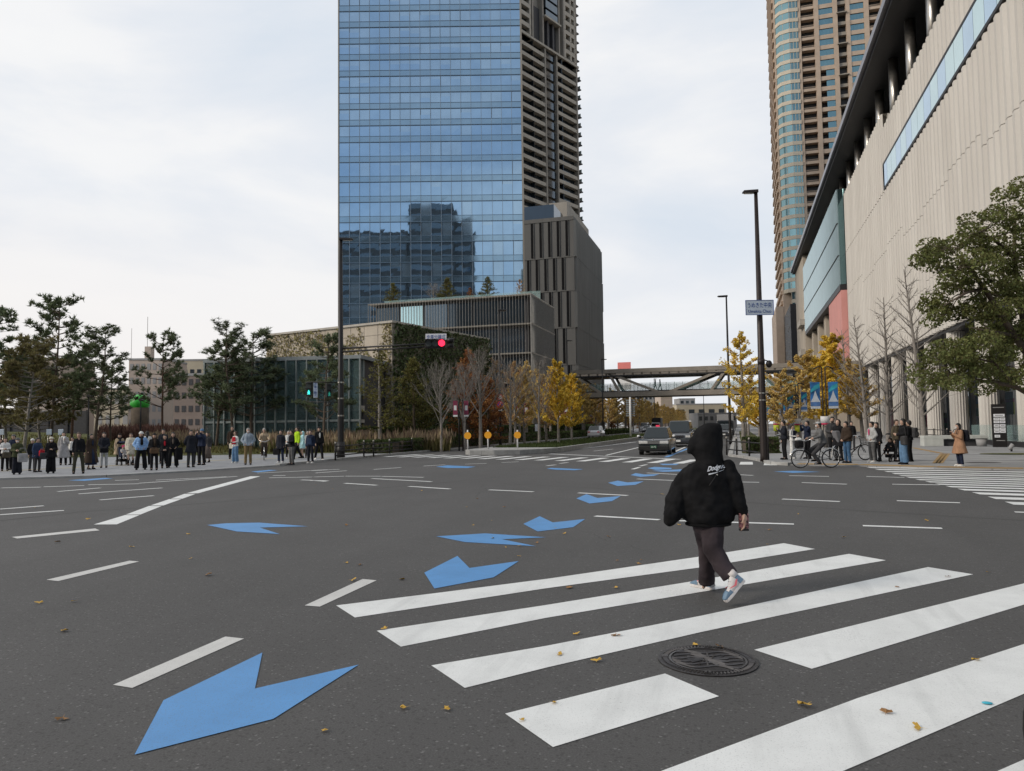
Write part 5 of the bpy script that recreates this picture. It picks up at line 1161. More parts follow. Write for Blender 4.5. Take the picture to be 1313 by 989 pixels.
def banner_pole(P, ytop, label, dbl=True, wrap=(1.35, 2.0), yb=(524, 490), bl=None, lime=False):
    D = P.dot(FWD); h = zat(P, ytop) - PZ; r = thing('banner_pole', label, 'banner pole', (P.x, P.y, PZ))
    for s in (-1, 1):
        o = RGT * .11 * s; mb = MB(); mb.tube([o + V((0, 0, 0)), o + V((0, 0, h))], .04, 8); mb.build('pole', 'black_metal', r, True)
        mb = MB(); mb.tube([o + V((0, 0, h)), o + RGT * .25 * s + V((0, 0, h + .03)), o + RGT * .5 * s + V((0, 0, h - .10))], [.035, .04, .055], 8); mb.build('lamp_head', 'black_metal', r, True)
    mb = MB(); mb.cyl((0, 0), .13, 0, wrap[0] + .05, 12); mb.build('base_column', pm('base_col', (.16, .15, .14), .6), r, True)
    a, b_ = wrap
    if lime: mb = MB(); mb.cyl((0, 0), .265, a - .45, a + .10, 24); mb.build('lime_wrap', 'wrap_lime', r, True)
    mb = MB(); mb.cyl((0, 0), .27, a + .1, a + .22, 24); mb.build('crimson_wrap', 'wrap_crimson', r, True)
    mb = MB(); mb.cyl((0, 0), .275, a + .225, b_, 24); mb.build('white_wrap', 'wrap_white', r, True)
    if bl:
        z0, z1 = zat(P, yb[0]), zat(P, yb[1])
        for s, l in ((-1, bl[0]), (1, bl[1])): banner('banner', l, V((P.x, P.y, z0)) + RGT * s * (.165 + .36 + .05), .62 if D < 50 else .5, z1 - z0)
    return r
p = at(1058, 47.5); banner_pole(p, 471, 'nearest double lamp pole between two large blue banners', bl=('left blue banner with a white fir tree on the nearest lamp pole', 'right blue banner with a white fir tree on the nearest lamp pole'))
p = at(1023, 62); banner_pole(p, 492, 'second lamp pole, its base wrapped in white, crimson and lime', bl=('blue banner left of the second lamp pole', 'blue banner right of the second lamp pole'), yb=(528, 503), lime=True, wrap=(1.3, 1.95))
p = at(1009, 72); banner_pole(p, 500, 'third lamp pole with small blue banners', bl=('small blue banner left of the third lamp pole', 'small blue banner right of the third lamp pole'), yb=(531, 512))
p = at(995.5, 66); banner_pole(p, 508, 'lamp pole nearest to the road with a lime-wrapped base', bl=('small blue banner left of the lime-wrapped pole', 'small blue banner right of the lime-wrapped pole'), yb=(532, 520), lime=True)
pm('maroon', (.22, .03, .07), .6, var=.2)
for px, D, l in ((584, 50, 'left'), (598, 50.2, 'right')): 
    c = at(px, D); c.z = zat(c, 534.5); banner('maroon_banner', '%s maroon banner with a white hem beneath the leafless trees' % l, c, .30, zat(c, 514) - c.z, mats=('maroon', 'white_metal'))
c = at(591, 50.1); r = thing('banner_post', 'twin dark posts between the two maroon banners', 'post', (c.x, c.y, PZ))
for s in (-1, 1):
    mb = MB(); mb.cyl((s * .14, 0), .05, 0, zat(c, 515) - PZ, 8); mb.build('post', 'black_metal', r, True)
for px, l in ((665, 'first'), (675, 'second'), (719, 'third'), (726, 'fourth')):
    c = at(px, 66); c.z = zat(c, 535.5); banner('maroon_banner', '%s of the far maroon banners seen through the tan trees' % l, c, .40, zat(c, 517.5) - c.z, mats=('maroon', 'white_metal'))
# white stone bench, directory pillar, bin
m_ = 'conc_light'
a, b_ = G(1185, 572.5, PZ), G(1267, 572, PZ); d = (b_ - a).normalized(); n = V((d.y, -d.x, 0)); n = n if n.dot(FWD) < 0 else -n; L_ = (b_ - a).length
r = thing('stone_bench', 'long white stone bench behind the woman in the tan coat', 'bench', a); fr = Fr(a, d, n)
pm('bench_stone', (.55, .57, .54), .6, var=.08); zb = zat(a, 558.8)
mb = MB(); mb.box(0, L_, -.8, 0, zb - .22, zb, fr); mb.build('seat', 'bench_stone', r, world=True, bevel=.02); mb = MB(); mb.box(0, 1.15, -.8, -.003, PZ, zb - .222, fr); mb.build('leg', 'bench_stone', r, world=True, bevel=.02)
mb = MB(); mb.box(1.2, L_ - .05, -.75, -.25, PZ, zb - .25, fr); mb.build('base', 'charcoal', r, world=True)
p = G(1259, 572.5, PZ); r = thing('litter_bin', 'round grey planter at the right end of the stone bench', 'planter', p); mb = MB(); mb.cyl((0, 0), .26, 0, .45, 20, .32); mb.build('pot', 'far_grey', r, True); mb = MB(); mb.cyl((0, 0), .33, .451, .49, 20, .33); mb.build('rim', 'steel_dark', r, True)
a, b_ = G(1273.5, 573.5, PZ), G(1292, 573.5, PZ); d = (b_ - a).normalized(); n = V((d.y, -d.x, 0)); n = n if n.dot(FWD) < 0 else -n; W2 = (b_ - a).length; H2 = zat(a, 518.5) - PZ
r = thing('directory_sign', 'tall black directory pillar with rows of white shop plates by the columns', 'sign', a); fr = Fr(a, d, n)
mb = MB(); mb.box(0, W2, -.22, 0, PZ, PZ + H2, fr); mb.build('pillar', 'black_metal', r, world=True, bevel=.01)
def dirp(u0, u1, f0, f1):
    mb = MB(); mb.box(W2 * u0, W2 * u1, .003, .02, PZ + H2 * (1 - f1), PZ + H2 * (1 - f0), fr); pl = mb.build('plate', 'sign_white', r, world=True)
    mb = MB(); k = (f1 - f0) * H2; mb.box(W2 * (u0 + .12 * (u1 - u0) + .02), W2 * (u1 - .12 * (u1 - u0) - .02), .021, .026, PZ + H2 * (1 - f1) + k * .42, PZ + H2 * (1 - f1) + k * .60, fr); mb.build('line_of_text', 'charcoal', pl)
dirp(.12, .90, .23, .295)
for f0 in (.315, .385, .47, .545, .61): dirp(.12, .50, f0, f0 + .058); dirp(.53, .92, f0, f0 + .058)
dirp(.14, .52, .715, .775)
mb = MB(); mb.box(W2 * .1, W2 * .88, .003, .01, PZ + H2 * .915, PZ + H2 * .93, fr); mb.box(W2 * .25, W2 * .85, .003, .01, PZ + H2 * .145, PZ + H2 * .16, fr); mb.build('heading', 'far_grey', r, world=True)
p = G(1297, 579, PZ); r = thing('spotlight', 'small ground spotlight on the grass patch by the right edge', 'spotlight', p); mb = MB(); mb.cyl((0, 0), .05, 0, .12, 10); mb.build('stake', 'black_metal', r, True); mb = MB(); mb.tube([(-.1, 0, .1), (.08, 0, .36)], [.09, .11], 12); mb.build('head', 'far_grey', r, True)
mb = MB(); c = G(1306, 582.5, PZ); mb.poly([(c.x + 1.6 * cos(t * pi / 12), c.y + 1.0 * sin(t * pi / 12), PZ + .02) for t in range(24)]); struct(mb.build('grass_patch', 'lawn'))
c = G(1260, 593.3, PZ); mb = MB(); mb.poly([(c.x + .62 * cos(t * pi / 12), c.y + .5 * sin(t * pi / 12), PZ + .006) for t in range(24)]); tag(mb.build('drain_cover', 'charcoal'), 'dark round cover in the paving right of the woman in the tan coat', 'drain cover')
# green dome beyond the lawn
c = at(179, 80); r = thing('green_dome', 'glossy green inflated dome behind the shrubs on the lawn', 'inflatable', (c.x, c.y, LZ(c) - .2)); z0 = zat(c, 517) - LZ(c) + .2; mb = MB(); mb.ell((0, 0, z0), (1.0, 1.0, .95), 24, 16); mb.build('shell', pm('green_skin', (.04, .42, .05), .35, var=.1), r, True); mb = MB(); mb.cyl((0, 0), .9, 0, z0 - .5, 20); mb.build('base', 'soil', r, True)
# dark screen fence at the far left, pale boards on the lawn
a, b_ = at(-60, 84), at(112, 84); r = thing('screen_fence', 'long dark screen fence beyond the lawn on the far left', 'fence', a); fr = Fr(a, b_ - a); L_ = (b_ - a).length; z1 = zat(b_, 527)
mb = MB(); mb.box(0, L_, 0, .1, .4, z1, fr); mb.build('panel', 'charcoal', r, world=True)
for i in range(8): mb = MB(); mb.box(i * L_ / 7 - .06, i * L_ / 7 + .06, .1, .2, .4, z1 + .1, fr); mb.build('post', 'steel_dark', r, world=True)
for px, l in ((2, 'pale cut-out board on the lawn at the left edge'), (63, 'pale cut-out board left of the second pine trunk'), (78, 'pale cut-out board right of the second pine trunk')):
    c = at(px, 52); z0 = LZ(c); r = thing('lawn_board', l, 'board', (c.x, c.y, z0)); zz = zat(c, 552) - z0; mb = MB(); q = RGT * .17; t_ = FWD * .03
    for s in (-1, 1): mb = MB(); mb.tube([q * s * .5, q * s * .5 + V((0, 0, zz - .3))], .02, 6); mb.build('stake', 'steel', r, True)
    mb = MB(); mb.prism([tuple((q * 1.1 - t_).xy), tuple((q * 1.1 + t_).xy), tuple((-q * 1.1 + t_).xy), tuple((-q * 1.1 - t_).xy)], zz - .32, zz + .08); mb.build('panel', 'sign_grey_blue', r, bevel=.05)
# white van and pale lit panel beyond the hedge
r, *_x = plate(690 - .5, 548.5, 75, 7, 9, 'sign_white', 'light_panel', 'small pale panel standing in the undergrowth under the golden ginkgo', 'panel')
# ------------------------------------------------------------------ manhole cover and fallen leaves
c = G(907.5, 847.5); rad = (G(971, 848) - G(844, 847)).length / 2
r = thing('manhole_cover', 'cast-iron manhole cover with worn relief between the crosswalk bars', 'manhole cover', (c.x, c.y, .003))
pm('cast_iron', (.050, .046, .046), .5, .55, var=.25, scale=18, bmp=.3)
def ring(mb, r0, r1, z0, z1, n=48):
    vs = []; 
    for i in range(n): a = 2 * pi * i / n; vs += [(r0 * cos(a), r0 * sin(a), z0), (r1 * cos(a), r1 * sin(a), z0), (r1 * cos(a), r1 * sin(a), z1), (r0 * cos(a), r0 * sin(a), z1)]
    fs = []
    for i in range(n):
        a, b_ = 4 * i, 4 * ((i + 1) % n)
        for k in range(4): fs.append((a + k, a + (k + 1) % 4, b_ + (k + 1) % 4, b_ + k))
    mb.add(vs, fs)
mb = MB(); ring(mb, rad * .93, rad, 0, .006); mb.build('frame', 'cast_iron', r)
mb = MB(); mb.cyl((0, 0), rad * .925, 0, .004, 48); lid = mb.build('lid', 'cast_iron', r)
mb = MB(); ring(mb, rad * .74, rad * .78, .005, .011)
for i in range(72):
    a = 2 * pi * i / 72
    if i % 18 in (0, 1): mb.tube([(rad * .8 * cos(a), rad * .8 * sin(a), .008), (rad * .92 * cos(a), rad * .92 * sin(a), .008)], .012, 6)
    else: mb.tube([(rad * .81 * cos(a), rad * .81 * sin(a), .007), (rad * .90 * cos(a), rad * .90 * sin(a), .007)], .006, 4)
for k in range(7):
    y0 = -.6 + k * .2; pts = [(rad * .7 * x, rad * (y0 * .8 + .1 * sin(x * 5 + k)), .008) for x in [q / 8 * sqrt(max(0, 1 - (y0 * .8) ** 2)) for q in range(-8, 9)]]; mb.tube(pts, .007, 4)
for k in range(14): a = 2 * pi * k / 14; mb.tube([(rad * .1 * cos(a), rad * .1 * sin(a), .009), (rad * .42 * cos(a + .3), rad * .42 * sin(a + .3), .009)], .007, 4)
mb.build('relief', pm('iron_worn', (.10, .095, .095), .4, .7, var=.25, scale=14), lid)
pm('fallen_leaf', (.55, .33, .05), .7, var=.25, island=.5); pm('fallen_brown', (.30, .16, .06), .8, var=.25)
random.seed(33)
def leaf_mesh(k):
    mb = MB(); n = 9; pts = []
    for i in range(n + 1): a = pi * (.12 + .76 * i / n); rr = .045 * (1 if abs(i - n / 2) > .8 else .72) * U(.9, 1.1); pts.append((rr * cos(a), rr * sin(a), .004 + U(0, .014)))
    mb.add([(0, 0, .004)] + pts, [(0, i + 1, i + 2) for i in range(n)]); mb.add([(-.002, 0, .004), (.002, 0, .004), (.001, -.035, .008)], ((0, 1, 2),)); return mb
pr_ = [leaf_mesh(i).build('fallen_leaf', 'fallen_leaf' if i else 'fallen_brown') for i in range(3)]
near = [(81, 922), (78, 811), (96, 752 + 20), (264, 739), (50, 775), (443, 722.5), (459, 725), (451, 745), (512, 744), (446, 674), (495, 808), (740, 791 + 24), (790, 815), (765, 850), (721, 841), (925, 831), (895, 829), (1254, 847), (1136, 917), (1181, 936), (1036, 905), (733, 755), (788, 755), (665, 701), (687, 697), (630, 691), (725, 685), (782, 689), (849, 634), (112, 667), (76, 696), (240, 686), (170, 702), (645, 651), (597, 651), (540, 630), (610, 640), (870, 674), (1190, 668), (985, 680), (1080, 690)]
lab = {(81, 922): 'yellow fallen leaf lying alone near the lower left corner', (1254, 847): 'yellow leaf on the lowest right crosswalk bar', (925, 831): 'pale yellow leaf on the far rim of the manhole cover'}
for i, (px, py) in enumerate(near + [(U(0, 1313), U(612, 760) if k % 3 else U(620, 980)) for k in range(26)]):
    o = pr_[i % 3] if i < 3 else pr_[(i * 5) % 3].copy()
    if i >= 3: COL.objects.link(o)
    g = G(px, py); s = U(.8, 1.35) * (1 if i < len(near) else .62); o.location = (g.x, g.y, .008); o.rotation_euler = (U(-.2, .2), U(-.2, .2), U(0, 6.28)); o.scale = (s, s, s); o.name = 'fallen_leaf'
    tag(o, lab.get((px, py), 'small yellow or brown ginkgo leaf fallen on the asphalt'), 'leaf', None if (px, py) in lab else 'ginkgo leaves scattered over the road')
mb = MB(); mb.ell((0, 0, .006), (.03, .018, .006), 10, 5); o = tag(mb.build('bottle_cap', 'banner_teal', None, True), 'small bright blue scrap on the lowest right crosswalk bar', 'litter'); g = G(1266, 904); o.location = (g.x, g.y, .006)
# ================================================================== vehicles
m, b = newmat('car_glass'); MATS['car_glass'] = m; b.inputs['Base Color'].default_value = (.02, .028, .032, 1); b.inputs['Roughness'].default_value = .05; b.inputs['Specular IOR Level'].default_value = .45
pm('tyre', (.015, .015, .015), .85, var=.1); pm('rim', (.45, .45, .46), .3, .9, var=.05); pm('chrome', (.75, .75, .76), .15, 1, var=0); pm('plate_white', (.75, .76, .74), .5, var=0); pm('plate_green', (.02, .10, .05), .5, var=0); pm('headlight', (.70, .70, .68), .15, .1, var=.1, scale=20); pm('black_trim', (.012, .012, .012), .5, var=0); pm('tail_lamp', (.35, .02, .02), .3, var=0)
def carpaint(n, c):
    if n in MATS: return MATS[n]
    m, b = newmat(n); MATS[n] = m; b.inputs['Base Color'].default_value = (*c, 1); b.inputs['Metallic'].default_value = .35; b.inputs['Roughness'].default_value = .32; b.inputs['Coat Weight'].default_value = 1; b.inputs['Coat Roughness'].default_value = .04; return m
def loft(mb, secs, close=True):
    """secs: list of rings of equal length"""
    n = len(secs[0]); vs = [p for s in secs for p in s]; fs = [(i * n + k, i * n + (k + 1) % n, (i + 1) * n + (k + 1) % n, (i + 1) * n + k) for i in range(len(secs) - 1) for k in range(n)]
    fs += [tuple(range(n - 1, -1, -1)), tuple(range(len(vs) - n, len(vs)))]; mb.add(vs, fs)
def car(name, label, loc, rz, L_, W2, H, paint_, hood, ws, rear, kind='sedan', plate_m='plate_white', cat='car', belt=.62, front=True):
    """local frame: nose towards -Y, y in 0..L"""
    r = thing(name, label, cat, loc, rz); w2 = W2 / 2; mb = MB()
    st = []; hz_ = belt * H
    prof = [(0, .30, hood * H * .80), (.03, .2, hood * H * .95), (.10, .2, hood * H), (hood and ws[0], .2, hz_), (rear[1], .2, hz_), (.96, .22, hz_ * .97), (1.0, .32, hz_ * .88)]
    def rg(y, z0, z1, k):
        a = w2 * k; return [(-a * .93, y, z0), (a * .93, y, z0), (a, y, z0 + .12), (a, y, (z0 + z1) * .55), (a * .97, y, z1 - .04), (a * .90, y, z1), (-a * .90, y, z1), (-a * .97, y, z1 - .04), (-a, y, (z0 + z1) * .55), (-a, y, z0 + .12)]
    loft(mb, [rg(t * L_, z0, z1, .93 if i in (0, len(prof) - 1) else .98 if i in (1,) else 1) for i, (t, z0, z1) in enumerate(prof)]); mb.build('body', paint_, r, True, bevel=.02)
    ca = MB(); y0, y1, y2, y3 = ws[0] * L_, ws[1] * L_, rear[0] * L_, rear[1] * L_; a, t_ = w2 * .88, w2 * (.64 if kind == 'sedan' else .76)
    lo = [(-a, y0, hz_ - .01), (a, y0, hz_ - .01), (a, y3, hz_ - .01), (-a, y3, hz_ - .01)]; hi = [(-t_, y1, H), (t_, y1, H), (t_, y2, H), (-t_, y2, H)]
    ca.hexa([V(p) for p in lo + hi]); ca.build('cabin', paint_, r, bevel=.06)
    def pane(p, nm, off, ins=.10):
        p = [V(q) for q in p]; n = (p[1] - p[0]).cross(p[2] - p[1]).normalized(); c = sum(p, V((0, 0, 0))) / 4; q = [x + (c - x) * ins + n * off for x in p]; g = MB(); g.poly(q); g.build(nm, 'car_glass', r)
    pane([lo[0], lo[1], hi[1], hi[0]], 'windscreen', .012, .07); pane([lo[2], lo[3], hi[3], hi[2]], 'rear_window', .012, .09)
    for s in (1, -1):
        A, B_, C_, D_ = (lo[1], lo[2], hi[2], hi[1]) if s > 0 else (lo[3], lo[0], hi[0], hi[3]); A, B_, C_, D_ = map(V, (A, B_, C_, D_))
        pane([A, A.lerp(B_, .5), D_.lerp(C_, .5), D_], 'side_window', .012, .12); pane([A.lerp(B_, .5), B_, C_, D_.lerp(C_, .5)], 'side_window', .012, .12)
        m_ = MB(); m_.ell((s * (w2 + .10), y0 + .25, hz_ + .08), (.11, .07, .07), 10, 8); m_.build('mirror', paint_, r, True)
        for yy in (.17 * L_, .80 * L_):
            m_ = MB(); m_.tube([(s * (w2 - .20), yy, .32), (s * (w2 + .005), yy, .32)], .32, 22); wh = m_.build('wheel', 'tyre', r); m_ = MB(); m_.tube([(s * (w2 + .006), yy, .32), (s * (w2 + .014), yy, .32)], .20, 16); m_.build('rim', 'rim', wh)
        zl = hood * H * .82
        m_ = MB(); hl = .17 if kind != 'sedan' else .24; m_.box(min(s * w2 * .93, s * w2 * .93 - s * hl * 2), max(s * w2 * .93, s * w2 * .93 - s * hl * 2), -.025, .2, zl - .10, zl + .05); m_.build('headlight', 'headlight', r, bevel=.02)
        m_ = MB(); m_.box(min(s * w2 * .9, s * w2 * .9 - s * .3), max(s * w2 * .9, s * w2 * .9 - s * .3), L_ - .04, L_ + .02, hz_ * .7, hz_ * .88); m_.build('tail_light', 'tail_lamp', r, bevel=.01)
        m_ = MB(); m_.box(min(s * w2 * .8, s * w2 * .8 - s * .22), max(s * w2 * .8, s * w2 * .8 - s * .22), -.06, 0, .36, .44); m_.build('fog_light', 'headlight', r)
    zl = hood * H * .82; g = MB()
    for i in range(5): g.box(-w2 * .40, w2 * .40, -.03 - .001 * i, .05, zl - .10 + i * .033, zl - .085 + i * .033)
    g.build('grille', 'chrome' if kind != 'sedan' else 'far_grey', r); g = MB(); g.box(-w2 * .42, w2 * .42, -.018, .06, zl - .12, zl + .06); g.build('grille_back', 'black_trim', r)
    g = MB(); g.box(-w2 * .97, w2 * .97, -.07, .16, .28, .50); g.build('bumper', 'black_trim' if kind == 'sedan' else paint_, r, bevel=.03)
    g = MB(); g.box(-w2 * .62, w2 * .62, -.075, .0, .25, .34); g.build('air_intake', 'black_trim', r)
    g = MB(); g.box(-.165, .165, -.10, -.075, .38, .53); pl = g.build('number_plate', plate_m, r)
    return r, pl, hz_
pos = V((-4.25 - .05, 40.9, 0)); r, pl, hz_ = car('taxi', 'black taxi sedan waiting first at the stop line', (-4.4, 40.8, 0), 0, 4.7, 1.70, 1.52, carpaint('black_car', (.018, .022, .026)), .58, (.27, .40), (.74, .86), 'sedan', 'plate_green', 'taxi', .585)
put_text('plate', 'plate_number', 'plate_white', V((0, -.103, .45)), (1, 0, 0), (0, 0, 1), .26, parent=pl, world=False)
m_ = MB(); m_.add([(-.07, -.055, .80), (.07, -.055, .80), (0, -.055, .92)], ((0, 1, 2),)); m_.tube([(-.07, -.056, .80), (.07, -.056, .80), (0, -.056, .92), (-.07, -.056, .80)], .008, 5); m_.build('emblem', 'chrome', r)
m_ = MB(); m_.box(-.10, .10, 2.3, 2.6, 1.53, 1.63); m_.box(.35, .52, 1.62, 1.66, .98, 1.22); m_.build('red_card', pm('red_card', (.75, .05, .10), .5, var=0, emit=((1, .05, .15), .25)), r)
m_ = MB(); 
for s in (-1, 1): m_.ell((s * .98, 1.35, 1.02), (.09, .06, .07), 10, 8)
m_.build('mirror_cap', 'white_metal', r, True)
van = car('minivan', 'dark grey minivan with a chrome grille behind the taxi', (-4.2, 55.5, 0), 0, 4.9, 1.86, 1.92, carpaint('dark_grey_car', (.045, .05, .06)), .50, (.16, .32), (.93, .985), 'van', cat='minivan', belt=.56)
car('hatchback', 'dark hatchback approaching right of the hooded head', (-1.55, 88, 0), 0, 4.2, 1.75, 1.62, carpaint('dark_grey_car', (.045, .05, .06)), .52, (.20, .36), (.88, .97), 'van', cat='car')
car('white_van', 'white van far along the road behind the taxi', (-19.9, 165, 0), 0, 4.6, 1.8, 2.1, carpaint('white_car', (.62, .62, .62)), .50, (.12, .24), (.95, .99), 'van', cat='van')
car('silver_hatchback', 'silver hatchback parked across the median beside the hedge', (-18.6, 103, 0), pi, 4.2, 1.75, 1.6, carpaint('silver_car', (.50, .53, .57)), .52, (.22, .36), (.80, .97), 'van', cat='car')
car('grey_sedan', 'pale sedan far off between the white van and the black box truck', (-17.6, 150, 0), 0, 4.5, 1.75, 1.5, carpaint('silver_car', (.50, .53, .57)), .55, (.25, .4), (.76, .9), 'sedan', cat='car')
def truck(name, label, loc, boxm, cabm, W2=2.2, H=3.2, L_=6.5):
    r = thing(name, label, 'truck', loc); mb = MB(); mb.box(-W2 / 2 * .92, W2 / 2 * .92, 0, 1.7, .5, 2.15); mb.build('cab', cabm, r, bevel=.08); mb = MB(); mb.box(-W2 / 2, W2 / 2, 1.8, L_, .95, H); mb.build('cargo_box', boxm, r, bevel=.03)
    mb = MB(); mb.poly([(-W2 * .40, -.012, 1.3), (W2 * .40, -.012, 1.3), (W2 * .38, -.012, 1.98), (-W2 * .38, -.012, 1.98)]); mb.build('windscreen', 'car_glass', r)
    mb = MB(); mb.box(-W2 * .45, W2 * .45, 0.2, L_, .6, .9); mb.build('chassis', 'black_trim', r)
    for s in (-1, 1):
        mb = MB(); mb.box(min(s * W2 * .42, s * W2 * .28), max(s * W2 * .42, s * W2 * .28), -.03, .1, .8, 1.0); mb.build('headlight', 'headlight', r)
        for y in (.9, 5.2): mb = MB(); mb.tube([(s * (W2 / 2 - .28), y, .42), (s * (W2 / 2 - .02), y, .42)], .42, 18); mb.build('wheel', 'tyre', r)
    mb = MB(); mb.box(-.2, .2, -.04, 0, .62, .8); mb.build('number_plate', 'plate_green', r); return r
truck('box_truck', 'truck with a black cargo box far behind the taxi', (-19.6, 187, 0), 'black_trim', carpaint('white_car', (.6, .6, .6)), 2.3, 3.4)
truck('box_truck', 'truck with a pale cargo box behind the hooded pedestrian', (-1.7, 108, 0), 'far_grey', carpaint('dark_grey_car', (.05, .05, .05)), 2.3, 3.0)
# parked motorcycles along the far walk
def bicycle(name, label, loc, rz, frame='black_metal', basket=True, child=False, cat='bicycle', group=None, guards=True):
    """local: travels towards +X, wheels in the XZ plane"""
    r = thing(name, label, cat, loc, rz, group); R0 = .34; wb = 1.12
    for x in (0, wb):
        mb = MB(); mb.torus((x, 0, R0), R0 - .02, .019, 'y', 32, 6); wh = mb.build('wheel', 'tyre', r, True); mb = MB(); mb.torus((x, 0, R0), R0 - .045, .010, 'y', 32, 5)
        mb.build('rim', 'rim', wh, True); mb = MB()
        for k in range(16): a = 2 * pi * k / 16; mb.tube([(x, .0, R0), (x + (R0 - .05) * cos(a), 0, R0 + (R0 - .05) * sin(a))], .0022, 3)
        mb.tube([(x, -.05, R0), (x, .05, R0)], .022, 8); mb.build('spokes', 'rim', wh)
        if not guards: continue
        mb = MB(); pts = [(x + (R0 + .035) * cos(a), 0, R0 + (R0 + .035) * sin(a)) for a in [pi * (.05 + .75 * k / 10) + (0 if x else .35) for k in range(11)]]; mb.tube(pts, .016, 6); mb.build('mudguard', 'chrome', r, True)
    mb = MB(); bb = (.46, 0, .28); hd = (.93, 0, .82); st_ = (.33, 0, .78)
    for a, b_, q in ((bb, (.955, 0, .68), .022), (bb, st_, .018), ((0, .03, R0), bb, .011), ((0, -.03, R0), bb, .011), ((0, .03, R0), (.36, 0, .62), .010), ((0, -.03, R0), (.36, 0, .62), .010), ((.95, 0, .64), (.40, 0, .42), .016)): mb.tube([a, b_], q, 8)
    mb.build('frame', frame, r, True); mb = MB(); mb.tube([(.90, 0, .95), (.96, 0, .62), (1.0, .04, .55), (wb, .05, R0)], .015, 8); mb.tube([(.96, 0, .62), (1.0, -.04, .55), (wb, -.05, R0)], .012, 8); mb.build('fork', frame, r, True)
    mb = MB(); mb.tube([(.74, -.27, 1.02), (.84, -.22, 1.04), (.91, -.06, .98), (.91, .06, .98), (.84, .22, 1.04), (.74, .27, 1.02)], .013, 8); mb.build('handlebar', 'chrome', r, True)
    for s in (-1, 1): mb = MB(); mb.tube([(.66, s * .28, 1.0), (.76, s * .265, 1.025)], .02, 8); mb.build('grip', 'black_trim', r, True)
    mb = MB(); mb.tube([(.33, 0, .78), (.315, 0, .86)], .014, 8); mb.build('seat_post', 'chrome', r, True); mb = MB(); mb.ell((.27, 0, .885), (.13, .08, .035), 14, 8); mb.build('saddle', 'black_trim', r, True)
    mb = MB(); mb.tube([(.46, -.06, .28), (.46, .06, .28)], .06, 16); 
    for s in (-1, 1): mb.tube([(.46, s * .07, .28), (.46 + s * .12, s * .07, .28 - s * .12)], .011, 6); mb.box(.46 + s * .12 - .045, .46 + s * .12 + .045, s * .12 - .045, s * .12 + .045, .28 - s * .12 - .01, .28 - s * .12 + .01)
    mb.build('crankset', 'rim', r, True)
    if basket:
        mb = MB(); b0, b1 = (.99, 1.24), (.96, 1.32)
        for f in range(6):
            t = f / 5; z = .72 + .25 * t; x0 = 1.0 - .03 * t; x1 = 1.22 + .1 * t; w_ = .13 + .03 * t; mb.tube([(x0, -w_, z), (x1, -w_, z), (x1, w_, z), (x0, w_, z), (x0, -w_, z)], .006, 4)
        for k in range(7):
            y = -.15 + .05 * k; mb.tube([(1.22, y * .85, .72), (1.32, y, .97)], .004, 3); mb.tube([(1.0, y * .85, .72), (.97, y, .97)], .004, 3)
        mb.tube([(1.0, -.12, .725), (1.22, -.12, .725), (1.22, .12, .725), (1.0, .12, .725)], .006, 4); bk = mb.build('basket', frame, r, True)
    mb = MB(); mb.box(-.14, .24, -.07, .07, .70, .715); mb.tube([(-.05, .05, .70), (0, .04, R0)], .007, 4); mb.tube([(-.05, -.05, .70), (0, -.04, R0)], .007, 4); mb.build('rack', 'chrome', r); return r
# ================================================================== people
SK = [pm('skin_a', (.50, .33, .25), .55, var=.05), pm('skin_b', (.42, .27, .20), .55, var=.05)]
pm('hair_black', (.012, .010, .009), .6, var=.2); pm('hair_brown', (.055, .032, .02), .6, var=.2); pm('hair_grey', (.30, .29, .28), .7, var=.2); pm('eye_dark', (.02, .015, .012), .3, var=0); pm('lip', (.35, .14, .12), .5, var=0)
CLO = dict(black=(.014, .014, .016), ink=(.022, .024, .032), navy=(.022, .030, .058), blue_navy=(.035, .055, .105), grey=(.14, .14, .14), lgrey=(.36, .35, .35), dgrey=(.055, .055, .058), olive=(.060, .068, .035), dolive=(.05, .05, .035), cream=(.62, .58, .48), white=(.70, .70, .68), beige=(.42, .33, .23), dbrown=(.045, .032, .024), brown=(.12, .075, .045),
           lblue=(.25, .42, .70), bluegrey=(.30, .36, .42), jean=(.055, .12, .22), ljean=(.12, .22, .36), neon=(.45, .72, .03), aqua=(.42, .68, .72), red=(.45, .02, .035), pink=(.55, .05, .16), tan=(.36, .21, .13), khaki=(.20, .145, .07), plum=(.045, .036, .042), gbrown=(.10, .085, .06), pale_grey=(.45, .46, .46), plaid=(.16, .13, .11))
def cm(n): return pm('cloth_' + n, CLO[n], .88, var=.22, scale=7, spec=.15, bmp=.25)
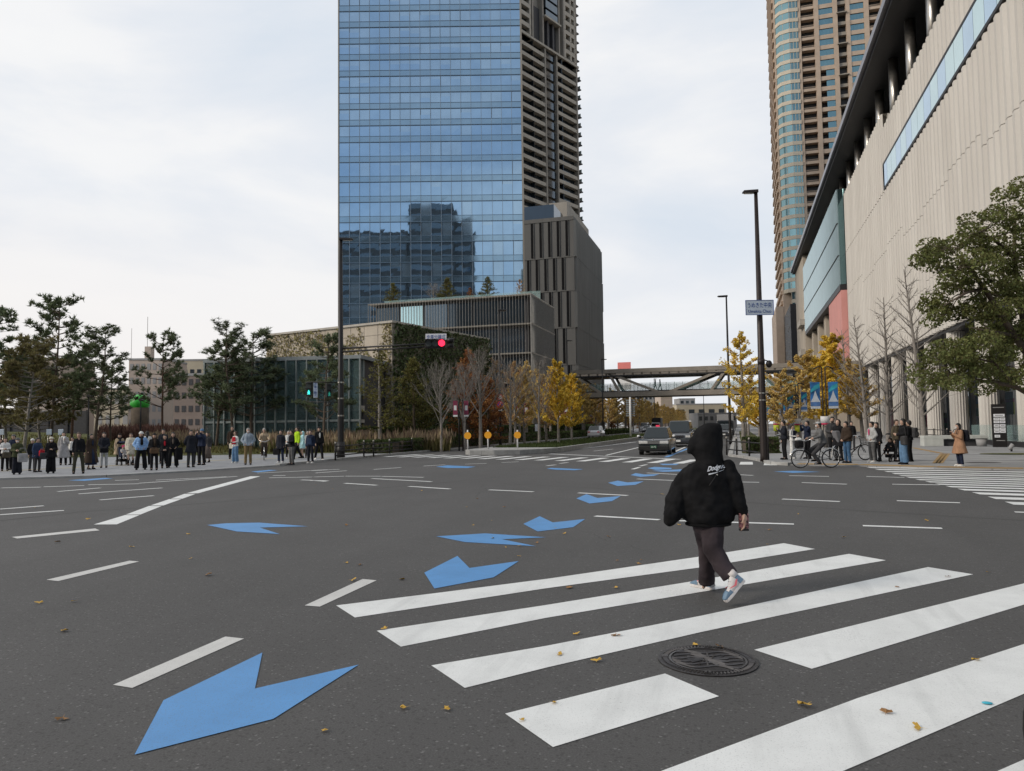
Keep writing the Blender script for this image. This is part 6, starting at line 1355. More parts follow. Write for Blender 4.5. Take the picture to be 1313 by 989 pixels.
def fingers(mb, w_, d, side, s, thick=.0085, spread=1.0, curl=.5, palm_n=None):
    """palm and five fingers from wrist w_ along d; palm_n is the palm normal"""
    d = V(d).normalized(); pn = V(palm_n if palm_n is not None else (0, -1, 0)); pn = (pn - d * pn.dot(d)).normalized(); a = d.cross(pn).normalized()
    c = w_ + d * .045 * s; mb.cap(w_, w_ + d * .035 * s, .026 * s, .030 * s, 8)
    for k, (o, l) in enumerate(((-.030, .066), (-.010, .076), (.010, .072), (.029, .058))):
        b_ = c + a * o * s * side + d * .03 * s; mb.cap(w_ + a * o * .6 * s * side + d * .01 * s, b_, .015 * s, .012 * s, 6); m1 = b_ + (d + pn * curl * .5).normalized() * l * .5 * s; e = m1 + (d * (1 - curl) + pn * curl).normalized() * l * .5 * s; mb.cap(b_, m1, thick * 1.15 * s, thick * s, 6); mb.cap(m1, e, thick * s, thick * .85 * s, 6)
    t0 = w_ + a * -.026 * s * side + d * .01 * s; t1 = t0 + (a * -.7 * side + d * .7 + pn * .3).normalized() * .04 * s; mb.cap(t0, t1, .014 * s, .011 * s, 6); mb.cap(t1, t1 + (d + pn * .5).normalized() * .03 * s, .010 * s, .009 * s, 6)
def person(label, P, H, turn=0, top='black', ttype='jacket', hem=.88, bot='black', btype='trousers', pose='stand', legs='stand', hair='short', hcol='hair_black', hat=None, hatcol='black', shoe='black', extras=(), inner=None, skin=0, face=True, vox=.017, flare=1.0, seat=None, group=None, z=PZ, cat='person'):
    s = H / 1.70; rz = atan2(-P.x, P.y) + radians(turn); r = thing('person', label, cat, (P.x, P.y, z), rz, group); S = lambda *p: V(p) * s; sk = SK[skin]
    j = dict(); 
    for sd, k in ((-1, 'l'), (1, 'r')):
        j['hip' + k] = S(sd * .085, 0, .90); j['knee' + k] = S(sd * .10, -.02, .49); j['ank' + k] = S(sd * .11, .02, .09); j['sh' + k] = S(sd * .150, 0, 1.365); j['el' + k] = S(sd * .205, .02, 1.11); j['wr' + k] = S(sd * .205, -.05, .86); j['hd' + k] = V((0, -.15, -1))
        if pose == 'hold' or (pose == 'hold1' and sd == 1): j['el' + k] = S(sd * .215, -.01, 1.13); j['wr' + k] = S(sd * .07, -.25, 1.10); j['hd' + k] = V((-sd * .6, -.4, .25))
        if pose == 'low' : j['el' + k] = S(sd * .215, -.01, 1.11); j['wr' + k] = S(sd * .055, -.21, .94); j['hd' + k] = V((-sd * .7, -.3, -.4))
        if pose == 'phone' and sd == 1 or pose == 'phones': j['el' + k] = S(sd * .21, -.06, 1.13); j['wr' + k] = S(sd * .06, -.26, 1.27); j['hd' + k] = V((-sd * .3, -.3, .7))
        if pose == 'photo': j['el' + k] = S(sd * .24, -.16, 1.26); j['wr' + k] = S(sd * .08, -.27, 1.50); j['hd' + k] = V((-sd * .3, -.2, .8))
        if pose == 'pocket': j['el' + k] = S(sd * .27, .03, 1.13); j['wr' + k] = S(sd * .16, -.10, .98); j['hd' + k] = V((-sd * .5, -.3, -.6))
        if pose == 'back': j['el' + k] = S(sd * .24, .09, 1.12); j['wr' + k] = S(sd * .08, .16, .93); j['hd' + k] = V((-sd * .8, 0, -.3))
        if pose == 'bars': j['el' + k] = S(sd * .22, -.17, 1.16); j['wr' + k] = S(sd * .26, -.42, 1.08); j['hd' + k] = V((0, -1, -.3))
        if legs == 'walk': j['knee' + k] = S(sd * .09, -.02 - sd * .13, .50); j['ank' + k] = S(sd * .09, -sd * .28 + .03, .09 + (.05 if sd < 0 else 0))
        if legs == 'apart': j['knee' + k] = S(sd * .14, -.02, .49); j['ank' + k] = S(sd * .17, .02, .09)
        if seat is not None:
            kz, az, ay = seat[0 if sd < 0 else 1]; j['knee' + k] = S(sd * .10, -.40, kz); j['ank' + k] = S(sd * .10, ay, az)
    lean = -.10 if seat is not None else 0
    if lean:
        for k in 'lr': j['sh' + k] += S(0, lean, -.02)
    hc = S(0, lean * 1.4 - (.03 if 'down' in extras else 0), 1.575)
    # one continuous body
    b = MB(); b.ell(hc, (.080 * s, .096 * s, .116 * s), 16, 12); b.ell(hc + S(0, -.035, -.055), (.052 * s, .055 * s, .055 * s), 12, 8); b.ell(hc + S(0, -.092, -.012), (.012 * s, .018 * s, .022 * s), 8, 6)
    for sd in (-1, 1): b.ell(hc + S(sd * .076, .01, -.005), (.010 * s, .020 * s, .030 * s), 8, 6)
    nb = S(0, lean, 1.38); b.cap(nb, hc + S(0, .015, -.05), .055 * s, .050 * s, 10); b.cap(S(-.09, lean, 1.36), S(.09, lean, 1.36), .056 * s, .056 * s, 8); b.cap(S(0, lean * .8, 1.28), S(0, 0, .96), .088 * s, .085 * s, 10)
    for k, sd in (('l', -1), ('r', 1)):
        b.cap(j['sh' + k], j['el' + k], .045 * s, .036 * s, 8); b.cap(j['el' + k], j['wr' + k], .035 * s, .023 * s, 8); fingers(b, j['wr' + k], j['hd' + k], sd, s * 1.05, .0095, palm_n=(0, -1, .2) if pose in ('hold', 'phone', 'phones', 'photo') else (-sd, 0, 0), curl=.6)
        b.cap(j['hip' + k], j['knee' + k], .080 * s, .052 * s, 8); b.cap(j['knee' + k], j['ank' + k], .050 * s, .034 * s, 8); b.cap(j['ank' + k], j['ank' + k] + S(0, -.12, -.05), .033 * s, .026 * s, 8)
    b.build('body', sk, r, remesh=vox)
    if face:
        for sd in (-1, 1): e = MB(); e.ell(hc + S(sd * .030, -.084, .010), (.012 * s, .008 * s, .007 * s), 8, 6); e.build('eye', 'eye_dark', r, True)
        if 'mask' not in extras: e = MB(); e.ell(hc + S(0, -.088, -.058), (.020 * s, .008 * s, .006 * s), 8, 6); e.build('mouth', 'lip', r, True)
    # trousers / skirt
    f = 1.0
    if btype in ('trousers', 'wide', 'slim'):
        t = MB(); wk, wa = {'trousers': (.072, .062), 'wide': (.098, .105), 'slim': (.060, .046)}[btype]; t.cap(S(-.06, 0, .93), S(.06, 0, .93), .112 * s, .112 * s, 10)
        for k in 'lr': t.cap(j['hip' + k], j['knee' + k], .098 * s, wk * s, 10); t.tube([j['knee' + k], j['ank' + k] + S(0, 0, -.02)], [wk * s, wa * s], 10); t.ell(j['knee' + k], wk * s, 10, 6)
        t.build('trousers', cm(bot), r, remesh=vox * 1.1)
    elif btype == 'skirt':
        t = MB(); t.tube([S(0, 0, 1.0), S(0, 0, .80), S(0, 0, .58)], [.12 * s, .17 * s, .20 * s], 16); t.build('skirt', cm(bot), r, True)
    elif btype == 'longskirt':
        t = MB(); t.tube([S(0, 0, 1.0), S(0, 0, .75), S(0, 0, .22)], [.12 * s, .18 * s, .26 * s], 18); t.build('skirt', cm(bot), r, True)
    # top
    g = MB(); th = {'shirt': .0, 'jacket': .018, 'puffer': .045, 'coat': .025, 'hoodie': .03}[ttype]
    for sd, k in ((-1, 'l'), (1, 'r')):
        g.cap(S(sd * .055, lean, 1.30), S(sd * .055, 0, 1.0), (.100 + th) * s, (.100 + th) * s, 10); g.cap(S(sd * .035, lean, 1.415), j['sh' + k], (.048 + th * .5) * s, (.050 + th * .5) * s, 10); g.cap(j['sh' + k], j['el' + k], (.053 + th * .8) * s, (.046 + th * .9) * s, 10); g.cap(j['el' + k], j['wr' + k], (.045 + th * .9) * s, (.036 + th * .6) * s, 10)
    g.cap(S(-.07, lean, 1.34), S(.07, lean, 1.34), (.068 + th * .6) * s, (.068 + th * .6) * s, 10)
    if hem < .98:
        hz = hem * s * 1.0; ex = (.98 - hem) * .16 * flare
        for sd in (-1, 1): g.tube([S(sd * .055, 0, 1.05), S(sd * (.06 + ex * .5), .0, hem)], [(.100 + th) * s, (.108 + th + ex) * s], 12)
    if ttype == 'puffer':
        for z_ in (1.30, 1.20, 1.10, 1.0): 
            for sd in (-1, 1): g.ell(S(sd * .075, 0, z_), (.145 * s, .15 * s, .05 * s), 12, 6)
    if ttype == 'hoodie' and hat != 'hood': g.ell(S(0, .07 + lean, 1.44), (.12 * s, .08 * s, .07 * s), 12, 8)
    if ttype in ('coat', 'jacket', 'puffer'): g.torus(S(0, lean, 1.43), .075 * s, .022 * s, 'z', 14, 6)
    g.build({'coat': 'coat', 'hoodie': 'hoodie', 'shirt': 'sweater', 'puffer': 'puffer_jacket', 'jacket': 'jacket'}[ttype], cm(top), r, remesh=vox * 1.1)
    if inner: q = MB(); q.ell(S(0, lean - .106 - th, 1.26), (.045 * s, .022 * s, .14 * s), 10, 8); q.build('shirt_front', cm(inner), r, True)
    # hair and hats
    hm = MATS[hcol]
    if hair != 'none' and hat != 'hood':
        q = MB(); q.ell(hc + S(0, .016, .024), (.091 * s, .102 * s, .108 * s), 14, 10); q.ell(hc + S(0, .045, -.03), (.075 * s, .065 * s, .08 * s), 12, 8)
        if hair in ('long', 'bob'):
            L_ = .22 if hair == 'long' else .12
            for sd in (-1, 1): q.cap(hc + S(sd * .068, .01, .02), hc + S(sd * .075, .02, -L_), .032 * s, .026 * s, 8)
            q.cap(hc + S(0, .05, 0), hc + S(0, .07, -L_), .07 * s, .05 * s, 10)
        if hair == 'bun': q.ell(hc + S(0, .10, .07), .045 * s, 10, 8)
        # cut a face opening: push the front verts back
        for i, v_ in enumerate(q.v):
            v_ = V(v_); d_ = v_ - hc
            if d_.y < -.045 * s and d_.z < .055 * s and abs(d_.x) < .06 * s: v_.y = hc.y - .04 * s
            q.v[i] = tuple(v_)
        q.build('hair', hm, r, True)
    if hat in ('cap', 'hat', 'beanie', 'hood'):
        q = MB(); c_ = cm(hatcol)
        if hat == 'beanie': q.ell(hc + S(0, .012, .055), (.090 * s, .102 * s, .088 * s), 14, 10); q.torus(hc + S(0, .01, .045), .088 * s, .018 * s, 'z', 16, 6)
        if hat == 'cap': q.ell(hc + S(0, .012, .062), (.088 * s, .100 * s, .066 * s), 14, 10); q.ell(hc + S(0, -.12, .062), (.065 * s, .065 * s, .010 * s), 12, 6)
        if hat == 'hat': q.ell(hc + S(0, .01, .075), (.086 * s, .098 * s, .07 * s), 14, 10); q.ell(hc + S(0, .01, .050), (.135 * s, .145 * s, .014 * s), 18, 6)
        if hat == 'hood':
            q.ell(hc + S(0, .03, .01), (.105 * s, .115 * s, .130 * s), 14, 10); q.cap(hc + S(0, .05, -.06), S(0, .03, 1.42), .09 * s, .11 * s, 10)
            for i, v_ in enumerate(q.v):
                v_ = V(v_); d_ = v_ - hc
                if d_.y < -.03 * s and abs(d_.x) < .07 * s and d_.z < .09 * s: v_.y = hc.y - .02 * s
                q.v[i] = tuple(v_)
        q.build(hat if hat != 'hat' else 'brimmed_hat', c_, r, True)
    for k in 'lr':
        q = MB(); a = j['ank' + k]; hgt = .30 if 'boots' in extras else .05
        q.cap(a + S(0, .035, -.045), a + S(0, -.15, -.055), .042 * s, .036 * s, 10)
        q.tube([a + S(0, .0, -.06), a + S(0, 0, hgt)], [.05 * s, (.062 if 'boots' in extras else .042) * s], 10); so_ = q.build('boot' if 'boots' in extras else 'shoe', cm(shoe), r, True)
        q = MB(); q.hexa([V(x) for x in (a + S(-.04, .08, -.09), a + S(.04, .08, -.09), a + S(.045, -.19, -.09), a + S(-.045, -.19, -.09), a + S(-.04, .08, -.068), a + S(.04, .08, -.068), a + S(.045, -.19, -.068), a + S(-.045, -.19, -.068))]); q.build('sole', cm('white' if shoe in ('white', 'cream') else 'black'), so_)
    for e in extras:
        if e == 'mask': q = MB(); q.ell(hc + S(0, -.066, -.045), (.052 * s, .045 * s, .040 * s), 12, 8); q.build('face_mask', 'wrap_white', r, True)
        if e == 'beard': q = MB(); q.ell(hc + S(0, -.045, -.075), (.055 * s, .055 * s, .045 * s), 12, 8); q.build('beard', 'hair_black', r, True)
        if e.startswith('scarf'): q = MB(); q.torus(S(0, lean - .02, 1.44), .075 * s, .04 * s, 'z', 14, 8); q.cap(S(.02, -.13, 1.40), S(.03, -.16, 1.15), .05 * s, .055 * s, 8); q.build('scarf', cm(e.split('_', 1)[1]), r, True)
        if e == 'glasses':
            q = MB(); 
            for sd in (-1, 1): q.torus(hc + S(sd * .03, -.094, .01), .02 * s, .003 * s, 'y', 12, 4)
            q.build('glasses', 'black_trim', r)
        if e.startswith('vest'): q = MB(); q.hexa([S(-.15, -.135, 1.0), S(.15, -.135, 1.0), S(.15, -.10, 1.0), S(-.15, -.10, 1.0), S(-.10, -.12, 1.38), S(.10, -.12, 1.38), S(.12, -.10, 1.40), S(-.12, -.10, 1.40)]); q.build('vest', cm(e.split('_', 1)[1]), r, bevel=.03)
        if e.startswith('overall'): q = MB(); q.hexa([S(-.13, -.155, .95), S(.13, -.155, .95), S(.13, -.13, .95), S(-.13, -.13, .95), S(-.09, -.15, 1.28), S(.09, -.15, 1.28), S(.09, -.13, 1.28), S(-.09, -.13, 1.28)]); q.build('bib', cm(e.split('_', 1)[1]), r, bevel=.02)
    return r, j, s
def bag(label, at_, rz, w_, h_, d, mt, strap=.35, name='bag', cat='bag'):
    r = thing(name, label, cat, at_, rz); mb = MB(); mb.box(-w_ / 2, w_ / 2, -d / 2, d / 2, 0, h_); mb.build('pouch', cm(mt), r, bevel=.04); mb = MB(); mb.tube([(-w_ * .4, 0, h_), (-w_ * .25, 0, h_ + strap), (w_ * .25, 0, h_ + strap), (w_ * .4, 0, h_)], .010, 6); mb.build('handle', cm(mt), r, True); return r
def W(r, p): return r.location + Matrix.Rotation(r.rotation_euler.z, 3, 'Z') @ V(p)
def folk(label, px, yf, yt, **k):
    P = G(px, yf, PZ); H = (zat(P, yt) - PZ) ; 
    if k.get('hat') in ('hat', 'beanie', 'hood', 'cap') : H *= .985
    H = max(1.35, min(1.9, H * 1.012)); return person(label, P, H, **k)
crowd = [
 dict(label='person in a black coat cut by the left edge of the photo', px=0, yf=599, yt=567, top='black', ttype='coat', hem=.75, hair='bob'),
 dict(label='woman in a white top and black trousers near the left edge', px=6, yf=604, yt=561.5, top='white', ttype='shirt', bot='black', pose='hold', hair='bob'),
 dict(label='person in a grey cap and navy jacket behind the olive-jacketed woman', px=16.5, yf=602.5, yt=557, top='navy', hat='cap', hatcol='grey', bot='black', turn=-25),
 dict(label='woman in an olive jacket, grey knit hat and white mask holding something', px=21.5, yf=608.5, yt=561.5, top='olive', ttype='coat', hem=.80, bot='ink', btype='wide', pose='hold', hat='beanie', hatcol='grey', extras=('mask',), hair='none'),
 dict(label='person in black with a white hat behind the blue-coated man', px=41, yf=604, yt=562.5, top='black', bot='dgrey', hat='beanie', hatcol='white', turn=20),
 dict(label='man in a long blue-navy jacket looking sideways with a red pouch', px=47.5, yf=605.5, yt=562, top='blue_navy', ttype='coat', hem=.72, bot='dgrey', pose='hold1', turn=35),
 dict(label='woman in a black coat, cream bucket hat and white mask', px=65, yf=607, yt=560.5, top='black', ttype='coat', hem=.74, bot='black', btype='wide', hat='hat', hatcol='cream', extras=('mask',), pose='hold1', flare=1.5, hair='bob'),
 dict(label='woman in a long pale grey coat behind the black coats', px=81, yf=596.5, yt=554.5, top='lgrey', ttype='coat', hem=.38, bot='black', extras=('scarf_white',), hair='long', pose='phone'),
 dict(label='person in a white jacket mostly hidden behind the black sweater man', px=92.5, yf=596, yt=561, top='white', bot='black', turn=-30),
 dict(label='man in a black sweater and olive trousers standing with feet apart', px=100.5, yf=607.5, yt=554.8, top='black', ttype='shirt', bot='dolive', btype='trousers', legs='apart', hcol='hair_brown', skin=1),
 dict(label='woman in a long brown open coat over a navy dress', px=116.5, yf=602, yt=557, top='dbrown', ttype='coat', hem=.30, bot='navy', btype='longskirt', inner='navy', hair='long', turn=30),
 dict(label='woman in a black jacket and pale grey trousers with a camera bag', px=133, yf=600, yt=555, top='ink', bot='pale_grey', btype='trousers', pose='low', hair='long'),
 dict(label='woman in a beige coat and black hat behind the pushchair', px=153, yf=596, yt=556, top='beige', ttype='coat', hem=.55, bot='black', btype='slim', hat='cap', hatcol='black', extras=('scarf_black',), hair='long'),
 dict(label='woman in a fluffy cream jacket with bare legs and black boots', px=167.5, yf=597, yt=556, top='cream', ttype='puffer', hem=.80, bot='cream', btype='skirt', extras=('boots',), hair='long', pose='hold1', hcol='hair_brown'),
 dict(label='person in a light blue puffer jacket, white beanie and black scarf', px=180.5, yf=602.5, yt=553.5, top='lblue', ttype='puffer', bot='black', btype='wide', hat='beanie', hatcol='white', extras=('scarf_black',), pose='pocket', hair='long', legs='apart'),
 dict(label='person in a white jacket hidden behind the light blue puffer jacket', px=188, yf=596, yt=553.5, top='white', bot='black', hcol='hair_black', turn=180, hair='long', face=False),
 dict(label='woman in black with a black cap and brown waist bag', px=197.5, yf=603, yt=555.5, top='black', ttype='jacket', hem=.82, bot='black', hat='cap', hatcol='black', pose='low', hair='long', extras=('scarf_dbrown',)),
 dict(label='man looking over the shoulders of the two women in black', px=209, yf=594.5, yt=550.8, top='ink', bot='black'),
 dict(label='person in a black coat over a bright red sweater', px=211, yf=600.5, yt=558, top='black', ttype='coat', hem=.84, inner='red', bot='black', pose='low', hair='bob'),
 dict(label='woman in a black leather jacket with very wide black trousers', px=221.5, yf=599.5, yt=554.8, top='black', bot='black', btype='wide', inner='plaid', hair='bob', legs='apart', pose='pocket'),
 dict(label='man in a long black coat with hands behind his back', px=244.5, yf=599.3, yt=552, top='ink', ttype='coat', hem=.66, bot='dgrey', pose='back', turn=15),
 dict(label='brown-haired person glimpsed behind the man in the long black coat', px=252, yf=595.5, yt=553.5, top='black', bot='black', hair='long', hcol='hair_brown'),
 dict(label='person in a navy jacket and blue beanie raising a phone', px=258.5, yf=596.5, yt=550, top='navy', ttype='jacket', bot='black', hat='beanie', hatcol='ljean', pose='photo', turn=-30),
 dict(label='person in a plaid skirt behind the raised phone', px=265.5, yf=593, yt=554.5, top='dgrey', bot='plaid', btype='longskirt', hair='long', turn=-20),
 dict(label='man in a dark brown jacket behind the woman in the red vest', px=297.5, yf=588.5, yt=547, top='dbrown', bot='black', skin=1),
 dict(label='woman in a red vest with white sleeves and loose blue jeans', px=301.5, yf=593.7, yt=553.5, top='white', ttype='shirt', bot='ljean', btype='wide', extras=('vest_red',), pose='hold', hair='long', hcol='hair_brown', turn=-45, shoe='white'),
 dict(label='man in a blue-grey hoodie, white mask and brown trousers', px=318, yf=596, yt=549.5, top='bluegrey', ttype='hoodie', bot='khaki', extras=('mask',), pose='pocket', hcol='hair_grey'),
 dict(label='man in a dark open coat and navy trousers carrying a black briefcase', px=360, yf=593.5, yt=552, top='ink', ttype='coat', hem=.72, bot='navy', turn=-25, shoe='white'),
 dict(label='person in a white top half hidden behind the black-jacketed man', px=370, yf=588, yt=553, top='white', bot='black', hair='long', hcol='hair_grey', shoe='white'),
 dict(label='man in a black jacket and grey trousers near the tall pole', px=373.8, yf=596, yt=552, top='black', bot='grey', pose='hold1', turn=-60),
 dict(label='person in a neon green vest walking behind the crowd', px=381, yf=589, yt=548, top='neon', ttype='jacket', bot='black', legs='walk', turn=-60),
 dict(label='person in a pale aqua hood and white skirt', px=387.5, yf=587.5, yt=553, top='aqua', ttype='coat', hem=.62, bot='white', btype='skirt', hat='hood', hatcol='aqua', turn=-70),
 dict(label='pale-haired person peeking out behind the navy overalls', px=394.5, yf=587, yt=553.5, top='pale_grey', bot='dgrey', hcol='hair_grey'),
 dict(label='person in navy overalls with white trainers', px=398, yf=594, yt=552, top='navy', ttype='jacket', bot='ink', extras=('overall_blue_navy',), turn=-20, shoe='white'),
 dict(label='man in a black suit, white shirt and dark cap striding by the pole', px=409, yf=590.5, yt=547, top='black', bot='black', inner='white', hat='cap', hatcol='black', legs='walk', turn=20, shoe='white'),
 # right-hand side
 dict(label='man in a black suit looking down at a phone left of the cyclist', px=1006.5, yf=589.5, yt=539.5, top='ink', bot='black', pose='phone', turn=-75, extras=('down',)),
 dict(label='woman in a white blouse, navy vest and white trousers behind the bicycle', px=1017, yf=588, yt=545, top='white', ttype='shirt', bot='white', btype='wide', extras=('vest_navy',), pose='hold', hair='short', shoe='white', turn=60),
 dict(label='dark-clothed man talking on a phone behind the cyclist', px=1036.5, yf=588.5, yt=540, top='navy', bot='black', pose='photo', turn=-60),
 dict(label='bearded man in a dark grey jacket standing tallest behind the cyclist', px=1069, yf=590, yt=535, top='dgrey', bot='black', extras=('beard',), pose='hold'),
 dict(label='woman in a black hood next to the bearded man', px=1076, yf=591, yt=538, top='black', ttype='coat', hem=.6, bot='black', hat='hood', hatcol='black', turn=-30),
 dict(label='man in a dark brown jacket and blue jeans looking down', px=1087, yf=593.8, yt=541, top='dbrown', ttype='puffer', bot='jean', turn=-50, pose='low', extras=('down',)),
 dict(label='distant person in black standing far back by the columns', px=1093, yf=577, yt=541, top='black', bot='dgrey', turn=10),
 dict(label='woman in a pale grey jacket over a magenta top and faded jeans', px=1119, yf=593, yt=541.3, top='pale_grey', ttype='jacket', hem=.84, bot='grey', inner='pink', turn=-55, pose='pocket', hair='bun', shoe='white'),
 dict(label='person in black directly behind the pale grey jacket', px=1125.5, yf=591.5, yt=542, top='black', ttype='coat', hem=.75, bot='black', turn=-40, hair='bob'),
 dict(label='man in a grey-brown jacket holding a drink beside the pushchair', px=1151.5, yf=592, yt=538.5, top='gbrown', bot='dgrey', pose='hold1', turn=40, hcol='hair_brown'),
 dict(label='woman in a black jacket and wide blue jeans with a shoulder bag', px=1159.5, yf=595.5, yt=537.5, top='black', bot='ljean', btype='wide', pose='hold', turn=-65, hair='bob'),
 dict(label='person in black with a backpack behind the woman in jeans', px=1167, yf=592, yt=539.5, top='black', bot='black', turn=-110, face=False, extras=('pack',)),
 dict(label='woman in a knee-length tan coat and white shoes checking her phone', px=1231.5, yf=598, yt=543.3, top='tan', ttype='coat', hem=.50, bot='navy', btype='trousers', pose='phones', turn=-60, hair='bob', extras=('down', 'mask'), shoe='white', flare=1.3, vox=.013),
]
PEOPLE = {}
for c_ in crowd:
    kk = dict(c_); lab_ = kk.pop('label'); px, yf, yt = kk.pop('px'), kk.pop('yf'), kk.pop('yt'); PEOPLE[px] = folk(lab_, px, yf, yt, **kk)
def held(px, k, w_, h_, d, mt, label, dz=-.1, off=(0, 0), strap=.12, name='bag'):
    r, j, s = PEOPLE[px]; p = W(r, j[k] + V((off[0], off[1], 0))); bag(label, (p.x, p.y, p.z + dz - h_), r.rotation_euler.z, w_, h_, d, mt, strap, name)
held(47.5, 'wrr', .26, .24, .12, 'red', 'bright red pouch held by the man in the blue-navy jacket', -.02, (-.05, -.08), .05)
held(133, 'wrr', .34, .22, .18, 'black', 'black camera bag hanging before the pale grey trousers', .02, (-.05, -.1), .05)
held(360, 'wrl', .36, .30, .10, 'black', 'black briefcase hanging from the left hand of the man in the open coat', -.12, (0, 0), .1, 'briefcase')
held(65, 'wrl', .30, .26, .12, 'dgrey', 'dark shoulder bag at the side of the woman in the cream bucket hat', .10, (-.06, 0), .35)
held(6, 'wrr', .30, .24, .12, 'gbrown', 'brown-grey bag held by the woman in the white top', -.12, (0, -.05), .1)
held(21.5, 'wrr', .34, .34, .12, 'lgrey', 'pale tote bag beside the woman in the olive jacket', -.1, (.12, .02), .2)
held(221.5, 'wrr', .30, .55, .14, 'black', 'long black bag hanging beside the very wide trousers', -.02, (.10, 0), .2)
held(197.5, 'wrr', .34, .20, .14, 'brown', 'brown waist bag in front of the woman with the black cap', .05, (-.05, -.06), .05)
held(301.5, 'wrl', .30, .26, .12, 'cream', 'cream bag at the back of the woman in the red vest', -.05, (-.12, .20), .2)
held(1159.5, 'wrr', .36, .34, .14, 'dgrey', 'dark shoulder bag of the woman in the wide blue jeans', -.04, (.14, .18), .3)
held(381, 'wrl', .26, .24, .12, 'olive', 'small olive bag carried by the person in the neon vest', -.1, (0, 0), .15)
for px, lb, mt in ((1231.5, 'dark backpack on the back of the woman in the tan coat', 'ink'), (1167, 'black backpack worn by the person behind the woman in jeans', 'dgrey')):
    r, j, s = PEOPLE[px]; p = W(r, (0, .22 * s, .98 * s)); t = thing('backpack', lb, 'backpack', p, r.rotation_euler.z); mb = MB(); mb.box(-.14, .14, -.07, .09, 0, .40); mb.build('pack', cm(mt), t, bevel=.05); mb = MB(); mb.box(-.10, .10, .091, .13, .05, .22); mb.build('pocket', cm(mt), t, bevel=.02)
    for sd in (-1, 1): mb = MB(); mb.tube([(sd * .10, -.07, .05), (sd * .13, -.20, .12), (sd * .12, -.36, .28), (sd * .11, -.30, .42), (sd * .10, -.08, .40)], .014, 6); mb.build('strap', cm(mt), t, True)
for px, k, lb in ((1231.5, 'wrr', 'phone in the hands of the woman in the tan coat'), (1006.5, 'wrr', 'phone held by the man in the black suit'), (258.5, 'wrr', 'phone raised by the person in the blue beanie'), (1036.5, 'wrr', 'phone at the ear of the dark-clothed man')):
    r, j, s = PEOPLE[px]; p = W(r, j[k] + V((-.05, -.05, .07))); t = thing('phone', lb, 'phone', p, r.rotation_euler.z); mb = MB(); mb.box(-.036, .036, -.005, .005, -.07, .07); mb.build('case', 'black_trim', t, bevel=.003); mb = MB(); mb.box(-.032, .032, .0055, .007, -.065, .065); mb.build('screen', 'dark_glass', t)
# cyclists
def cyc(px, yg, label_b, label_p, heading, **k):
    g = G(px, yg, 0 if yg > 598 else PZ); hd = heading; rzb = atan2(hd.y, hd.x); b_ = bicycle('bicycle', label_b, (g.x - hd.x * .56, g.y - hd.y * .56, 0 if yg > 598 else PZ), rzb, 'black_metal'); 
    pos_ = g - hd * .28; P = V((pos_.x, pos_.y, 0)); rzp = atan2(hd.x, -hd.y) ; turn = math.degrees(rzp - atan2(-P.x, P.y)); return b_, person(label_p, P, 1.66, turn=turn, pose='bars', seat=((.66, .30, -.22), (.50, .20, -.18)), z=(0 if yg > 598 else PZ) + .03, **k)
b_, pr = cyc(1046, 600.3, 'black city bicycle with a front basket crossing in front of the right-hand crowd', 'man in a grey jacket and pale cap riding the city bicycle', -RGT, top='grey', ttype='jacket', bot='dgrey', hat='cap', hatcol='pale_grey', extras=('mask',), shoe='black', vox=.014)
r_ = b_; hd = -RGT; q = V((b_.location.x, b_.location.y, 0)) + hd * 1.14; bag('black and white bag in the front basket of the city bicycle', (q.x, q.y, .74), b_.rotation_euler.z, .26, .26, .26, 'black', .05)
bag('white plastic bag on top of the bicycle basket', (q.x - .02, q.y, 1.0), b_.rotation_euler.z, .22, .09, .2, 'white', .03)
b_, pr = cyc(338.5, 590, 'dark bicycle seen head-on behind the crowd', 'man in a beige jacket and sunglasses riding towards the crossing', (-at(338, 10)).normalized(), top='beige', ttype='jacket', bot='dbrown', extras=('glasses',), hcol='hair_grey')
q = G(1078, 591, PZ); bk_ = bicycle('bicycle', 'parked dark bicycle with a rear child seat behind the grey-jacketed cyclist', (q.x, q.y, PZ), YAW + .15, 'black_metal', True)
mb = MB(); mb.hexa([V(p) for p in ((-.16, -.15, .74), (.16, -.15, .74), (.16, .15, .74), (-.16, .15, .74), (-.30, -.17, 1.24), (-.10, -.17, 1.26), (-.10, .17, 1.26), (-.30, .17, 1.24))]); mb.build('child_seat', pm('dgreym', (.16, .16, .17), .5), bk_, bevel=.04); mb = MB(); mb.tube([(.14, -.15, .79), (.22, -.15, 1.02), (.22, .15, 1.02), (.14, .15, .79)], .015, 6); mb.build('guard_bar', 'steel', bk_, True)
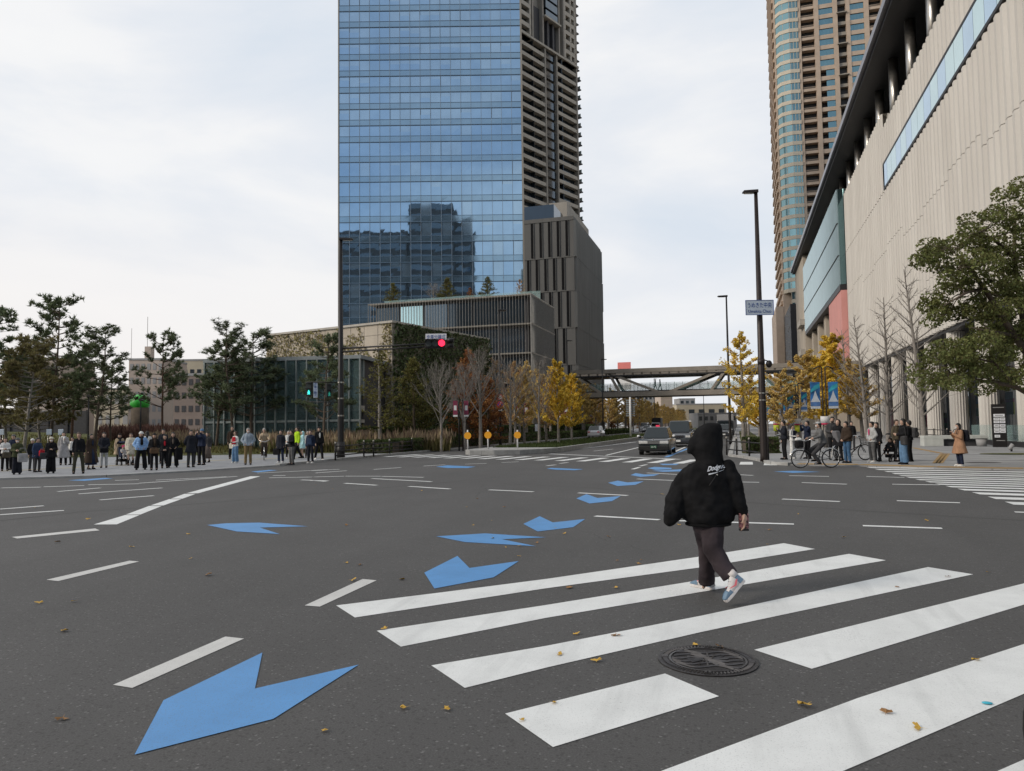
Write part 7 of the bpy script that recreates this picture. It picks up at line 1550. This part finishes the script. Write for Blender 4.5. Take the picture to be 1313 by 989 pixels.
# pushchairs
def pushchair(label, P, turn, mt, child=None):
    rz = atan2(-P.x, P.y) + radians(turn); r = thing('pushchair', label, 'pushchair', (P.x, P.y, PZ), rz)
    for sd in (-1, 1):
        mb = MB(); mb.tube([(sd * .22, -.42, .10), (sd * .22, .05, .45), (sd * .23, .38, .98), (sd * .20, .44, 1.02)], .014, 6); mb.tube([(sd * .22, .38, .12), (sd * .22, .0, .52)], .013, 6); mb.build('frame', 'black_metal', r, True)
        for y, rr in ((-.42, .09), (.38, .12)): mb = MB(); mb.tube([(sd * .22 - .02, y, rr), (sd * .22 + .02, y, rr)], rr, 16); wh = mb.build('wheel', 'tyre', r); mb = MB(); mb.tube([(sd * .22 + sd * .021, y, rr), (sd * .22 + sd * .027, y, rr)], rr * .6, 12); mb.build('hub', 'rim', wh)
    mb = MB(); mb.tube([(-.20, .44, 1.02), (.20, .44, 1.02)], .018, 8); mb.build('handlebar', 'black_trim', r, True)
    mb = MB(); mb.hexa([V(p) for p in ((-.19, -.22, .40), (.19, -.22, .40), (.19, .14, .38), (-.19, .14, .38), (-.19, -.20, .48), (.19, -.20, .48), (.19, .30, .90), (-.19, .30, .90))]); mb.build('seat', cm(mt), r, bevel=.04)
    mb = MB(); n = 8
    for i in range(n):
        a0, a1 = pi * (.30 + .5 * i / n), pi * (.30 + .5 * (i + 1) / n); c0 = V((0, .22, .80)); R1 = .34; mb.quad(c0 + V((-.2, -R1 * cos(a0) * -1 * -1, R1 * sin(a0))), c0 + V((.2, -R1 * cos(a0), R1 * sin(a0))), c0 + V((.2, -R1 * cos(a1), R1 * sin(a1))), c0 + V((-.2, -R1 * cos(a1), R1 * sin(a1))))
    mb.build('canopy', cm(mt), r, True); mb = MB(); mb.box(-.18, .18, -.1, .3, .16, .30); mb.build('under_basket', cm('black'), r, bevel=.03)
    if child:
        c = thing('child', child[0], 'child', (P.x, P.y, PZ + .47), rz); mb = MB(); mb.ell((0, .02, .38), (.075, .08, .09), 12, 10); mb.cap((0, .06, .25), (0, .02, .34), .05, .04, 8); mb.cap((0, .08, .20), (0, -.02, .04), .10, .10, 10)
        for sd in (-1, 1): mb.cap((sd * .05, -.05, .03), (sd * .07, -.26, .02), .05, .04, 8); mb.cap((sd * .07, -.26, .02), (sd * .07, -.30, -.16), .04, .03, 8); mb.cap((sd * .10, .05, .24), (sd * .12, -.12, .14), .035, .028, 8); mb.ell((sd * .11, -.15, .14), .025, 8, 6)
        mb.build('body', SK[0], c, remesh=.012); mb = MB(); mb.cap((0, .08, .21), (0, -.02, .06), .125, .12, 10)
        for sd in (-1, 1): mb.cap((sd * .05, -.05, .03), (sd * .07, -.24, .02), .062, .052, 8); mb.cap((sd * .07, -.25, .02), (sd * .07, -.29, -.13), .05, .042, 8); mb.cap((sd * .10, .05, .25), (sd * .12, -.10, .15), .05, .042, 8)
        mb.build('clothes', cm(child[1]), c, remesh=.016); mb = MB(); mb.ell((0, .035, .405), (.085, .088, .085), 12, 10); mb.build('hat', cm(child[2]), c, True)
        for sd in (-1, 1): mb = MB(); mb.ell((sd * .028, -.055, .385), (.011, .007, .008), 8, 6); mb.build('eye', 'eye_dark', c, True)
    return r
pushchair('black pushchair with a child beside the group at the right crossing', G(1142, 592, PZ), -30, 'black', ('small child in black sitting in the right-hand pushchair', 'black', 'dbrown'))
pushchair('pale pushchair in front of the woman in the beige coat', G(158.5, 596.5, PZ), 15, 'navy', ('infant wrapped in pink and white in the left pushchair', 'lgrey', 'pink'))
# two tiny walkers on the footbridge
for px, l in ((840.5, 'left of the two tiny walkers on the footbridge'), (846.5, 'right of the two tiny walkers on the footbridge')):
    p = VY(px, 500, Yq + 2.0); person(l, V((p.x, p.y, 0)), 1.68, turn=90, legs='walk', z=6.86, top='ink' if px < 842 else 'gbrown', face=False, vox=.03)
# bicycles parked along the far right walk
for i in range(5):
    bicycle('bicycle', '%s bicycle in the dark row parked on the far right walk' % ('nearest', 'second', 'third', 'fourth', 'farthest')[i], (2.9 + .1 * i, 60 + i * 1.1, PZ), .2, 'black_metal', True)
q = G(966, 562, PZ)
# dark tyre entering the frame at the lower right
g = G(1399, 1028); t = bicycle('bicycle', 'bicycle whose dark tyre just enters the frame at the lower right corner', (g.x, g.y, 0), radians(14) + YAW, 'black_metal', False, guards=False)
# ================================================================== the hooded pedestrian
D0 = 7.15; HP = at(915, D0); HP.z = 0
hero = thing('person', 'pedestrian in an oversized black hooded jacket walking over the crosswalk, seen from behind', 'person', HP)
def C(px, py, D=D0): return onpl(px, py, D)
pm('hoodie_black', (.013, .013, .014), .93, var=.3, scale=9, spec=.08, bmp=.12); m = MATS['hoodie_black']
pm('jean_plum', (.047, .037, .042), .85, var=.35, scale=5, spec=.15, bmp=.35)
pm('shoe_white', (.66, .63, .62), .6, var=.05); pm('shoe_blue', (.15, .24, .34), .6, var=.08); pm('shoe_pink', (.75, .16, .19), .6, var=.0); pm('logo_white', (.62, .64, .68), .8, var=.05)
hip = C(909, 668, 7.15); kL = C(905, 712, 7.22); aL = C(905, 744, 7.36); kR = C(913, 708, 7.02); aR = C(939, 743, 6.93)
shl, shr = C(886, 606, 7.22), C(932, 602, 7.08); neck = C(908, 595, 7.15); head = C(903, 573, 7.17)
elL, wrL = C(872, 630, 7.20), C(864, 650, 7.12); elR, wrR = C(948, 634, 7.08), C(953, 660, 7.03)
b = MB(); b.ell(head, (.085, .095, .11), 16, 12); b.ell(head + RGT * -.07 + FWD * .03 + V((0, 0, -.03)), (.03, .03, .05), 10, 8); b.ell(head - RGT * .098 + FWD * .04, (.018, .015, .02), 8, 6); b.cap(neck, head, .055, .05, 10)
b.cap(neck + V((0, 0, -.05)), hip, .11, .09, 12); b.cap(shl, shr, .06, .06, 10); b.cap(shl, elL, .05, .04, 8); b.cap(elL, wrL, .038, .026, 8); b.cap(shr, elR, .05, .04, 8); b.cap(elR, wrR, .038, .025, 8)
b.cap(hip - RGT * .04, kL, .055, .036, 10); b.cap(kL, aL, .036, .028, 10); b.cap(hip + RGT * .03, kR, .055, .036, 10); b.cap(kR, aR, .036, .028, 10)
b.cap(aL, C(902, 753, 7.38), .026, .018, 8); b.cap(aR, C(937, 755, 6.93), .034, .028, 8)
fingers(b, C(953.5, 659.5, 7.03), V((0, 0, -1)) + RGT * .05, 1, 1.12, .0088, curl=.55, palm_n=(-RGT * 1.0 + FWD * .15)); fingers(b, wrL, V((0, 0, -1)), -1, .9, .0085, curl=.5, palm_n=RGT)
b.build('body', SK[0], hero, world=True, remesh=.0075)
# jacket: wide boxy body, balloon sleeves, gathered hem and cuffs
g = MB(); k = 7.15 / FPX
def ringel(px, py, rx, ry, D=7.15): return C(px, py, D), rx * k, ry
lay = [(908, 592, 19, .11), (908, 600, 30, .15), (908, 612, 33, .185), (907, 630, 35, .205), (907, 648, 36, .215), (907.5, 657, 35, .205), (908, 665, 31.5, .19), (908, 671, 28, .165)]
secs = []
for (px, py, rx, ry) in lay:
    c = C(px, py); secs.append([c + RGT * (rx * k * cos(a)) + FWD * (ry * sin(a)) for a in [2 * pi * i / 28 for i in range(28)]])
loft(g, secs)
for pts, rs in (([(888, 604, 7.2), (879, 618, 7.2), (872, 634, 7.19), (866, 650, 7.15), (861, 660, 7.12), (858, 667, 7.1)], (.085, .105, .115, .118, .095, .055)), ([(930, 601, 7.1), (937, 614, 7.08), (941, 629, 7.07), (945, 643, 7.06), (948.5, 652, 7.05), (952, 657, 7.04)], (.085, .098, .098, .085, .070, .045))):
    P3 = [C(*q) for q in pts]
    for i in range(len(P3) - 1): g.cap(P3[i], P3[i + 1], rs[i], rs[i + 1], 12)
g.ell(C(857.5, 667, 7.1), .052, 10, 8)
jk = g.build('jacket', 'hoodie_black', hero, world=True, remesh=.012)
tex = bpy.data.textures.new('folds', 'CLOUDS'); tex.noise_scale = .16; tex.noise_depth = 2
q = jk.modifiers.new('folds', 'DISPLACE'); q.texture = tex; q.strength = .07; q.mid_level = .5; q.texture_coords = 'GLOBAL'
mb = MB(); pts = [C(908, 671.5) + RGT * (27 * k * cos(a)) + FWD * (.160 * sin(a)) for a in [2 * pi * i / 28 for i in range(29)]]; mb.tube(pts, .016, 8, cap=False); mb.build('hem', 'hoodie_black', jk, True)
mb = MB(); c = C(953, 658, 7.04); mb.tube([c + V((0, 0, .03)), c - V((0, 0, .02))], [.047, .040], 14); mb.build('cuff', 'hoodie_black', jk, True)
# hood: round crown, opening facing left with its tip low on that side
g = MB(); hl = [(916, 541.5, 6, .05), (913, 544, 11.5, .09), (910, 549.5, 16, .125), (908, 557, 18.5, .145), (907.5, 567, 18.5, .150), (907.5, 575, 18.5, .150), (909, 583, 17, .14), (910, 590, 17.5, .145), (909, 597, 20, .15)]
secs = []
for (px, py, rx, ry) in hl:
    c = C(px, py); secs.append([c + RGT * (rx * k * cos(a)) + FWD * (ry * sin(a)) for a in [2 * pi * i / 24 for i in range(24)]])
loft(g, secs); g.cap(C(905, 557), C(893, 570), .085, .065, 12); g.cap(C(892, 568), C(884, 579.5), .068, .026, 12); g.cap(C(897, 572), C(891, 580), .075, .04, 12); g.cap(C(890, 579), C(899, 590), .035, .055, 12)
g.cap(C(899, 595), C(919, 593), .06, .06, 10)
hd_ = g.build('hood', 'hoodie_black', hero, world=True, remesh=.012); q = hd_.modifiers.new('folds', 'DISPLACE'); q.texture = tex; q.strength = .03; q.mid_level = .5; q.texture_coords = 'GLOBAL'
# trousers
g = MB(); g.cap(C(902, 672), C(914, 671), .118, .118, 12)
for pts, rs in (([(903, 675, 7.2), (905, 694, 7.22), (905.5, 712, 7.25), (906, 730, 7.31), (906.5, 747, 7.36)], (.110, .092, .082, .080, .080)), ([(914, 675, 7.1), (914, 690, 7.06), (914, 704, 7.02), (925, 724, 6.97), (937, 739, 6.93)], (.115, .104, .094, .088, .080))):
    P3 = [C(*q) for q in pts]
    for i in range(len(P3) - 1): (g.cap if i < len(P3) - 2 else lambda a, b_, ra, rb, n: g.tube([a, b_], [ra, rb], n))(P3[i], P3[i + 1], rs[i], rs[i + 1], 14)
tr = g.build('trousers', 'jean_plum', hero, world=True, remesh=.011); q = tr.modifiers.new('folds', 'DISPLACE'); q.texture = tex; q.strength = .035; q.mid_level = .5; q.texture_coords = 'GLOBAL'
# trainers
def trainer(heel, toe, up, side, lab_):
    heel, toe = V(heel), V(toe); d = (toe - heel).normalized(); up = V(up); up = (up - d * up.dot(d)).normalized(); s = d.cross(up); L_ = .27
    def loc(t, w_, h_): return heel + d * (t * L_) + s * w_ + up * h_
    mb = MB(); secs = []
    for t, w_ in ((0, .028), (.08, .038), (.3, .037), (.5, .040), (.75, .046), (.92, .038), (1.0, .022)): secs.append([loc(t, -w_, 0), loc(t, w_, 0), loc(t, w_, .028), loc(t, -w_, .028)])
    loft(mb, secs); so_ = mb.build('sole', 'shoe_white', hero, world=True, bevel=.006)
    mb = MB(); secs = []
    for t, w_, h_ in ((.015, .026, .115), (.10, .035, .13), (.30, .034, .125), (.45, .035, .095), (.62, .040, .072), (.80, .042, .060), (.94, .034, .045), (.985, .02, .034)): secs.append([loc(t, w_ * cos(a), .028 + (h_ - .028) * max(0, sin(a)) ** .8) for a in [pi * i / 10 for i in range(11)]])
    loft(mb, secs); up_ = mb.build('trainer', 'shoe_white', hero, True, world=True)
    def patch(ts, hs_, mt, nm, o=.003):
        for sd in (-1, 1):
            m2 = MB(); pts = [];
            for t, h_ in zip(ts, hs_):
                w_ = .0365 if t < .5 else .0415 if t < .85 else .034
                pts.append(loc(t, sd * (w_ + o) * (1 - max(0, (h_ - .05)) * 4.5), h_))
            m2.poly(pts if sd > 0 else pts[::-1]); m2.build(nm, mt, up_)
    patch((.02, .22, .20, .06), (.03, .03, .10, .11), 'shoe_blue', 'heel_panel'); patch((.60, .97, .94, .80, .62), (.03, .03, .045, .058, .066), 'shoe_blue', 'toe_panel', .004)
    patch((.16, .36, .62, .60, .40, .24), (.078, .045, .074, .078, .062, .082), 'shoe_pink', 'pink_mark', .008)
    mb = MB(); c = loc(.78, 0, .0); secs = [[loc(t, (w_) * cos(a), .031 + (h_ - .028) * max(0, sin(a)) ** .8) for a in [pi * i / 10 for i in range(11)]] for t, w_, h_ in ((.70, .0425, .068), (.80, .0435, .062), (.94, .036, .047), (.99, .022, .036))]; loft(mb, secs); mb.build('toe_cap', 'shoe_blue', up_, True)
    for i in range(4): m2 = MB(); t = .40 + .07 * i; h_ = .108 - .012 * i; m2.tube([loc(t, -.02, h_ - .006), loc(t, 0, h_ + .003), loc(t, .02, h_ - .006)], .004, 5); m2.build('lace', 'logo_white', up_, True)
    mb = MB(); mb.tube([loc(.12, 0, .10), loc(.12, 0, .15) - d * .0], [.036, .034], 14); mb.build('ankle_collar', 'shoe_pink' if 0 else 'shoe_white', up_, True)
hL = G(915, 757.2); hL.z = .004; tL = G(888.5, 752); tL.z = .004; trainer(hL, tL, (0, 0, 1), 1, 'l')
tR = C(932, 772.3, 6.80); tR.z = max(.012, tR.z); hR = C(954.5, 745, 6.86); trainer(hR, tR, V((0, 0, .6)) - RGT * .8 - FWD * .05, 1, 'r')
# lettering on the back and a thin strap
hits = bpy.context
def back_pt(px, py):                       # a point on the ellipse of the back seen from the crossing
    for i in range(len(lay) - 1):
        if lay[i][1] <= py <= lay[i + 1][1]:
            t = (py - lay[i][1]) / (lay[i + 1][1] - lay[i][1]); cx = lay[i][0] + (lay[i + 1][0] - lay[i][0]) * t; rx = lay[i][2] + (lay[i + 1][2] - lay[i][2]) * t; ry = lay[i][3] + (lay[i + 1][3] - lay[i][3]) * t; u_ = max(-.95, min(.95, (px - cx) / rx)); return C(px, py, D0 - ry * sqrt(1 - u_ * u_) - .030)
    return C(px, py, D0 - .22)
me = TXT['dodgers'].copy(); xs = [v.co.x for v in me.vertices]; ys = [v.co.y for v in me.vertices]; x0, x1, y0, y1 = min(xs), max(xs), min(ys), max(ys)
bm = bmesh.new(); bm.from_mesh(me); bmesh.ops.triangulate(bm, faces=bm.faces[:]); bmesh.ops.subdivide_edges(bm, edges=[e for e in bm.edges if e.calc_length() > .2], cuts=2); bm.to_mesh(me); bm.free()
for v in me.vertices:
    t = (v.co.x - x0) / (x1 - x0); h_ = (v.co.y - y0) / (y1 - y0); v.co = back_pt(906.8 + 24 * t, 604.5 - 5.2 * t - 8.3 * (h_ - .3))
me.materials.clear(); me.materials.append(MATS['logo_white']); tx = bpy.data.objects.new('lettering', me); COL.objects.link(tx); tx.parent = jk
mb = MB(); top_, bot_ = [], []
for i in range(13):
    t = i / 12; x = 908.5 + 20 * t; y = 608.3 - 6.2 * t + .8 * sin(t * 3); wd = 1.5 * (1 - t) + .35; top_.append(back_pt(x, y - wd / 2)); bot_.append(back_pt(x, y + wd / 2))
mb.add(top_ + bot_, [(i, i + 13, i + 14, i + 1) for i in range(12)]); mb.build('underline_stroke', 'logo_white', jk)
mb = MB(); mb.tube([C(926, 584, 7.0) - FWD * .02] + [back_pt(927 - 18 * (t ** 1.25), 592 + 31 * t) - FWD * .004 for t in [i / 10 for i in range(11)]], .0035, 5); mb.build('strap', 'black_metal', hero, True, world=True)
c = back_pt(919.5, 609); mb = MB(); mb.ell(c - FWD * .004, .008, 8, 6); mb.build('strap_clip', 'steel', hero, True, world=True)
# the thing carried in the right hand
c = C(953.5, 669, 7.03); t = thing('phone', 'dark pink patterned phone case in the right hand of the hooded pedestrian', 'phone', c)
m, b = newmat('pink_pattern'); MATS['pink_pattern'] = m; L(ramp(noise(55, 3), [(.40, (.03, .02, .022)), (.48, (.22, .09, .10)), (.60, (.36, .17, .18)), (.72, (.06, .03, .035))]), b.inputs['Base Color']); b.inputs['Roughness'].default_value = .4
mb = MB(); fr = Fr(c - V((0, 0, 0)), RGT, -FWD); mb.box(-.045, .045, -.02, .02, c.z - .065, c.z + .085, fr); mb.build('case', 'pink_pattern', t, world=True, bevel=.01); mb = MB(); mb.box(-.044, .044, -.019, .019, c.z - .085, c.z - .067, fr); mb.build('lower_edge', 'black_trim', t, world=True, bevel=.004)
